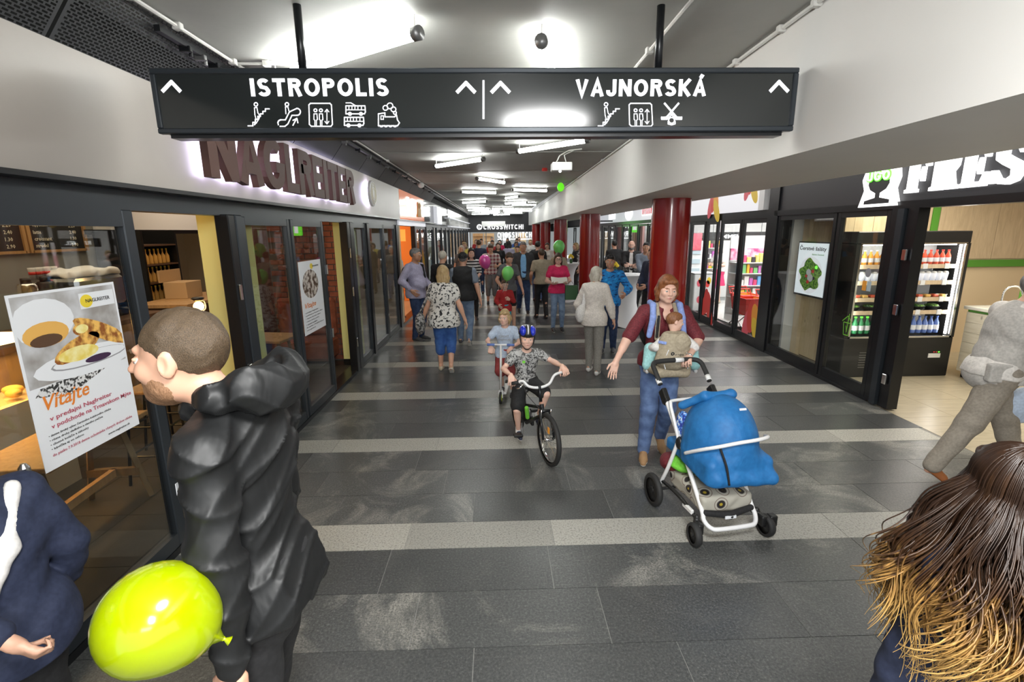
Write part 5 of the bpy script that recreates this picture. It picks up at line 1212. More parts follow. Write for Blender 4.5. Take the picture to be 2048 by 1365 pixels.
row('snack_tub','clear tub of fruit on the fridge’s middle shelf','tub','tubs on the middle fridge shelf',tub('juice_red'),np.arange(4.93,6.16,.22),1.101); row('snack_tub','clear tub of nuts on the fridge’s middle shelf','tub','nut tubs on the middle fridge shelf',tub('pastry'),np.arange(5.04,6.16,.22),1.101)
def salad(o): MB().lathe([(.06,0),(.1,.05),(.105,.055)],(0,0,0),14).build('bowl',M['black_plastic'],o,True); MB().ell((0,0,.055),(.09,.09,.03),12,6).build('leaves',M['salad'],o,True); MB().lathe([(.105,.055),(.08,.1),(.02,.11)],(0,0,0),14).build('lid',M['clear_glass'],o,True)
spread(proto('salad_bowl','black salad bowl with clear lid on the fridge’s fourth shelf','salad','salad bowls on the fourth fridge shelf',salad),[(x,FY0+.2,z) for x in(4.95,5.2,5.42,5.65,5.87,6.08) for z in(.921,)],[f'black salad bowl with clear lid on the fridge’s fourth shelf, {ORD[i]} from the left' for i in range(6)])
row('water_bottle','green-capped water bottle at the fridge bottom','bottle','green water bottles at the fridge bottom',bott('water_green','led_green',.24,.035),XS[:5],.601); row('water_bottle','blue water bottle at the fridge bottom','bottle','blue water bottles at the fridge bottom',bott('water_blue','water_blue',.24,.035),XS[8:],.601); row('water_bottle','pale water bottle at the fridge bottom','bottle','pale water bottles at the fridge bottom',bott('water_clear','water_green',.24,.035),XS[5:8],.601)
# counter
t=thing('shop_counter','juice shop counter clad in pale white planks with a green line','counter',(6.7,5,0))
MB().box(6.4,7.1,2.6,6.45,.1,.93).build('carcass',M['white_plank'],t,world=True); MB().box(6.45,7.05,2.6,6.45,0,.1).build('plinth',M['black_plastic'],t,world=True); MB().box(6.36,7.14,2.56,6.5,.955,1.0,b=.005).build('worktop',M['paper_warm'],t,world=True); MB().box(6.385,7.1,2.6,6.45,.925,.95).build('green_line',M['green_paint'],t,world=True)
for i in range(6): MB().box(6.375,6.4,2.6,6.45,.1+i*.137+.002,.1+(i+1)*.137-.002).build('plank',M['white_plank'],t,world=True)
t=thing('tap','chrome swan-neck tap behind the juice counter','tap',(6.62,6.2,1.0)); MB().tube(smoothpath([(6.62,6.25,1.0),(6.62,6.25,1.2),(6.66,6.22,1.28),(6.74,6.18,1.28),(6.78,6.15,1.18)]),.013,8).build('spout',M['chrome'],t,True,world=True); MB().cyl((6.62,6.25,1.0),(6.62,6.25,1.05),.025,10).build('base',M['chrome'],t,True,world=True)
for i,(x,y,c,h,r) in enumerate(((6.95,6.2,'chrome',.13,.05),(7.02,6.0,'oak',.2,.05),(6.9,5.85,'chrome',.16,.045),(7.0,5.7,'water_clear',.22,.035),(6.95,5.5,'cardboard',.18,.05))):
    o=MB().lathe([(r,0),(r,h*.7),(r*.55,h*.85),(r*.5,h)],(x,y,1.0),14).build(['steel_jug','wooden_jar','steel_shaker','squeeze_bottle','carton'][i],M[c],None,40); tag(o,['steel jug by the tap on the juice counter','wooden utensil jar on the juice counter','steel shaker in the row on the juice counter','clear squeeze bottle on the juice counter','brown carton nearest on the juice counter'][i],['jug','jar','shaker','bottle','carton'][i])
t=thing('green_sprayer','green spray handle standing behind the tap','sprayer',(7.05,6.42,1.0)); MB().tube(smoothpath([(7.05,6.42,1.0),(7.05,6.42,1.25),(7.08,6.4,1.34)]),.02,8).build('stem',M['green_paint'],t,True,world=True); MB().box(7.03,7.14,6.37,6.42,1.3,1.34,b=.01).build('nozzle',M['green_paint'],t,world=True)
# glass decals
o=thing('window_sticker','small green cup sticker on the juice shop’s glass door','sticker',tuple(RP_(-.01,6.1,.75)))
mb=MB(TR); 
def seg(mb,pts,w,u):
    for (a,b),(c,d) in zip(pts,pts[1:]):
        L=math.hypot(c-a,d-b); n1,n2=-(d-b)/L*w/2,(c-a)/L*w/2; mb.add([(u,a+n1,b+n2),(u,a-n1,b-n2),(u,c-n1,d-n2),(u,c+n1,d+n2)],[(0,1,2,3)])
seg(mb,[(6.17,.86),(6.15,.7),(6.06,.7),(6.04,.86),(6.17,.86)],.012,-.008); seg(mb,[(6.2,.87),(6.1,.95),(6.02,.87)],.012,-.008); seg(mb,[(6.1,.74),(6.08,.98)],.012,-.008); seg(mb,[(6.12,.82),(6.1,.76)],.012,-.008); mb.build('cup_print',M['sticker_green'],o,world=True)
o=thing('window_sticker','round grey and orange-blue notice stickers on the juice shop door','sticker',tuple(RP_(-.01,5.9,1.4))); onR(o,'round_print','print_grey',-.009,blob(5.86,1.52,.05,.055,16)); onR(o,'orange_print','petal_orange',-.009,[(5.93,1.3),(5.86,1.3),(5.86,1.42),(5.93,1.42)]); onR(o,'blue_print','water_clear',-.009,[(5.85,1.3),(5.78,1.3),(5.78,1.42),(5.85,1.42)])
# UGO light box and FRESH letters
t=rthing('logo_light_box','glowing white logo box with green letters UGO and a dark cup','sign',-.04,5.8,2.3)
P=[(6.1,2.29),(6.03,2.48),(6.08,2.6),(6.02,2.76),(5.58,2.76),(5.54,2.6),(5.58,2.48),(5.5,2.29)]
MB(TR).prism(P,(-.02,0,0),(0,1,0),(0,0,1),(-.06,0,0)).build('box',M['led_soft'],t,world=True)
cupP=[(6.0,2.32),(6.0,2.36),(5.83,2.39),(5.83,2.44),(5.92,2.48),(5.96,2.54),(5.95,2.62),(5.64,2.62),(5.63,2.54),(5.67,2.48),(5.76,2.44),(5.76,2.39),(5.6,2.36),(5.6,2.32)]
MB(TR).prism(cupP,(-.082,0,0),(0,1,0),(0,0,1),(-.004,0,0)).build('cup_print',M['charcoal_panel'],t,world=True)
mb=MB(TR); stroke_text('UGO',(-.088,5.99,2.57),(0,-1,0),(0,0,1),.38,.12,.012,.34,.1,mb=mb); mb.build('lettering',M['led_green'],t,world=True)
mb=MB(TR); stroke_text('UGO',(-.094,5.975,2.583),(0,-1,0),(0,0,1),.35,.094,.012,.16,.26,mb=mb); mb.build('lettering',M['led_soft'],t,world=True)
t=rthing('shop_lettering','huge glowing white slab letters FRESH on the black shop header','sign',-.04,4.6,2.4)
def slab(c,y,w_,z0=2.41,z1=2.77):
    mb=MB(TR); h=z1-z0; b=.055; U=lambda a,b_:(y-a*w_,z0+b_*h)
    def pr(pts): mb.prism([U(*p) for p in pts],(-.02,0,0),(0,1,0),(0,0,1),(-.045,0,0))
    st=.3
    if c=='F': pr([(0,0),(.5,0),(.5,.09),(.42,.11),(.42,.42),(.62,.42),(.66,.3),(.72,.3),(.72,.7),(.66,.7),(.62,.55),(.42,.55),(.42,.88),(.7,.88),(.82,.7),(.92,.7),(.92,1),(0,1),(0,.91),(.1,.89),(.1,.11),(0,.09)])
    if c=='R': pr([(0,0),(.46,0),(.46,.09),(.4,.11),(.4,.42),(.5,.42),(.62,.0),(1.0,0),(1.0,.1),(.92,.12),(.8,.46),(.94,.6),(.96,.8),(.84,.96),(.6,1),(0,1),(0,.91),(.1,.89),(.1,.11),(0,.09)])
    if c=='E': pr([(0,0),(.95,0),(.98,.34),(.88,.34),(.78,.12),(.42,.12),(.42,.42),(.62,.42),(.66,.3),(.72,.3),(.72,.7),(.66,.7),(.62,.55),(.42,.55),(.42,.88),(.72,.88),(.84,.7),(.93,.7),(.93,1),(0,1),(0,.91),(.1,.89),(.1,.11),(0,.09)])
    if c=='S': pr([(.02,.03),(.1,.03),(.15,.1),(.3,.01),(.55,-.02),(.82,.05),(.95,.25),(.88,.45),(.6,.58),(.4,.68),(.4,.82),(.55,.88),(.7,.82),(.8,.68),(.88,.68),(.88,.98),(.8,.98),(.75,.93),(.55,1.02),(.25,.98),(.08,.8),(.12,.58),(.35,.45),(.62,.33),(.64,.18),(.5,.1),(.3,.15),(.14,.34),(.04,.34)])
    if c=='H':
        for q in(0,.55): pr([(q,0),(q+.45,0),(q+.45,.09),(q+.38,.11),(q+.38,.89),(q+.45,.91),(q+.45,1),(q,1),(q,.91),(q+.07,.89),(q+.07,.11),(q,.09)])
        pr([(.35,.42),(.65,.42),(.65,.56),(.35,.56)])
    mb.build('letter',M['led_white'],t,world=True)
for c,y,w_ in(('F',5.43,.3),('R',5.11,.3),('E',4.77,.27),('S',4.47,.3),('H',4.13,.36)): slab(c,y,w_)
# ---- drugstore with petals ----
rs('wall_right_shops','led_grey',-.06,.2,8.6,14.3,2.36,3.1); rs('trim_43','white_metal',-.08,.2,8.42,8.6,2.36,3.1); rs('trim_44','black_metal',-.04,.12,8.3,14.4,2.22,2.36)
def petals(lab,u,y,z,s,par=None,cols=('petal_pink','petal_red','petal_orange','petal_yellow')):
    o=rthing('petal_emblem',lab,'emblem',u,y,z)
    for i,(dy,dz,r,c) in enumerate(((.05,.0,.35,cols[0]),(-.0,.08,.0,cols[1]),(-.07,.05,-.3,cols[2]),(-.1,-.06,-.6,cols[3]))):
        onR(o,'petal',c,u-.0015*(i+1),blob(y+dy*s*2,z+dz*s*1.5,.085*s*1.3,.2*s*1.2,18,rot=r))
petals('pink and orange petal emblem on the white shop header by the red column',-.062,10.6,2.52,1.1); petals('petal emblem at the near end of the white shop header',-.062,9.0,2.75,.9)
for i,(a,b) in enumerate(((8.3,9.25),(9.27,10.2),(10.35,10.95),(11.0,11.9),(12.0,12.9),(13.0,14.2))): leafR(a,b,f'window_{33+i}',z1=2.22)
petals('large pink petal decal at the bottom of the shop window nearest the juice shop',-.01,8.62,.36,1.3); petals('red petal decal on the shop window behind the mother’s shoulder',-.01,10.7,.35,1.2,cols=('petal_red','petal_red','petal_red','petal_red'))
ff=struct(MB().box(4.4,9.6,8.2,38,-.1,-.006).build('floor_shops_right',M['grey_wall'])); M['white_tile']=mat('white_tile',(.62,.61,.58),.15)
for i in range(8):
    for j in range(10): MB().box(4.62+i*.6,4.62+i*.6+.596,8.25+j*.6,8.25+j*.6+.596,-.02,0).build('tile',M['white_tile'],ff)
struct(MB().box(4.8,9.7,8.2,38,2.95,3.0).build('ceiling_shops_right',M['white_wall'])); struct(MB().box(9.5,9.6,8,38,0,3).build('wall_shops_far',M['white_wall'])); struct(MB().box(4.75,9.6,7.97,8.1,0,2.95).build('wall_shop_divider',M['white_wall'])); struct(MB().box(4.9,9.6,15,15.1,0,2.95).build('wall_shop_divider',M['white_wall']))
# shelving units in the drugstore
PC=[]
for i,c in enumerate(((.7,.08,.2),(.85,.5,.05),(.15,.4,.75),(.8,.8,.78),(.2,.55,.2),(.55,.15,.5),(.85,.75,.2),(.05,.05,.06))): PC.append(mat(f'pack_{i}',c,.35))
NPK=0
def shelf_unit(x0,x1,y0,y1,lab,front,levels=(.25,.55,.85,1.15,1.45),seed=0,head=True):
    global NPK
    t=thing('shelf_unit','white '+lab+' with rows of coloured packs','shelf',((x0+x1)/2,(y0+y1)/2,0)); rr=random.Random(seed)
    MB().box(x0,x1,y0,y1,0,.12).build('plinth',M['white_plastic'],t,world=True)
    if front=='y': MB().box(x0,x1,y1-.03,y1,.12,1.9).build('back_panel',M['white_plastic'],t,world=True)
    else: MB().box(x1-.03,x1,y0,y1,.12,1.9).build('back_panel',M['white_plastic'],t,world=True)
    for z in levels: MB().box(x0,x1,y0,y1,z,z+.02).build('shelf',M['white_plastic'],t,world=True); 
    if head: MB().box(x0,x1,y0,y1,1.75,1.95).build('header',rr.choice([M['print_black'],M['petal_pink']]),t,world=True)
    for z in levels:
        p=(x0 if front=='y' else y0)+.05; kk=0
        while p<(x1 if front=='y' else y1)-.08:
            w_=rr.uniform(.06,.1); h=rr.uniform(.1,.22)
            me=PK(w_,h,rr.choice(PC)); o=link(bpy.data.objects.new('product_box',me)); o.location=(p+w_/2,y0+.08,z+.02) if front=='y' else (x0+.08,p+w_/2,z+.02)
            cn=dict(zip([m_.name for m_ in PC],('crimson','orange','blue','white','green','purple','yellow','black')))[me.materials[0].name]; kk+=1; tag(o,f'{cn} pack on the {("lowest","second","third","fourth","fifth")[levels.index(z)]} board of the {lab}'+(f', {ORD[kk-1]} along' if kk<=20 else ', towards its end'),'product',f'{cn} products on the {lab}'); p+=w_+.015
_pk={}
def PK(w_,h,m):
    k=(round(w_,2),round(h/.04),m.name)
    if k not in _pk:
        o=MB().box(-k[0]/2,k[0]/2,-.04,.04,0,k[1]*.04,b=.004).build('pack',m); _pk[k]=o.data; bpy.data.objects.remove(o)
    return _pk[k]
shelf_unit(5.3,6.5,10.9,11.3,'shelf behind the trolleys','y',(.25,.52,.79,1.06,1.3),1,False)
shelf_unit(5.1,6.6,14.5,14.9,'make-up shelf at the back','y',(.3,.6,.9,1.2,1.5),2)
shelf_unit(7.0,7.4,9.2,12.6,'drugstore wall shelf','x',(.3,.65,1.0,1.35),3)
t=thing('brand_header','black shop-in-shop header panel over the drugstore shelves','sign',(6,12.2,1.9)); MB().box(5.2,6.6,12.2,12.3,1.78,1.98).build('panel',M['print_black'],t,world=True); mb=MB(); text(mb,'RIMMEL',(5.35,12.195,1.83),(1,0,0),(0,0,1),.6,.09,.003,.01); mb.build('lettering',M['led_soft'],t,world=True)
for x in(5.3,6.5): MB().cyl((x,12.25,1.98),(x,12.25,2.95),.006,5).build('cord',M['black_metal'],t,world=True)
t=thing('brand_header','pink lit panel with make-up faces above the shelf','sign',(6,11.2,1.5)); MB().box(5.3,6.5,11.22,11.28,1.36,1.62).build('panel',noisy('pink_panel',(.7,.05,.2),(.95,.6,.7),7,.3),t,world=True); MB().box(5.3,6.5,11.22,11.28,1.345,1.36).build('base_bar',M['white_plastic'],t,world=True)
# red trolleys
def trolley(o):
    W,D,H=.38,.55,.34; z=.36
    def fr(z,wx,dy): return [(-wx/2,-dy/2,z),(wx/2,-dy/2,z),(wx/2,dy/2,z),(-wx/2,dy/2,z)]
    b=MB(); b.add(fr(z,W*.8,D*.8)+fr(z+H,W,D),[(0,3,2,1),(0,1,5,4),(1,2,6,5),(2,3,7,6),(3,0,4,7)]); b.build('basket',M['petal_red'],o)
    b=MB(); b.add([(p[0]*.96,p[1]*.96,p[2]+.01) for p in fr(z,W*.8,D*.8)+fr(z+H-.01,W,D)],[(0,1,2,3),(0,4,5,1),(1,5,6,2),(2,6,7,3),(3,7,4,0)]); b.build('inner_basket',M['petal_orange'],o)
    MB().tube(fr(z+H,W+.02,D+.02),.014,6,closed=True).build('rim',M['petal_red'],o)
    MB().tube([(-W/2,D/2,z+H),(-W/2,D/2+.1,z+H+.13),(W/2,D/2+.1,z+H+.13),(W/2,D/2,z+H)],.013,6).build('handle',M['petal_red'],o)
    for s in(-1,1):
        MB().tube([(s*W*.4,-D*.4,z),(s*W*.42,D*.45,.06)],.011,6).build('leg',M['chrome'],o); MB().tube([(s*W*.4,D*.4,z),(s*W*.42,-D*.45,.06)],.011,6).build('leg',M['chrome'],o)
        for q in(-1,1): MB().cyl((s*W*.42-.012,q*D*.45,.035),(s*W*.42+.012,q*D*.45,.035),.035,10).build('wheel',M['rubber'],o)
tp=proto('shopping_trolley','red basket trolley, nearest in the nested row behind the glass','trolley',None,trolley); spread(tp,[(5.05,9.75,0),(5.2,10.2,0),(5.48,9.6,0)],['red basket trolley, nearest of those behind the shop glass','red basket trolley behind the nearest one, farther from the glass','red basket trolley to the right of the nearest one'])
# clear display rack with handbag
t=thing('display_stand','tall translucent white display stand with bag and pictures behind the glass','display',(5.45,9.1,0))
M['frosted']=mat('frosted',(.6,.66,.58),.25); MB().box(5.15,5.75,9.05,9.1,.15,1.75,b=.02).build('back_board',M['frosted'],t,world=True)
for z in(.12,.62,1.05): MB().box(5.15,5.75,8.85,9.1,z,z+.025).build('shelf',M['white_plastic'],t,world=True)
for x in(5.15,5.74): MB().box(x,x+.02,8.85,9.1,0,1.75).build('side_post',M['white_plastic'],t,world=True)
for z in (.3,.75): MB().box(5.28,5.6,9.03,9.05,z,z+.26,b=.01).build('picture',noisy('stand_print_%d'%int(z*100),(.1,.25,.08),(.85,.85,.8),18,.4),t,world=True)
t=thing('price_sign','small yellow-green sign with a black clip on the display stand','sign',(5.2,8.84,1.15)); MB().box(5.1,5.4,8.82,8.84,1.18,1.34,b=.008).build('card',M['paper_warm'],t,world=True); MB().tube([(5.1,8.82,1.18),(5.4,8.82,1.18),(5.4,8.82,1.34),(5.1,8.82,1.34)],.008,5,closed=True).build('border',M['print_green'],t,world=True); mb=MB(); text(mb,'Bradoline',(5.13,8.818,1.23),(1,0,0),(0,0,1),.24,.05,.001,.01); mb.build('lettering',M['print_black'],t,world=True); MB().box(5.2,5.28,8.81,8.85,1.34,1.4).build('clip',M['print_black'],t,world=True)
for i in range(9):
    o=MB().tube(smoothpath([(5.2,8.95,1.1),(5.2+.04*math.sin(i*2),8.95,1.3),(5.2+.14*math.sin(i*2),8.95+.05*math.cos(i),1.45+.02*i)]),.006,5).build('dried_twig',M['wood_dark'],None,True); tag(o,f'dark dried twig on the display stand, {ORD[i]} tallest counted upward','twig','dried twigs on the display stand')
# white promo stand with petals
t=thing('promo_stand','white promotion counter with pink and yellow petals inside the shop door','counter',(5.3,12.6,0)); MB().box(4.95,5.45,12.35,12.75,0,.95,b=.02).build('counter_body',M['white_plastic'],t,world=True); MB().box(4.93,5.47,12.33,12.77,.95,.98,b=.01).build('counter_top',M['white_plastic'],t,world=True)
for cx,cz,c in((5.08,.72,'petal_pink'),(5.12,.78,'petal_orange'),(5.3,.7,'petal_red'),(5.33,.78,'petal_yellow'),(5.1,.3,'petal_pink'),(5.32,.3,'petal_orange')): MB().add([(x_,12.345,z_) for x_,z_ in blob(cx,cz,.055,.09,14)],[tuple(range(14))]).build('petal_print',M[c],t,world=True)
t=thing('poster_stand','tall white product tower with blue labels beside the promotion counter','display',(5.25,13.4,0)); MB().box(5.0,5.5,13.3,13.6,0,1.75).build('tower',M['white_plastic'],t,world=True)
for z in(.9,1.15,1.4): MB().box(5.05,5.45,13.28,13.3,z,z+.12).build('label_print',M['water_clear'],t,world=True)
o=MB().box(5.05,5.45,13.26,13.28,1.5,1.95,b=.01).build('pink_poster',M['petal_pink']); tag(o,'pink poster above the white product tower','poster')
# far right shops
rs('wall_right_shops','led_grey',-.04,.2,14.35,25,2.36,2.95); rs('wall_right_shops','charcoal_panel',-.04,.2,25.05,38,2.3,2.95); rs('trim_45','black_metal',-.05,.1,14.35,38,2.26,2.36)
for i,(y,lab,m,w_,h) in enumerate(((15.0,'pink glowing letter panel on the grey shop header behind the tables','petal_pink',1.3,.28),(18.2,'white oval glowing sign on the grey shop header','led_white',.55,.4),(20.6,'white glowing word on the grey shop header, farther than the oval','led_white',1.2,.2))):
    t=rthing('shop_sign',lab,'sign',-.06,y,2.6)
    if m=='led_white' and i==1: MB(TR).add([(-.06,a,b) for a,b in blob(y,2.64,w_,h*.6,20)]+[(-.04,a,b) for a,b in blob(y,2.64,w_,h*.6,20)],[tuple(range(20))[::-1]]+[(k,(k+1)%20,20+(k+1)%20,20+k) for k in range(20)]).build('disc',M[m],t,world=True)
    else:
        MB(TR).box(-.055,-.04,y-.05,y+w_+.05,2.5,2.5+h+.06).build('panel',M['led_soft'],t,world=True)
        mb=MB(TR); 
        for k in range(8): mb.box(-.065,-.055,y+.06+k*w_/8,y+.06+k*w_/8+w_/14,2.53,2.53+h-.02)
        mb.build('glowing_strokes',M['petal_pink' if i==0 else 'led_white'],t,world=True)['kind']='stuff'
t=thing('green_cross_sign','bright green glowing blade sign behind the second column','sign',(3.9,21,2.3)); MB().box(3.75,4.2,21,21.1,1.95,2.5,b=.04).build('blade',M['led_green'],t,world=True); MB().box(4.2,4.9,21.03,21.07,2.4,2.45).build('bracket',M['black_metal'],t,world=True); MB().box(3.9,4.05,20.99,21.0,2.05,2.4).build('glow_core',M['led_white'],t,world=True)
for i,y in enumerate((14.5,15.7,16.9,18.1,19.3,20.6,22,23.6,25.4,27.5,30,33)): leafR(y,y+1.1,f'window_{40+i}',z1=2.24)
struct(MB().box(6.6,6.7,15.1,38,0,2.95).build('wall_display_back',noisy('backdrop_right',(.45,.42,.42),(.85,.85,.86),1,.7,.4,.6,vs=(1,3,1)))); o=struct(MB().box(4.95,5.02,17.1,18.6,0,2.2).build('wall_panel_pink',mat('pale_pink',(.72,.45,.42),.6)))
shelf_unit(5.3,5.7,15.3,16.8,'shelf between the standing men','x',(.4,.75,1.1,1.45),5,False)
# ---- high tables ----
def hightable(x,y,lab):
    t=thing('high_table',lab,'table',(x,y,0)); mb=MB(); n=28; V=[]
    prof=[(.0,.36),(.06,.33),(.25,.27),(.5,.215),(.75,.215),(.95,.27),(1.06,.345),(1.1,.39),(1.115,.4)]
    for z,r in prof:
        for k in range(n):
            a=6.283*k/n; f=1+.05*math.cos(4*a)*(1-z/1.115)+.03*abs(math.cos(2*a))*(1-z/1.115); zz=z+(0.035*(1-abs(math.cos(2*a))) if z==0 else 0); V.append((r*f*math.cos(a),r*f*math.sin(a),zz))
    F=[(i*n+k,i*n+(k+1)%n,(i+1)*n+(k+1)%n,(i+1)*n+k) for i in range(len(prof)-1) for k in range(n)]
    MB().add(V,F).build('stretch_cover',M['stretch_cloth'],t,True); MB().lathe([(.4,1.112),(.4,1.12),(.39,1.125)],(0,0,0),28).build('table_top',M['stretch_cloth'],t,40)
    return t
hightable(2.78,10.6,'white stretch-covered high table in front of the two men in dark clothes'); hightable(2.02,14.6,'white stretch-covered high table left of the second red column')
def wineg(o): MB().lathe([(.03,0),(.03,.004),(.005,.008),(.005,.07),(.03,.1),(.034,.13),(.03,.16)],(0,0,0),12).build('bowl_and_stem',M['clear_glass'],o,True)
wg=proto('drinking_glass','tall glass on the front high table','glass','glasses on the high table',wineg); spread(wg,[(2.68,10.45,1.125),(2.76,10.5,1.125),(2.92,10.48,1.125)],['tall glass on the front high table, leftmost of three','tall glass on the front high table, middle of three','tall glass on the front high table, rightmost of three'])
def flower(x,y,z,lab):
    t=thing('flower_vase',lab,'flowers',(x,y,z)); MB().lathe([(.04,0),(.045,.1),(.03,.12)],(0,0,0),12).build('vase',M['pot_green'],t,True)
    for i in range(7): a=i*.9; MB().ell((.05*math.cos(a),.05*math.sin(a),.17+.03*(i%3)),(.04,.04,.035),8,6).build('blossom',M['yellow_flower'],t,True)
flower(2.55,10.75,1.125,'yellow-green flowers in a vase on the front high table'); flower(2.12,14.4,1.125,'small brownish bouquet on the rear high table')

# ================= PEOPLE =================
def cloth(n,c,rough=.8,c2=None,sc=60,bmp=.0,**k):
    if c2 is None: c2=tuple(min(1,q*1.25+.004) for q in c)
    m=mat(n,c,rough,**k); v=coord(m,'Object'); nn=noise(m,v,sc,3); lk(m,ramp(m,nn,[(.35,c),(.65,c2)]),bsdf(m).inputs['Base Color']); bump(m,noise(m,coord(m,'Object',(1,1,.6)),9,3,.5,.6),.35,.03); M[n]=m; return m
def skinm(n,c): 
    m=mat(n,c,.5,sss=.12); v=coord(m,'Object'); lk(m,ramp(m,noise(m,v,9,4),[(.35,tuple(q*.92 for q in c)),(.65,(c[0]*1.05,c[1],c[2]*.97))]),bsdf(m).inputs['Base Color']); M[n]=m
skinm('skin',(.62,.36,.25)); skinm('skin_pale',(.72,.46,.36)); skinm('skin_tan',(.5,.27,.17)); skinm('skin_child',(.74,.48,.38))
mk('eye_white',(.62,.6,.57),.25); mk('iris_brown',(.06,.035,.02),.2); mk('iris_blue',(.04,.065,.085),.2); mk('lips',(.5,.2,.17),.45); mk('sole',(.65,.64,.6),.6)
def hairm(n,c1,c2,vs=(60,60,6)):
    m=mat(n,c1,.5); v=coord(m,'Object',vs); a=noise(m,v,2.2,4,.6,.4); lk(m,ramp(m,a,[(.35,c1),(.65,c2)]),bsdf(m).inputs['Base Color']); bump(m,a,.5,.006); M[n]=m
hairm('hair_brown',(.03,.017,.009),(.085,.048,.025)); hairm('hair_black',(.006,.005,.005),(.02,.016,.014)); hairm('hair_grey',(.1,.095,.09),(.26,.25,.24)); hairm('hair_white',(.42,.38,.3),(.68,.64,.56)); hairm('hair_blond',(.3,.19,.08),(.55,.4,.2)); hairm('hair_red',(.13,.04,.01),(.3,.11,.035)); hairm('hair_buzz',(.04,.026,.014),(.12,.08,.045),(200,200,120)); hairm('beard_brown',(.2,.1,.05),(.36,.2,.11),(110,110,60)); hairm('hair_baby',(.16,.06,.02),(.28,.12,.05))
cloth('cloth_black',(.008,.008,.009)); cloth('cloth_navy',(.012,.018,.045)); cloth('jeans',(.08,.13,.28),.85,(.14,.22,.42),14); cloth('jeans_dark',(.015,.03,.08),.85,(.03,.055,.13),14); cloth('jeans_light',(.13,.19,.3),.85,(.2,.28,.4),14); cloth('jeans_blue',(.03,.09,.3),.85,(.05,.14,.4),14); cloth('cloth_maroon',(.1,.008,.014),.75,(.17,.02,.028),90); cloth('cloth_white',(.62,.6,.58)); cloth('cloth_offwhite',(.6,.55,.5)); cloth('cloth_lilac',(.36,.34,.46)); cloth('cloth_grey',(.13,.13,.135)); cloth('cloth_greyjacket',(.035,.037,.04)); cloth('cloth_lightblue',(.2,.42,.68)); cloth('cloth_pink',(.55,.015,.09)); cloth('cloth_red',(.32,.012,.014)); cloth('cloth_turquoise',(.01,.32,.4)); cloth('cloth_greytee',(.1,.105,.11)); cloth('cloth_palegrey',(.3,.33,.37)); cloth('cloth_greytrousers',(.2,.19,.17)); cloth('cloth_taupe',(.24,.21,.17)); cloth('cloth_vest',(.42,.4,.37)); cloth('cloth_shirtbeige',(.6,.57,.53)); cloth('cloth_khaki',(.33,.28,.2)); cloth('cloth_skyblue',(.42,.5,.62)); cloth('cloth_brick',(.24,.035,.035)); cloth('cloth_mint',(.3,.55,.55)); cloth('cloth_strap',(.22,.3,.6)); cloth('cloth_pinkskirt',(.6,.03,.13)); cloth('cloth_greyblue',(.16,.19,.24)); cloth('cloth_yellow',(.6,.5,.1)); cloth('cloth_blue',(.05,.12,.4)); cloth('cloth_canopy',(.01,.13,.36),.6,(.015,.16,.42),30); cloth('cloth_green',(.15,.5,.04))
M['jacket_shell']=mat('jacket_shell',(.009,.0095,.01),.5,spec=.4); bump(M['jacket_shell'],noise(M['jacket_shell'],coord(M['jacket_shell'],'Object',(1,1,.6)),6,3,.5,.5),.35,.04)
mk('shoe_black',(.012,.012,.013),.5); mk('shoe_brown',(.3,.1,.03),.5); mk('shoe_tan',(.36,.21,.1),.7); mk('shoe_navy',(.02,.025,.05),.6); mk('shoe_beige',(.5,.42,.3),.6); mk('shoe_white',(.7,.7,.68),.5); mk('shoe_grey',(.06,.06,.065),.6); mk('sock_white',(.7,.7,.7),.8)
def patt(n,stops,sc,vs=(1,1,1),detail=2,interp='CONSTANT',dist=0):
    m=mat(n,(.5,.5,.5),.8); v=coord(m,'Object',vs); lk(m,ramp(m,noise(m,v,sc,detail,.6,dist),stops,interp),bsdf(m).inputs['Base Color']); M[n]=m
patt('print_blouse',[(0,(.008,.008,.008)),(.43,(.3,.3,.3)),(.46,(.68,.66,.62))],28,detail=4)
patt('camo_tee',[(0,(.02,.02,.02)),(.42,(.12,.12,.12)),(.5,(.42,.42,.41)),(.62,(.55,.54,.53))],26,detail=5,dist=1.5); patt('blue_pattern',[(0,(.005,.03,.12)),(.42,(.01,.2,.55)),(.6,(.02,.35,.75))],13,(1,1,2.4),3); patt('zebra',[(0,(.01,.01,.01)),(.5,(.6,.6,.6))],12,(1,1,3)); patt('quilt_print',[(0,(.02,.04,.3)),(.44,(.1,.3,.75)),(.55,(.75,.8,.85))],40,detail=1)
m=mat('basket_fabric',(.45,.42,.36),.7); v=coord(m,'Object'); q=nd(m,'ShaderNodeTexVoronoi'); q.inputs['Scale'].default_value=9; lk(m,v,q.inputs['Vector']); lk(m,ramp(m,q.outputs['Distance'],[(0,(.4,.3,.02)),(.1,(.35,.26,.02)),(.12,(.015,.01,.01)),(.26,(.02,.015,.015)),(.3,(.42,.4,.34)),(.38,(.42,.4,.34)),(.42,(.1,.05,.04)),(.45,(.42,.4,.34))]),bsdf(m).inputs['Base Color']); M['basket_fabric']=m
m=mat('striped_top',(.6,.6,.6),.8); v=coord(m,'Object'); wv=nd(m,'ShaderNodeTexWave',bands_direction='Z'); wv.inputs['Scale'].default_value=4.6; lk(m,v,wv.inputs['Vector']); lk(m,ramp(m,wv.outputs[0],[(0,(.01,.01,.012)),(.45,(.62,.62,.6))],'CONSTANT'),bsdf(m).inputs['Base Color']); M['striped_top']=m
m=mat('plaid_shirt',(.4,.2,.2),.8); v=coord(m,'Object'); w1=nd(m,'ShaderNodeTexWave',bands_direction='Z'); w1.inputs['Scale'].default_value=3.2; w2=nd(m,'ShaderNodeTexWave',bands_direction='X'); w2.inputs['Scale'].default_value=3.2
for w_ in(w1,w2): lk(m,v,w_.inputs['Vector'])
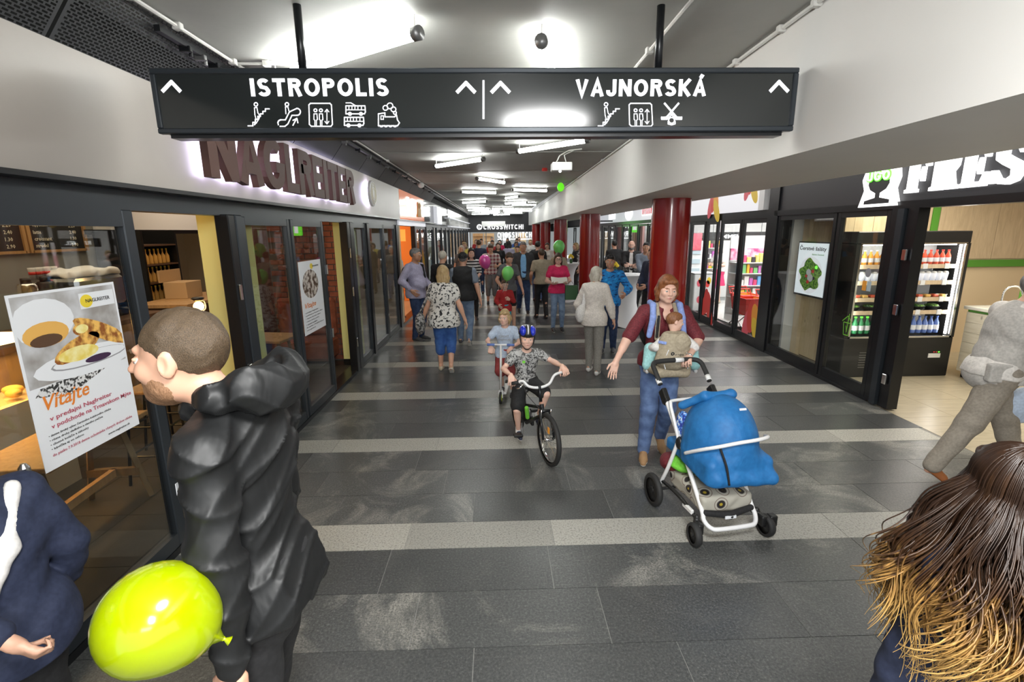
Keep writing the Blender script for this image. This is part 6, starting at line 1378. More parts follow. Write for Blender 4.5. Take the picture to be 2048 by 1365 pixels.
lk(m,mix(m,.5,ramp(m,w1.outputs[0],[(.3,(.25,.03,.04)),(.6,(.6,.55,.52))]),ramp(m,w2.outputs[0],[(.3,(.16,.03,.05)),(.6,(.6,.52,.5))])),bsdf(m).inputs['Base Color']); M['plaid_shirt']=m
def balloon(loc,r,m,lab,tilt=(0,0,0),string=None,sq=1.12):
    t=thing('balloon',lab,'balloon',loc); t.rotation_euler=[math.radians(a) for a in tilt]
    prof=[(.02,-1.2)]+[(math.sin(a)*(1 if a<1.57 else 1-.12*((a-1.57)/1.57)**2),-0) for a in()]
    P=[]; n=18
    for i in range(1,n):
        a=math.pi*i/n; z=-math.cos(a); rr=math.sin(a); 
        if z<0: z*=sq*1.06; rr*=1-.12*abs(z)
        P.append((rr*r,z*r*sq))
    P=[(r*.03,-r*sq*1.22)]+P+[(r*.02,r*sq)]
    MB().lathe(P,(0,0,0),28).build('balloon_skin',M[m],t,True); MB().lathe([(r*.09,-r*sq*1.34),(r*.03,-r*sq*1.24),(r*.05,-r*sq*1.2)],(0,0,0),10).build('knot',M[m],t,True)
    if string: MB().tube(smoothpath([(0,0,-r*sq*1.3)]+[tuple(np.array(p)-np.array(loc)) for p in string]),.0025,4).build('string',M['paper'],t,True)
    return t
mk('balloon_lime',(.33,.42,.0),.16,coat=.4); mk('balloon_green',(.2,.68,.16),.15,coat=.4); mk('balloon_pink',(.75,.1,.4),.15,coat=.4)
for k in('balloon_lime','balloon_green','balloon_pink'): b=bsdf(M[k]); b.inputs['Subsurface Weight'].default_value=.3; b.inputs['Subsurface Radius'].default_value=(.3,.3,.1); b.inputs['Subsurface Scale'].default_value=.2
# --- young man in black hooded jacket, left foreground ---
T,J,H,RH,TP,s=person('young man in a black hooded jacket looking down in profile, left foreground',(-.725,1.34),-94,1.905,'m',.82,shsl=.92,lean=3,bend=32,hx=1.04,head=(6,2,0),lod=1,vox=.005,
  hl=(.235,.03,.80),hr=(-.24,-.12,.86),fl=(.1,.05,0),fr=(-.1,-.15,0),hair='buzz',hairm='hair_buzz',beard='beard_brown',skin='skin',nose=1.25,hairvox=.004,
  top=dict(m='jacket_shell',name='jacket',sleeve=.98,t=.024,t2=.028,hem=.87,folds=.017,wf=11,vox=.0065,seed=3),bottom=('cloth_black','t',1,.022),shoes='shoe_brown')
sdf_obj('hood',[ell(TP(0,.11,1.5),(.125,.085,.075),.03),cone(TP(-.1,.03,1.5),TP(0,-.1,1.45),.04,.035,.04),cone(TP(.1,.03,1.5),TP(0,-.1,1.45),.04,.035,.04),cone(TP(-.09,.1,1.53),TP(.09,.1,1.53),.05,.05,.05),cone(TP(-.11,.03,1.5),TP(.11,.03,1.5),.03,.03,.05),ell(TP(0,.055,1.58),(.085,.095,.075),.015,op='s'),cone(TP(0,.0,1.4),TP(0,-.06,1.62),.062,.075,.01,op='s')],.006,M['jacket_shell'],T,folds(.012,16,9),.014)
MB().box(-.012,.012,-.001,.001,-.02,.02).build('chest_logo',M['paper'],T).location=tuple(TP(.06,-.148,1.25))
balloon((-.80,1.0,1.18),.124,'balloon_lime','large yellow-green balloon held low beside the man in the black jacket',(12,-52,0),None,1.02)
# --- person in navy jacket, bottom-left corner ---
T,J,H,RH,TP,s=person('person in a navy jacket with hands behind the back, bottom-left corner',(-1.67,1.44),-115,1.50,'f',1.15,lean=4,lod=3,vox=.009,pl=(.9,.1,-.3),hl=(.08,.34,1.03),hr=(-.25,-.1,.9),hair='bob',hairm='hair_grey',
  top=dict(m='cloth_navy',name='jacket',sleeve=.86,t=.036,t2=.028,hem=.78,wr=.012,wf=13,vox=.009),bottom=('cloth_black','t',1,.02),curl=(1.25,1.2))
sdf_obj('shoulder_bag',[cone(TP(-.11,.08,1.46),TP(-.02,.165,1.27),.02,.022,.02),cone(TP(-.02,.165,1.27),TP(.1,.18,1.1),.024,.04,.04),ell(TP(.13,.17,1.0),(.06,.04,.1),.04)],.009,M['cloth_white'],T,wr(.006,20,2),.008)
# --- woman with long wavy two-tone hair, bottom right corner ---
T,J,H,RH,TP,s=person('woman with long wavy brown hair turning blond at the ends, bottom-right corner',(1.20,1.0),160,1.56,'f',.9,shsl=.8,lod=3,vox=.009,head=(10,-6,0),hair='long',hairm='hair_brown',
  top=dict(m='cloth_navy',sleeve=1,t=.016,hem=.75,wr=.005),bottom=('jeans_dark','t',1,.014))
m=mat('hair_ombre',(.1,.05,.02),.38); v=coord(m,'Object'); sx=nd(m,'ShaderNodeSeparateXYZ'); lk(m,v,sx.inputs[0]); nn=noise(m,coord(m,'Object',(40,40,8)),1.5,3); mr=nd(m,'ShaderNodeMapRange'); mr.inputs['From Min'].default_value=1.08; mr.inputs['From Max'].default_value=1.36; lk(m,sx.outputs['Z'],mr.inputs['Value'])
ad=nd(m,'ShaderNodeMath',operation='ADD'); sb=nd(m,'ShaderNodeMath',operation='MULTIPLY_ADD'); sb.inputs[1].default_value=.9; sb.inputs[2].default_value=-.45; lk(m,nn,sb.inputs[0]); lk(m,mr.outputs[0],ad.inputs[0]); lk(m,sb.outputs[0],ad.inputs[1])
lk(m,ramp(m,ad.outputs[0],[(.0,(.5,.31,.1)),(.35,(.3,.16,.045)),(.6,(.045,.02,.008)),(1,(.018,.008,.004))]),bsdf(m).inputs['Base Color']); M['hair_ombre']=m
bpy.context.scene.objects[[c.name for c in T.children if c.name.startswith('hair')][0]].data.materials[0]=m
def strands(T,H,RH,s,NL,L,m,seed=1,per=20,face=48):
    rr=np.random.RandomState(seed); mb=MB(); K=34
    for l in range(NL):
        phi0=math.radians(rr.uniform(face,360-face)); len0=L*rr.uniform(.7,1.0); ph0=rr.rand()*6.28; fr0=rr.uniform(7,11); sp0=rr.uniform(.03,.16); off0=rr.uniform(1.03,1.14); th0=math.radians(rr.uniform(3,45)); cw=rr.uniform(.014,.034); lift=rr.uniform(-.02,.02)
        for j in range(per):
            dphi=rr.normal(0,.09); phi=phi0+dphi; off=off0+rr.normal(0,.012); len_=len0*rr.uniform(.85,1.08); ph=ph0+rr.normal(0,.25); dx,dy=rr.normal(0,.007,2); pts=[]; rad=rr.uniform(.0016,.0032); curl=rr.uniform(0,1)**3
            for k in range(K+1):
                t=k/K
                if t<.28:
                    th=th0+(math.radians(98)-th0)*(t/.28); pts.append(H(math.sin(th)*math.sin(phi)*.086*off*s,(-math.sin(th)*math.cos(phi)*.104*off+.02)*s,(math.cos(th)*.096*off+.035)*s))
                else:
                    u=(t-.28)/.72; r=1+(sp0*1.1*math.sin(min(1,u*1.3)*1.57))/.09; A=cw*min(1,u*1.6)*(1+curl*u*1.5)
                    x=math.sin(phi)*.086*off*r+A*math.sin(fr0*u+ph)+dx*u*1.8; y=-math.cos(phi)*.104*off*r+.02+A*math.cos(fr0*u+ph)+dy*u*1.8; z=.0217-u*len_+lift*math.sin(u*3)
                    pts.append(H(0,0,0)+(RH@A_(x,y,0))*s+A_(0,0,z*s))
            mb.tube(pts,[rad*(1 if k<K*.7 else 1-.8*(k-K*.7)/(K*.3)) for k in range(K+1)],3,cap=False)
    o=mb.build('hair_strands',m,T,True); o['kind']='stuff'; return o
strands(T,H,RH,s,80,.58,m,2)
# --- man in grey vest, right edge ---
T,J,H,RH,TP,s=person('man in a grey multi-pocket vest and taupe trousers striding out at the right edge',(3.90,3.62),78,1.76,'m',1.12,lean=12,lod=3,vox=.009,fl=(.1,-.35,0),fr=(-.1,.42,0),heel=(0,32),hl=(.2,-.38,1.0),hr=(-.22,-.28,.98),pr=(-.5,.7,-.2),hair='short',hairm='hair_grey',
  top=dict(m='cloth_shirtbeige',sleeve=.97,t=.024,t2=.026,hem=.9,wr=.01,wf=15),bottom=('cloth_taupe','t',1,.028,.03),shoes='shoe_brown')
P=[ell(TP(0,.008,1.25),(.148*1.12+.035,.125+.02,.22),.05),ell(TP(0,.0,1.05),(.19,.16,.18),.05),ell(TP(0,.012,.9),(.2,.17,.13),.05)]+[cone(TP(0,.02,1.43),TP(x*.13,.012,1.41),.065,.055,.03) for x in(-1,1)]+[clip(TP(0,0,.8),(0,0,-1)),ell(TP(0,-.02,1.52),(.08,.09,.07),.01,op='s')]
v_=sdf_obj('vest',P,.009,M['cloth_vest'],T,wr(.008,15,4),.01)
for (x,y,z) in((-.15,-.1,.95),(-.17,-.06,1.2),(-.16,.09,.95)): sdf_obj('pocket',[rbox(TP(x,y,z),(.02,.06,.06),.012,0)],.006,M['cloth_vest'],T)
sdf_obj('carried_bag',[ell(TP(.05,-.3,.68),(.08,.12,.15),.02)],.01,M['cloth_skyblue'],T,wr(.008,15,4),.01)
# --- mother ---
T,J,H,RH,TP,s=person('mother in a maroon blouse and jeans with outstretched hand, steering the stroller',(1.43,4.2),-4,1.70,'f',1.04,lean=5,bend=4,head=(3,8,2),lod=1,vox=.0055,shsl=1.12,
  hr=(-.455,-.26,.985),pr=(-.5,.6,.1),handr=((-.25,-.35,-.8),(.15,-1,.25)),hl=(.135,-.375,1.075),pl=(.8,.3,-.2),handl=((-.35,-.75,-.15),(0,-.25,-1)),curl=(1.0,.18),fl=(.09,.22,0),fr=(-.12,-.04,0),heel=(25,0),fry=-12,
  hair='bob',hairm='hair_red',skin='skin_pale',iris='iris_blue',top=dict(m='cloth_maroon',name='blouse',sleeve=.46,t=.02,t2=.026,neck=.13,hem=.9,wr=.006,vox=.007),bottom=('jeans','t',1,.016,.022),shoes='shoe_tan')
# backpack straps
for x in(-1,1):
    sdf_obj('backpack_strap',[cone(TP(x*.115,.07,1.47),TP(x*.115,-.05,1.475),.025,.025,.01),cone(TP(x*.115,-.05,1.475),TP(x*.125,-.125,1.38),.026,.026,.01),cone(TP(x*.125,-.125,1.38),TP(x*.15,-.135,1.22),.026,.024,.01)],.006,M['cloth_strap'],T)
    sdf_obj('carrier_strap',[cone(TP(x*.075,-.02,1.47),TP(x*.08,-.12,1.38),.02,.02,.01),cone(TP(x*.08,-.12,1.38),TP(x*.09,-.17,1.2),.02,.02,.01)],.006,M['cloth_khaki'],T)
    sdf_obj('strap_webbing',[cone(TP(x*.08,-.132,1.39),TP(x*.095,-.182,1.22),.012,.012,.005)],.005,M['cloth_black'],T)
sdf_obj('backpack',[ell(TP(0,.2,1.22),(.17,.1,.24),.03),ell(TP(0,.25,1.12),(.13,.08,.13),.03)],.01,M['cloth_black'],T)
w_=J['wrl']; MB().lathe([(.03,-.008),(.033,0),(.03,.008)],(0,0,0),16,TT(mathutils.Vector(J['wrl']-J['ell']).to_track_quat('Z','Y').to_matrix().__array__() if False else np.array(mathutils.Vector(J['wrl']-J['ell']).to_track_quat('Z','Y').to_matrix()),J['wrl'])).build('watch',M['chrome'],T,True)
MTP,MT=TP,T
def mw(p): 
    a=math.radians(-4); c,s_=math.cos(a),math.sin(a); return A_(1.43+p[0]*c-p[1]*s_,4.2+p[0]*s_+p[1]*c,p[2])
# baby + carrier
T,J,H,RH,TP,s=person('baby with reddish hair in the beige carrier on the mother’s chest',(1.46,3.965),178,.72,'m',1.15,hx=1.62,head=(-88,8,0),lod=2,vox=.006,z0=.60,fl=(.5,-.1,.62),fr=(-.5,-.1,.62),kl=(1,-.5,.4),kr=(-1,-.5,.4),hl=(.45,-.15,1.15),hr=(-.36,-.1,1.15),curl=(.8,.8),
  hair='short',hairm='hair_baby',skin='skin_child',top=dict(m='cloth_white',sleeve=.85,t=.02),bottom=('cloth_mint','t',.9,.03),shoes='sock_white')
ct=thing('baby_carrier','beige fabric baby carrier strapped to the mother’s chest','baby carrier',(1.44,3.95,1.0))
sdf_obj('carrier_panel',[ell((.0,-.035,.1),(.135,.085,.17),.03),ell((.0,-.04,.0),(.155,.1,.09),.05),ell((0,.09,.1),(.12,.09,.3),.01,op='s'),clip((0,0,.235),(0,-.1,1))],.006,M['cloth_khaki'],ct,wr(.004,28,2),.005)
sdf_obj('carrier_hood',[ell((.04,-.1,.14),(.075,.035,.09),.02)],.006,M['cloth_khaki'],ct,wr(.006,40,6),.006)
sdf_obj('waist_belt',[cone((-.16,.07,-.1),(-.1,-.035,-.11),.04,.045,.02),cone((-.1,-.035,-.11),(.1,-.035,-.11),.045,.045,.02),cone((.1,-.035,-.11),(.16,.07,-.1),.045,.04,.02)],.007,M['cloth_khaki'],ct)
sdf_obj('blue_label',[rbox((-.115,-.085,.155),(.03,.002,.009),.003,0,R=rotm(0,.15,-.35))],.003,M['cloth_strap'],ct)
for x in(-1,1): MB().tube(smoothpath([(x*.07,-.115,.1),(x*.1,-.11,.0),(x*.09,-.125,-.06)]),.004,5).build('reflective_piping',M['paper'],ct,True)
mb=MB(); stroke_text('O',(-.055,-.127,.055),(1,0,0),(0,0,1),.03,.03,.003,.25,mb=mb); text(mb,'ergo',(-.02,-.13,.045),(1,0,0),(0,0,1),.07,.022,.003); mb.build('embroidery',M['print_black'],ct)
# --- stroller ---
st=thing('stroller','stroller with bright blue hood, white frame and flowered basket','stroller',(1.53,2.93,0),math.radians(9.4))
def tube(n,P,r,m,par=st,sm=6,k=8): return MB().tube(smoothpath(P,sm) if sm else P,r,k).build(n,M[m],par,True)
lo=[(-.185,.06,.235),(-.19,.0,.16),(-.16,-.045,.125),(-.1,-.06,.12),(.1,-.06,.12),(.16,-.045,.125),(.19,.0,.16),(.185,.06,.235)]
tube('front_bow',[(-.2,.62,.86),(-.195,.36,.585)]+lo+[(.195,.36,.585),(.2,.62,.86)],.0155,'white_metal',k=10)
tube('handle_bar',[(-.205,.66,.9),(-.21,.74,.98),(-.2,.8,1.02),(-.13,.83,1.035),(.13,.83,1.035),(.2,.8,1.02),(.21,.74,.97),(.205,.66,.9)],.019,'rubber',k=10)
MB().cyl((-.0,.83,1.036),(.07,.83,1.036),.0195,10).build('grip_ring',M['white_plastic'],st,True)
for x in(-1,1):
    MB().cyl((x*.208,.70,.935),(x*.206,.665,.905),.0205,10).build('grip_ring',M['white_plastic'],st,True)
    sdf_obj('hinge_block',[rbox((x*.2,.6,.83),(.012,.03,.045),.008,0,R=rotm(-.8,0,0)),ell((x*.205,.57,.79),(.018,.025,.025),.01)],.006,M['black_plastic'],st)
    tube('side_tube',[(x*.21,-.0,.13),(x*.23,.25,.2),(x*.24,.5,.2)],.014,'black_plastic'); tube('rear_leg',[(x*.2,.36,.58),(x*.23,.42,.35),(x*.245,.5,.17)],.014,'white_metal')
    sdf_obj('joint',[ell((x*.2,.35,.56),(.022,.035,.05),.01)],.007,M['black_plastic'],st)
    MB().box(x*.225-.012,x*.225+.012,.08,.2,.155,.19,b=.006).build('white_sleeve',M['white_plastic'],st)
def swheel(c,r,w,par,steer=0,name='wheel'):
    R=rotm(0,math.pi/2,0); o=thing(name,None,None,c); o.parent=par; o.rotation_euler[2]=steer
    tr=[(r*.72,-w*.5),(r*.93,-w*.55),(r,-w*.25),(r,w*.25),(r*.93,w*.55),(r*.72,w*.5)]
    V=MB(TT(R)); V.lathe(tr,(0,0,0),28); F=[f for f in V.F if len(f)==4]; V.F=F; 
    V.build('tyre',M['rubber'],o,True)
    h=MB(TT(R)); h.lathe([(r*.1,-w*.45),(r*.2,-w*.5),(r*.2,w*.5),(r*.1,w*.45)],(0,0,0),14)
    for k in range(5):
        a=2*math.pi*k/5; h.tube([(r*.12*math.cos(a),r*.12*math.sin(a),0),(r*.76*math.cos(a),r*.76*math.sin(a),0)],[r*.12,r*.1],6)
    h.build('spokes',M['black_plastic'],o,True); MB(TT(R)).lathe([(r*.74,-w*.3),(r*.8,0),(r*.74,w*.3),(r*.66,w*.2),(r*.66,-w*.2)],(0,0,0),28).build('rim',M['black_plastic'],o,True)
    MB(TT(R)).lathe([(.001,w*.5),(r*.13,w*.52),(r*.1,w*.6)],(0,0,0),12).build('hub_cap',M['white_plastic'],o,True)
for x in(-1,1):
    swheel((x*.265,-.02,.078),.078,.04,st,x*.08); swheel((x*.3,.5,.125),.125,.036,st)
    sdf_obj('wheel_fork',[cone((x*.225,.03,.17),(x*.235,.02,.09),.02,.016,.01),rbox((x*.235,-.01,.12),(.012,.03,.03),.008,.01)],.006,M['black_plastic'],st)
MB().cyl((-.29,.5,.125),(.29,.5,.125),.012,8).build('rear_axle',M['black_plastic'],st,True)
sdf_obj('lever',[rbox((.3,-.03,.14),(.02,.02,.012),.008,.01),rbox((.3,-.03,.1),(.02,.02,.012),.008,.01)],.006,M['black_plastic'],st)
# basket
sdf_obj('basket',[rbox((0,.26,.24),(.16,.2,.03),.03,.02),ell((0,.24,.28),(.17,.2,.07),.05)],.008,M['basket_fabric'],st,wr(.008,18,2),.01)
sdf_obj('basket_front',[cone((-.17,.02,.2),(0,-.0,.175),.02,.024,.02),cone((0,-.0,.175),(.17,.02,.2),.024,.02,.02)],.007,M['cloth_black'],st)
MB().box(-.05,.03,-.027,-.02,.165,.185).build('white_badge',M['paper'],st)
sdf_obj('green_blanket',[ell((-.1,.42,.36),(.12,.12,.05),.02),ell((.08,.36,.37),(.1,.08,.03),.02)],.008,M['cloth_green'],st,wr(.008,25,5),.01); sdf_obj('dark_cloth',[ell((-.15,.52,.33),(.08,.1,.07),.02)],.008,M['cloth_maroon'],st,wr(.008,25,8),.01)
# seat, hood
sdf_obj('seat_shell',[rbox((0,.33,.47),(.15,.22,.02),.03,.02),rbox((0,.12,.58),(.15,.03,.12),.03,.03)],.008,M['cloth_canopy'],st)
tube('seat_bar',[(-.2,.35,.56),(-.215,.42,.72),(-.2,.5,.8),(-.15,.53,.815),(.15,.53,.815),(.2,.5,.8),(.2,.35,.56)],.012,'white_metal')
sdf_obj('seat_liner',[ell((-.15,.4,.66),(.035,.08,.12),.02),ell((0,.36,.52),(.14,.16,.03),.02)],.007,M['quilt_print'],st)
HD=[ell((0.01,.2,.62),(.235,.275,.335),.03),rbox((0.02,.12,.5),(.19,.13,.05),.05,.06),cone((-.13,-.05,.47),(.22,-.08,.46),.04,.04,.06),clip((0,0,.435),(0,.12,-1)),clip((0,.44,.7),(0,1,.15)),ell((0,.32,.55),(.17,.3,.26),.02,op='s')]
hood=sdf_obj('hood',HD,.007,M['cloth_canopy'],st,lambda P:wr(.003,16,4)(P)+.003*np.sin(P[...,0]*45)*np.clip((.68-P[...,2])*5,0,1)*(P[...,1]<.1),.014)
tube('hood_hoop',[(-.24,.2,.555),(-.222,.06,.64),(-.16,-.04,.70),(-.05,-.082,.735),(.08,-.085,.745),(.19,-.04,.735),(.247,.05,.7)],.0125,'white_metal',hood,8)
sdf_obj('visor_fold',[cone((-.19,.36,.84),(-.09,.25,.935),.028,.03,.03),cone((-.09,.25,.935),(.1,.24,.94),.03,.03,.03),cone((.1,.24,.94),(.18,.34,.86),.03,.026,.03)],.007,M['cloth_canopy'],st,wr(.004,25,2),.005)
MB().box(-.02,.03,-.001,.0,-.007,.007,TT(rotm(-.5,0,0),(.05,.045,.905))).build('hood_tag',M['paper'],hood)
tube('strap_webbing',[(-.14,-.03,.69),(-.12,-.085,.58),(-.1,-.1,.46)],.007,'cloth_black',hood)
# --- boy on bike ---
bk=thing('bicycle','black children’s bicycle with white handlebar ridden by the boy in a helmet','bicycle',(.26,4.62,0),math.radians(11))
def bw_(c,r,par,steer=0,name='wheel'):
    o=thing(name,None,None,c); o.parent=par; o.rotation_euler[2]=steer; R=TT(rotm(0,math.pi/2,0))
    V=MB(R); V.lathe([(r*.86,-.018),(r*.94,-.022),(r,-.008),(r,.008),(r*.94,.022),(r*.86,.018)],(0,0,0),36); V.F=[f for f in V.F if len(f)==4]; V.build('tyre',M['rubber'],o,True)
    V=MB(R); V.lathe([(r*.8,-.012),(r*.87,-.014),(r*.87,.014),(r*.8,.012),(r*.8,-.012)],(0,0,0),36); V.F=[f for f in V.F if len(f)==4]; V.build('rim',M['chrome'],o,True)
    for k in range(18):
        a=2*math.pi*k/18; MB(R).tube([(.012*math.cos(a+.4),.012*math.sin(a+.4),.02*(-1)**k),(r*.82*math.cos(a),r*.82*math.sin(a),0)],.0016,4).build('spoke',M['chrome'],o)
    MB(R).cyl((0,0,-.045),(0,0,.045),.014,10).build('hub',M['chrome'],o,True); return o
wr_=.238
fw=bw_((.06,-.57,wr_),wr_,bk,.12); bw_((-.02,.3,wr_),wr_,bk)
V=MB(); V.box(.0,.006,-.02,.02,-.03,.03,b=.003); o=V.build('orange_reflector',M['petal_orange'],fw); o.location=(-.02,-.03,.1)
def bt(n,P,r,m='black_metal',sm=0,k=8): return MB().tube(smoothpath(P,5) if sm else P,r,k).build(n,M[m],bk,True)
bt('head_tube',[(.035,-.42,.52),(.045,-.46,.40)],.02); bt('stem',[(.03,-.41,.54),(.025,-.38,.68)],.016); bt('down_tube',[(.04,-.44,.42),(-.01,-.04,.2)],.02); bt('top_tube',[(.035,-.42,.49),(-.01,.02,.36)],.016); bt('seat_tube',[(-.01,-.04,.2),(-.01,.08,.5)],.016)
for x in(-1,1):
    bt('fork_leg',[(.05+x*.045,-.47,.5 if 0 else .47),(.06+x*.05,-.57,wr_)],.012); bt('chain_stay',[(-.01,-.04,.2),(-.02+x*.05,.3,wr_)],.009); bt('seat_stay',[(-.01,.05,.45),(-.02+x*.05,.3,wr_)],.008)
    bt('crank',[(-.01+x*.05,-.04,.2),(-.01+x*.06,-.04-x*-.06,.2+x*.1)],.009,'grey_metal')
    sdf_obj('pedal',[rbox((-.01+x*.1,-.04+x*.06,.2+x*.1),(.04,.03,.008),.005,0)],.006,M['black_plastic'],bk)
    bt('brake_arm',[(.05+x*.04,-.5,.42),(.05+x*.045,-.52,.5)],.006,'chrome')
bt('fork_crown',[(-.0,-.465,.47),(.1,-.47,.47)],.014)
bt('handlebar',[(-.17,-.31,.70),(-.12,-.34,.725),(-.07,-.37,.68),(.025,-.38,.665),(.12,-.37,.69),(.18,-.34,.76),(.27,-.31,.775)],.0125,'white_metal',1,10)
bt('grip',[(-.21,-.295,.695),(-.15,-.32,.71)],.017,'rubber'); bt('grip',[(.26,-.312,.775),(.335,-.295,.77)],.017,'rubber')
bt('brake_lever',[(-.12,-.37,.71),(-.16,-.375,.67),(-.18,-.35,.66)],.006,'chrome'); bt('brake_cable',[(-.12,-.36,.7),(-.1,-.44,.62),(.0,-.5,.5)],.004,'black_plastic',1,5)
sdf_obj('saddle',[ell((-.01,.1,.535),(.07,.1,.03),.02),cone((-.01,.05,.535),(-.01,-.05,.53),.03,.02,.03)],.007,M['black_plastic'],bk)
sdf_obj('chain_guard',[rbox((.045,.1,.21),(.006,.17,.03),.01,0)],.007,M['black_plastic'],bk); sdf_obj('bottle_on_frame',[cone((-.055,-.22,.42),(-.03,-.16,.3),.02,.02,0)],.006,M['cloth_green'],bk)
T,J,H,RH,TP,s=person('boy in a blue and black helmet and grey patterned T-shirt riding the bicycle',(.255,4.69),8,1.16,'m',1.0,hx=1.28,lean=10,bend=-6,head=(-6,4,3),lod=1,vox=.0055,pelvis=(0,0,-.06),nose=.8,jaw=.92,
  fr=(-.13,-.1,.07),fl=(.13,-.28,.32),kr=(-.35,-1,0),kl=(.4,-1,.2),hr=(-.29,-.44,1.125),hl=(.43,-.5,1.235),pr=(-.8,.5,-.4),pl=(.7,.5,-.5),handr=((-.1,-.8,-.55),(0,.3,-1)),handl=((.2,-.9,-.4),(0,.3,-1)),curl=(1.1,1.1),
  hair='short',hairm='hair_blond',skin='skin_child',iris='iris_blue',top=dict(m='camo_tee',sleeve=.24,t=.02,hem=.92,wr=.007),bottom=('cloth_black','t',.42,.024,.035),shoes='shoe_navy')
hs=s*1.28
hm=sdf_obj('helmet',[ell(H(0,.02*hs,.06*hs),(.1*hs,.125*hs,.085*hs),.01,R=RH),clip(H(0,0,.035*hs),RH@A_(0,.12,-1)),ell(H(0,.02*hs,.03*hs),(.083*hs,.105*hs,.09*hs),0,op='s',R=RH)],.005,M['black_plastic'],T)
mk('helmet_blue',(.01,.03,.5),.15,coat=.5)
for x in(-1,1): sdf_obj('blue_shell',[ell(H(x*.052*hs,-.01*hs,.085*hs),(.042*hs,.1*hs,.058*hs),.01,R=RH)],.005,M['helmet_blue'],T)
sdf_obj('white_stripe',[ell(H(0,-.01*hs,.092*hs),(.014*hs,.105*hs,.06*hs),.01,R=RH)],.004,M['white_plastic'],T)
for x in(-1,1): MB().tube([H(x*.086*hs,0,.03*hs),H(x*.072*hs,-.03*hs,-.05*hs),H(x*.02*hs,-.06*hs,-.115*hs),H(0,-.062*hs,-.12*hs)],.0055,5).build('chin_strap',M['cloth_black'],T,True)
MB().box(-.014,.014,-.001,.001,-.012,.012).build('green_print',M['cloth_green'],T).location=tuple(TP(-.06,-.125,1.33))
for nm in'lr': an=J['an'+nm]; sdf_obj('sock',[cone(an-A_(0,0,.01),an+A_(0,0,.035),.031,.03,.01)],.006,M['sock_white'],T)
# --- boy on scooter ---
sc=thing('scooter','white kick scooter with lime wheel and blue grips under the blond child','scooter',(.01,5.72,0),math.radians(-8))
def stb(n,P,r,m='white_metal',sm=0): return MB().tube(smoothpath(P,5) if sm else P,r,8).build(n,M[m],sc,True)
stb('steering_tube',[(0,.0,.14),(.0,.06,.71)],.014); stb('tube_wrap',[(0,.028,.36),(0,.045,.52)],.0155,'quilt_lime' if 'quilt_lime' in M else 'cloth_green'); stb('handlebar',[(-.13,.06,.715),(.13,.06,.715)],.011); stb('grip',[(-.165,.06,.715),(-.075,.06,.715)],.016,'water_blue'); stb('grip',[(.075,.06,.715),(.165,.06,.715)],.016,'water_blue')
sdf_obj('deck',[rbox((0,.34,.075),(.045,.2,.008),.008,0),cone((0,.16,.08),(0,.03,.17),.018,.018,.02)],.007,M['white_metal'],sc)
for y,sz in((-.0,.072),(.58,.06)):
    o=thing('wheel',None,None,(0,y-.02,sz)); o.parent=sc; R=TT(rotm(0,math.pi/2,0)); MB(R).lathe([(sz*.6,-.015),(sz,-.012),(sz,.012),(sz*.6,.015)],(0,0,0),22).build('tyre',M['rubber'],o,True); MB(R).lathe([(.01,-.017),(sz*.68,-.016),(sz*.68,.016),(.01,.017)],(0,0,0),22).build('rim',M['led_lime'] if 'led_lime' in M else M['balloon_lime'],o,True)
for x in(-1,1): stb('fork_leg',[(x*.022,-.02,.07),(x*.018,.0,.16)],.008)
T,J,H,RH,TP,s=person('blond child in a pale blue T-shirt and red shorts on the scooter',(.075,5.98),-8,1.08,'m',1.0,hx=1.3,lean=4,head=(-12,4,0),lod=2,vox=.0065,nose=.8,jaw=.92,fr=(-.06,-.02,.13),fl=(.13,.02,.0),hr=(-.24,-.33,1.11),hl=(.16,-.33,1.11),pr=(-.8,.5,-.3),pl=(.8,.5,-.3),handr=((.05,-.8,-.3),(0,.3,-1)),handl=((-.05,-.8,-.3),(0,.3,-1)),curl=(1.1,1.1),
  hair='curl',hairm='hair_blond',skin='skin_child',top=dict(m='cloth_skyblue',sleeve=.26,t=.022,hem=.86,wr=.008),bottom=('cloth_brick','t',.47,.026,.04),shoes='shoe_grey')
for nm in'lr': an=J['an'+nm]; sdf_obj('sock',[cone(an-A_(0,0,.01),an+A_(0,0,.06),.03,.029,.01)],.007,M['sock_white'],T)
mb=MB(); text(mb,'GREAT',(-.06,-.0,.0),(1,0,0),(0,0,1),.12,.03,.002,.01); text(mb,'ADVENTURE',(-.08,-.0,-.04),(1,0,0),(0,0,1),.16,.026,.002,.01); mb.build('shirt_print',M['print_grey'],T).location=tuple(TP(0,-.16,1.28))
# --- mid-distance people ---
person('woman from behind in a black and white print blouse and cropped blue jeans',(-.80,7.12),178,1.575,'f',1.32,hx=1.1,lean=3,lod=2,vox=.008,head=(0,0,0),hair='mid',hairm='hair_blond',fl=(.1,-.12,0),fr=(-.1,.16,0),heel=(0,35),hl=(.36,-.05,.86),hr=(-.36,.02,.84),
  top=dict(m='print_blouse',name='blouse',sleeve=.22,t=.035,t2=.045,hem=.78,wr=.012,wf=14),bottom=('jeans_blue','t',.7,.016,.022),shoes='shoe_beige')
sdf_obj('handbag',[ell((-1.12,6.95,.78),(.07,.14,.16),.03)],.012,M['grey_pattern'],None,wr(.006,15),.008); tag(bpy.context.scene.objects['handbag'],'grey patterned shoulder bag at the left side of the print-blouse woman','bag')
MB().tube(smoothpath([(-1.12,6.9,.92),(-1.02,6.98,1.15),(-.97,7.1,1.29),(-1.04,7.12,1.1),(-1.12,7.03,.92)]),.014,5).build('strap',M['grey_pattern'],bpy.context.scene.objects['handbag'],True)
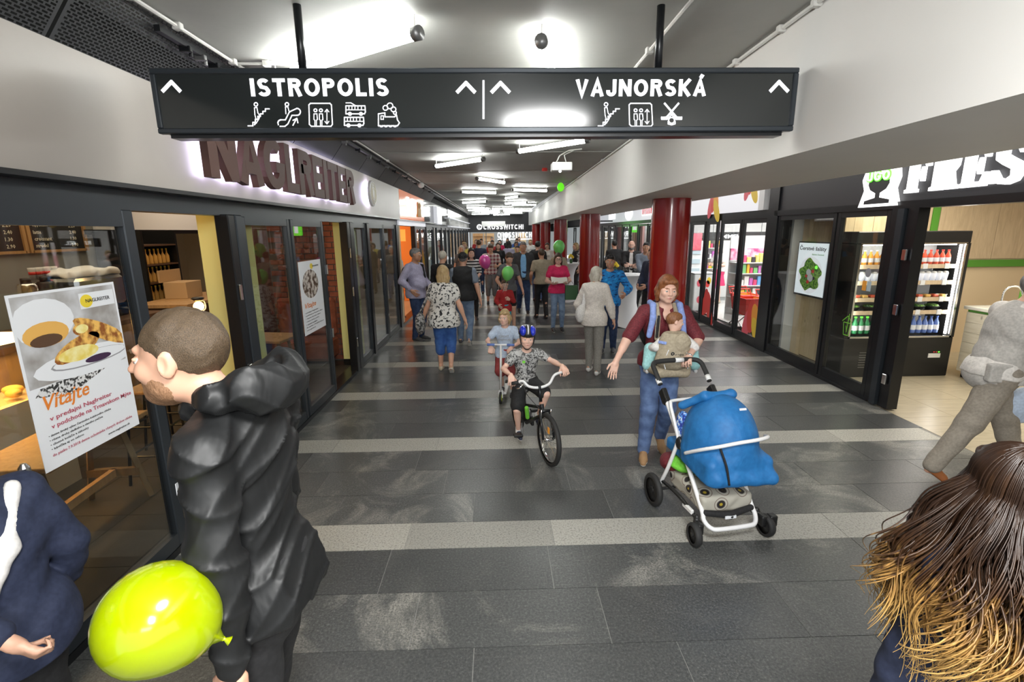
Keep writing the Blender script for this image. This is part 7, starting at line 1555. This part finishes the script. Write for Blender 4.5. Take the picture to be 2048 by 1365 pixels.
person('man from behind in a black cap and dark vest walking ahead of the print-blouse woman',(-.63,8.95),176,1.70,'m',1.22,lod=2,vox=.009,hair='cap',hairm='hair_grey',fl=(.1,-.1,0),fr=(-.1,.22,0),heel=(0,40),hr=(-.33,.08,.82),hl=(.32,-.1,.86),top=dict(m='cloth_greyblue',sleeve=.32,t=.018),top2=dict(m='cloth_black',name='vest',sleeve=0,t=.035,hem=.86),bottom=('jeans_light','t',1,.02),shoes='shoe_grey')
person('white-haired man in a black top seen from behind near the left shop doors',(-1.10,9.9),160,1.70,'m',1.1,lod=3,vox=.011,hair='short',hairm='hair_white',top=dict(m='cloth_black',sleeve=1,t=.025),bottom=('jeans_dark','t',1,.02))
T,J,H,RH,TP,s=person('grey-haired man in a lilac shirt with a backpack by the left shop fronts',(-1.56,9.38),62,1.775,'m',1.15,lod=2,vox=.009,head=(22,0,0),hair='short',hairm='hair_grey',hl=(.2,-.22,1.0),hr=(-.26,-.1,.98),top=dict(m='cloth_lilac',sleeve=.9,t=.024,hem=.82,belly=.05,wr=.01),bottom=('jeans_dark','t',1,.02),skin='skin_tan',shoes='shoe_grey')
sdf_obj('backpack',[ell(TP(0,.19,1.2),(.15,.1,.22),.03)],.012,M['cloth_black'],T); sdf_obj('backpack_strap',[cone(TP(.1,.08,1.45),TP(.1,-.1,1.42),.02,.02,.01),cone(TP(.1,-.1,1.42),TP(.13,-.12,1.2),.02,.02,.01)],.009,M['cloth_black'],T)
person('person in a white shirt standing in the orange shop doorway',(-2.42,11.75),150,1.72,'m',1,lod=3,vox=.012,hair='short',hairm='hair_brown',top=dict(m='cloth_white',sleeve=.25,t=.02),bottom=('cloth_taupe','t',.5,.02))
person('long dark-haired woman in a black and white striped top walking forward',(-.62,11.7),6,1.69,'f',1,lod=2,vox=.01,hair='long',hairm='hair_black',fl=(.08,-.15,0),fr=(-.08,.2,0),heel=(0,30),hr=(-.2,-.2,.98),hl=(.1,-.22,1.02),top=dict(m='striped_top',sleeve=.45,t=.02,hem=.84),bottom=('cloth_black','tight',1,.008),skin='skin_pale')
T,J,H,RH,TP,s=person('man in a red and white plaid shirt looking down, behind the pink balloon',(-.2,14.1),0,1.72,'m',1.05,lod=2,vox=.011,head=(-10,30,0),hair='short',hairm='hair_buzz',hl=(.18,-.3,1.12),hr=(-.2,-.28,1.1),top=dict(m='plaid_shirt',sleeve=.3,t=.024),bottom=('cloth_grey','t',.75,.02),shoes='shoe_black')
balloon((-.30,11.35,1.385),.135,'balloon_pink','pink balloon floating in front of the plaid-shirted man',(8,-14,0),[(-.25,11.3,1.1),(-.2,11.5,.98)])
person('woman with dark fringe in a grey T-shirt and black shorts, bending forward',(.2,10.35),12,1.66,'f',1.08,lean=12,lod=2,vox=.0095,head=(-8,26,0),hair='pony',hairm='hair_brown',fl=(.1,-.15,0),fr=(-.1,.15,0),heel=(0,25),hl=(.3,-.15,.88),hr=(-.22,-.3,1.0),top=dict(m='cloth_greytee',sleeve=.26,t=.02),bottom=('cloth_black','t',.42,.016,.022),shoes='shoe_black')
T,J,H,RH,TP,s=person('small child in a red jacket and turquoise shorts behind the green balloon',(.13,9.75),0,1.08,'m',1,hx=1.28,lod=2,vox=.009,head=(6,8,0),hair='short',hairm='hair_brown',hl=(.14,-.25,1.2),hr=(-.2,-.18,1.02),skin='skin_child',top=dict(m='cloth_red',name='jacket',sleeve=.95,t=.026,hem=.8),bottom=('cloth_turquoise','t',.4,.024,.03),shoes='shoe_grey')
balloon((.185,9.5,1.27),.118,'balloon_green','green balloon held in front of the small child’s face',(0,10,0),[(.17,9.52,.98),(.15,9.55,.88)])
T,J,H,RH,TP,s=person('grey-haired man in a dark grey suit jacket, light blue shirt and blue trousers walking forward',(.63,12.5),2,1.81,'m',1.15,lod=2,vox=.01,head=(-4,3,0),hair='short',hairm='hair_grey',skin='skin_tan',fl=(.1,-.1,0),fr=(-.1,.15,0),heel=(0,25),hr=(-.33,.02,.86),hl=(.34,-.02,.84),top=dict(m='cloth_lightblue',sleeve=0,t=.014,collar=1),top2=dict(m='cloth_greyjacket',name='suit_jacket',sleeve=.98,t=.03,t2=.026,hem=.82,open=.075),bottom=('jeans_dark','t',1,.022),shoes='shoe_black')
T,J,H,RH,TP,s=person('young woman with glasses in a bright pink polo shirt reading a brochure',(1.22,10.1),3,1.625,'f',1.08,lod=1,vox=.0085,head=(-4,10,0),hair='mid',hairm='hair_brown',glasses=True,skin='skin_pale',hr=(-.13,-.25,1.09),hl=(.14,-.25,1.09),pr=(-.7,.4,-.8),pl=(.7,.4,-.8),handr=((.3,-.8,.1),(.2,0,1)),handl=((-.3,-.8,.1),(-.2,0,1)),top=dict(m='cloth_pink',name='polo_shirt',sleeve=.28,t=.02,hem=.86,collar=1),bottom=('jeans_light','tight',1,.009),shoes='shoe_black')
o=MB(); o.add([(1.06,9.8,1.05),(1.2,9.76,1.03),(1.2,9.9,1.13),(1.06,9.94,1.15)],[(0,1,2,3)]); o.add([(1.2,9.76,1.03),(1.38,9.78,1.04),(1.38,9.92,1.14),(1.2,9.9,1.13)],[(0,1,2,3)]); o=o.build('brochure',M['paper_warm']); o.modifiers.new('s','SOLIDIFY').thickness=.006; tag(o,'open brochure in the hands of the woman in pink','brochure')
t=thing('paper_bag','dark green paper bag hanging from the pink-shirted woman’s arm','bag',(1.48,9.95,.62)); MB().box(1.35,1.6,9.88,9.96,.68,.97,b=.004).build('bag_body',M['pot_green'],t,world=True); MB().tube(smoothpath([(1.4,9.92,.97),(1.46,9.93,1.06),(1.53,9.92,.97)]),.004,5).build('handle',M['black_plastic'],t,True,world=True)
balloon((1.52,12.4,1.665),.145,'balloon_green','light green balloon floating above the pink-shirted woman',(0,0,0),[(1.5,12.5,1.3),(1.5,12.9,1.0),(1.45,13.1,.95)])
T,J,H,RH,TP,s=person('white-haired woman in a white jacket and light grey trousers seen from behind',(1.37,6.95),158,1.57,'f',1.08,lean=8,lod=2,vox=.0075,head=(-25,0,0),hair='bob',hairm='hair_white',fl=(.08,-.06,0),fr=(-.09,.12,0),hr=(-.3,-.1,.86),hl=(.28,-.2,.95),top=dict(m='cloth_offwhite',name='jacket',sleeve=.88,t=.026,hem=.8,wr=.008),bottom=('cloth_greytrousers','t',1,.014,.018),shoes='shoe_white')
sdf_obj('shoulder_bag',[ell(TP(.2,.1,.98),(.07,.1,.13),.03),cone(TP(.17,.08,1.05),TP(.15,.06,1.4),.03,.015,.03)],.008,M['cloth_white'],T,wr(.006,18),.008)
T,J,H,RH,TP,s=person('person with short dark hair and pushed-up sunglasses in a blue patterned sweater',(1.87,8.25),-12,1.67,'m',1.05,lod=2,vox=.0085,head=(-6,4,0),hair='short',hairm='hair_black',skin='skin_tan',hl=(.26,-.26,1.08),hr=(-.22,-.1,.92),pl=(.7,.4,-.6),top=dict(m='blue_pattern',name='sweater',sleeve=.95,t=.024,hem=.84),bottom=('jeans_dark','t',1,.02),shoes='shoe_grey')
hs=s; g=MB()
for x in(-1,1): g.ell(tuple(H(x*.035*s,-.085*s,.1*s)),(.028*s,.01*s,.018*s),10,6)
g.build('sunglasses',M['black_plastic'],T,True)['kind']='stuff'
person('bald bearded man in a black suit with folded arms behind the high table',(3.55,13.2),-14,1.79,'m',1.15,lod=2,vox=.01,hair='bald',beard='hair_grey',skin='skin_pale',hl=(-.02,-.24,1.12),hr=(.02,-.26,1.1),pl=(.8,.2,-.5),pr=(-.8,.2,-.5),top=dict(m='cloth_white',sleeve=0,t=.012,collar=1),top2=dict(m='cloth_black',name='suit_jacket',sleeve=.98,t=.03,hem=.82,open=.05,neck=.2),bottom=('cloth_black','t',1,.02))
person('dark-haired man in a grey shirt standing by the first red column',(3.55,11.9),-16,1.78,'m',1.02,lod=2,vox=.01,hair='short',hairm='hair_black',skin='skin_tan',hl=(.0,-.24,1.0),hr=(.0,-.26,.98),pl=(.8,.2,-.5),pr=(-.8,.2,-.5),fl=(.14,0,0),fr=(-.2,.05,0),top=dict(m='cloth_greyblue',sleeve=.9,t=.02,hem=.86,collar=1),bottom=('cloth_black','t',1,.02))
person('man in a dark jacket half hidden by the first red column',(3.05,9.75),-60,1.72,'m',1.05,lod=3,vox=.011,hair='short',hairm='hair_brown',hl=(.1,-.24,1.0),hr=(-.1,-.26,1.0),top=dict(m='cloth_navy',sleeve=.98,t=.028),bottom=('cloth_black','t',1,.02))
person('dark-haired man in black seen from behind, near the far right shop',(3.45,14.7),185,1.78,'m',1.2,lod=3,vox=.012,hair='short',hairm='hair_black',top=dict(m='cloth_black',sleeve=.98,t=.03),bottom=('cloth_black','t',1,.02))
person('shop assistant in a white top and pink skirt inside the bright drugstore',(6.15,13.7),-60,1.66,'f',1,lod=2,vox=.0105,hair='bun',hairm='hair_blond',skin='skin_pale',hl=(.12,-.3,1.15),hr=(-.12,-.3,1.15),top=dict(m='cloth_white',sleeve=.3,t=.016,hem=.95),bottom=('cloth_pinkskirt','skirt',.45,.014),shoes='shoe_beige')
person('woman in a zebra-print blouse and black vest behind the rear high table',(2.55,16.2),-70,1.68,'f',1.1,lod=3,vox=.012,hair='bob',hairm='hair_blond',top=dict(m='zebra',sleeve=.6,t=.022),top2=dict(m='cloth_black',name='vest',sleeve=0,t=.034),bottom=('cloth_black','t',1,.02))
# --- crowd further back ---
CR=[(-.62,16.5,180,1.80,'m','cloth_navy','short','hair_brown','man in a navy top from behind, left of the plaid-shirted man'),
(.02,17.0,-5,1.70,'f','cloth_black','long','hair_brown','dark-haired woman in a black V-neck top in the crowd'),
(-.22,20.5,0,1.72,'m','cloth_red','short','hair_black','person in a red shirt deep in the crowd'),
(.4,18.2,178,1.72,'f','cloth_lilac','long','hair_black','woman with very long black hair from behind'),
(.46,14.2,-10,1.38,'f','cloth_khaki','mid','hair_blond','blond girl just left of the man in the suit jacket'),
(.75,20.5,10,1.66,'f','cloth_yellow','bob','hair_brown','woman in a yellow top deep in the crowd'),
(.62,15.8,-5,1.62,'m','cloth_black','short','hair_black','person in black right behind the blond girl'),
(1.15,14.4,170,1.78,'m','cloth_black','short','hair_black','man in black from behind, right of the suit jacket man'),
(1.3,16.2,15,1.74,'m','cloth_greyjacket','short','hair_grey','grey-haired man in dark grey next to the third column'),
(1.75,17.6,-20,1.66,'f','cloth_offwhite','bob','hair_brown','woman in a cream top partly behind the green balloon'),
(1.62,13.3,-8,1.62,'f','cloth_khaki','mid','hair_brown','brown-haired woman in khaki close behind the pink-shirted woman'),
(1.02,11.6,190,1.66,'m','cloth_khaki','short','hair_brown','man in a brown-khaki jacket from behind, between suit and pink polo'),
(-1.1,15.2,10,1.66,'f','cloth_greytee','bob','hair_white','white-haired woman in grey at the left shop windows'),
(-1.25,19,0,1.68,'f','cloth_yellow','mid','hair_blond','blond woman in yellow-green far along the left windows'),
(-1.5,22,20,1.7,'m','cloth_taupe','short','hair_brown','man in taupe far along the left windows'),
(-.75,23,0,1.75,'m','cloth_palegrey','short','hair_brown','man in pale grey far down the corridor'),
(.1,24,0,1.68,'f','cloth_pink','mid','hair_black','woman in pink far down the corridor'),
(.95,25,0,1.72,'m','cloth_blue','short','hair_black','man in blue far down the corridor'),
(1.5,23,0,1.7,'f','cloth_white','bob','hair_blond','blond woman in white far down the corridor'),
(-.3,27,0,1.78,'m','cloth_white','short','hair_grey','grey-haired man in white near the far shop'),
(.55,28,0,1.7,'f','cloth_black','long','hair_black','woman in black near the far shop'),
(1.25,29,0,1.75,'m','cloth_greyblue','short','hair_brown','man in grey-blue near the far shop'),
(-1.15,27,0,1.66,'f','cloth_red','bob','hair_brown','woman in red near the far shop'),
(3.1,17.5,0,1.7,'f','cloth_white','bob','hair_brown','woman in white between the second and third columns'),
(3.3,19.5,180,1.78,'m','cloth_navy','short','hair_grey','man in navy from behind beyond the second column')]
BT=['jeans_dark','cloth_black','jeans','cloth_taupe','jeans_light']
for i,(x,y,rz,h,sx_,tp,hr_,hm_,lab) in enumerate(CR):
    vx=.012 if y<16 else .015 if y<20 else .02
    person(lab,(x,y),rz,h,sx_,1.05,lod=3,vox=vx,hair=hr_,hairm=hm_,skin=['skin','skin_pale','skin_tan'][i%3],hl=(.24,-.15,.95),hr=(-.26,-.05,.86),fl=(.1,-.1,0),fr=(-.1,.1,0),top=dict(m=tp,sleeve=(.3,.95,.3)[i%3],t=.022),bottom=(BT[i%5],'t',1,.016),hands=(y<20))
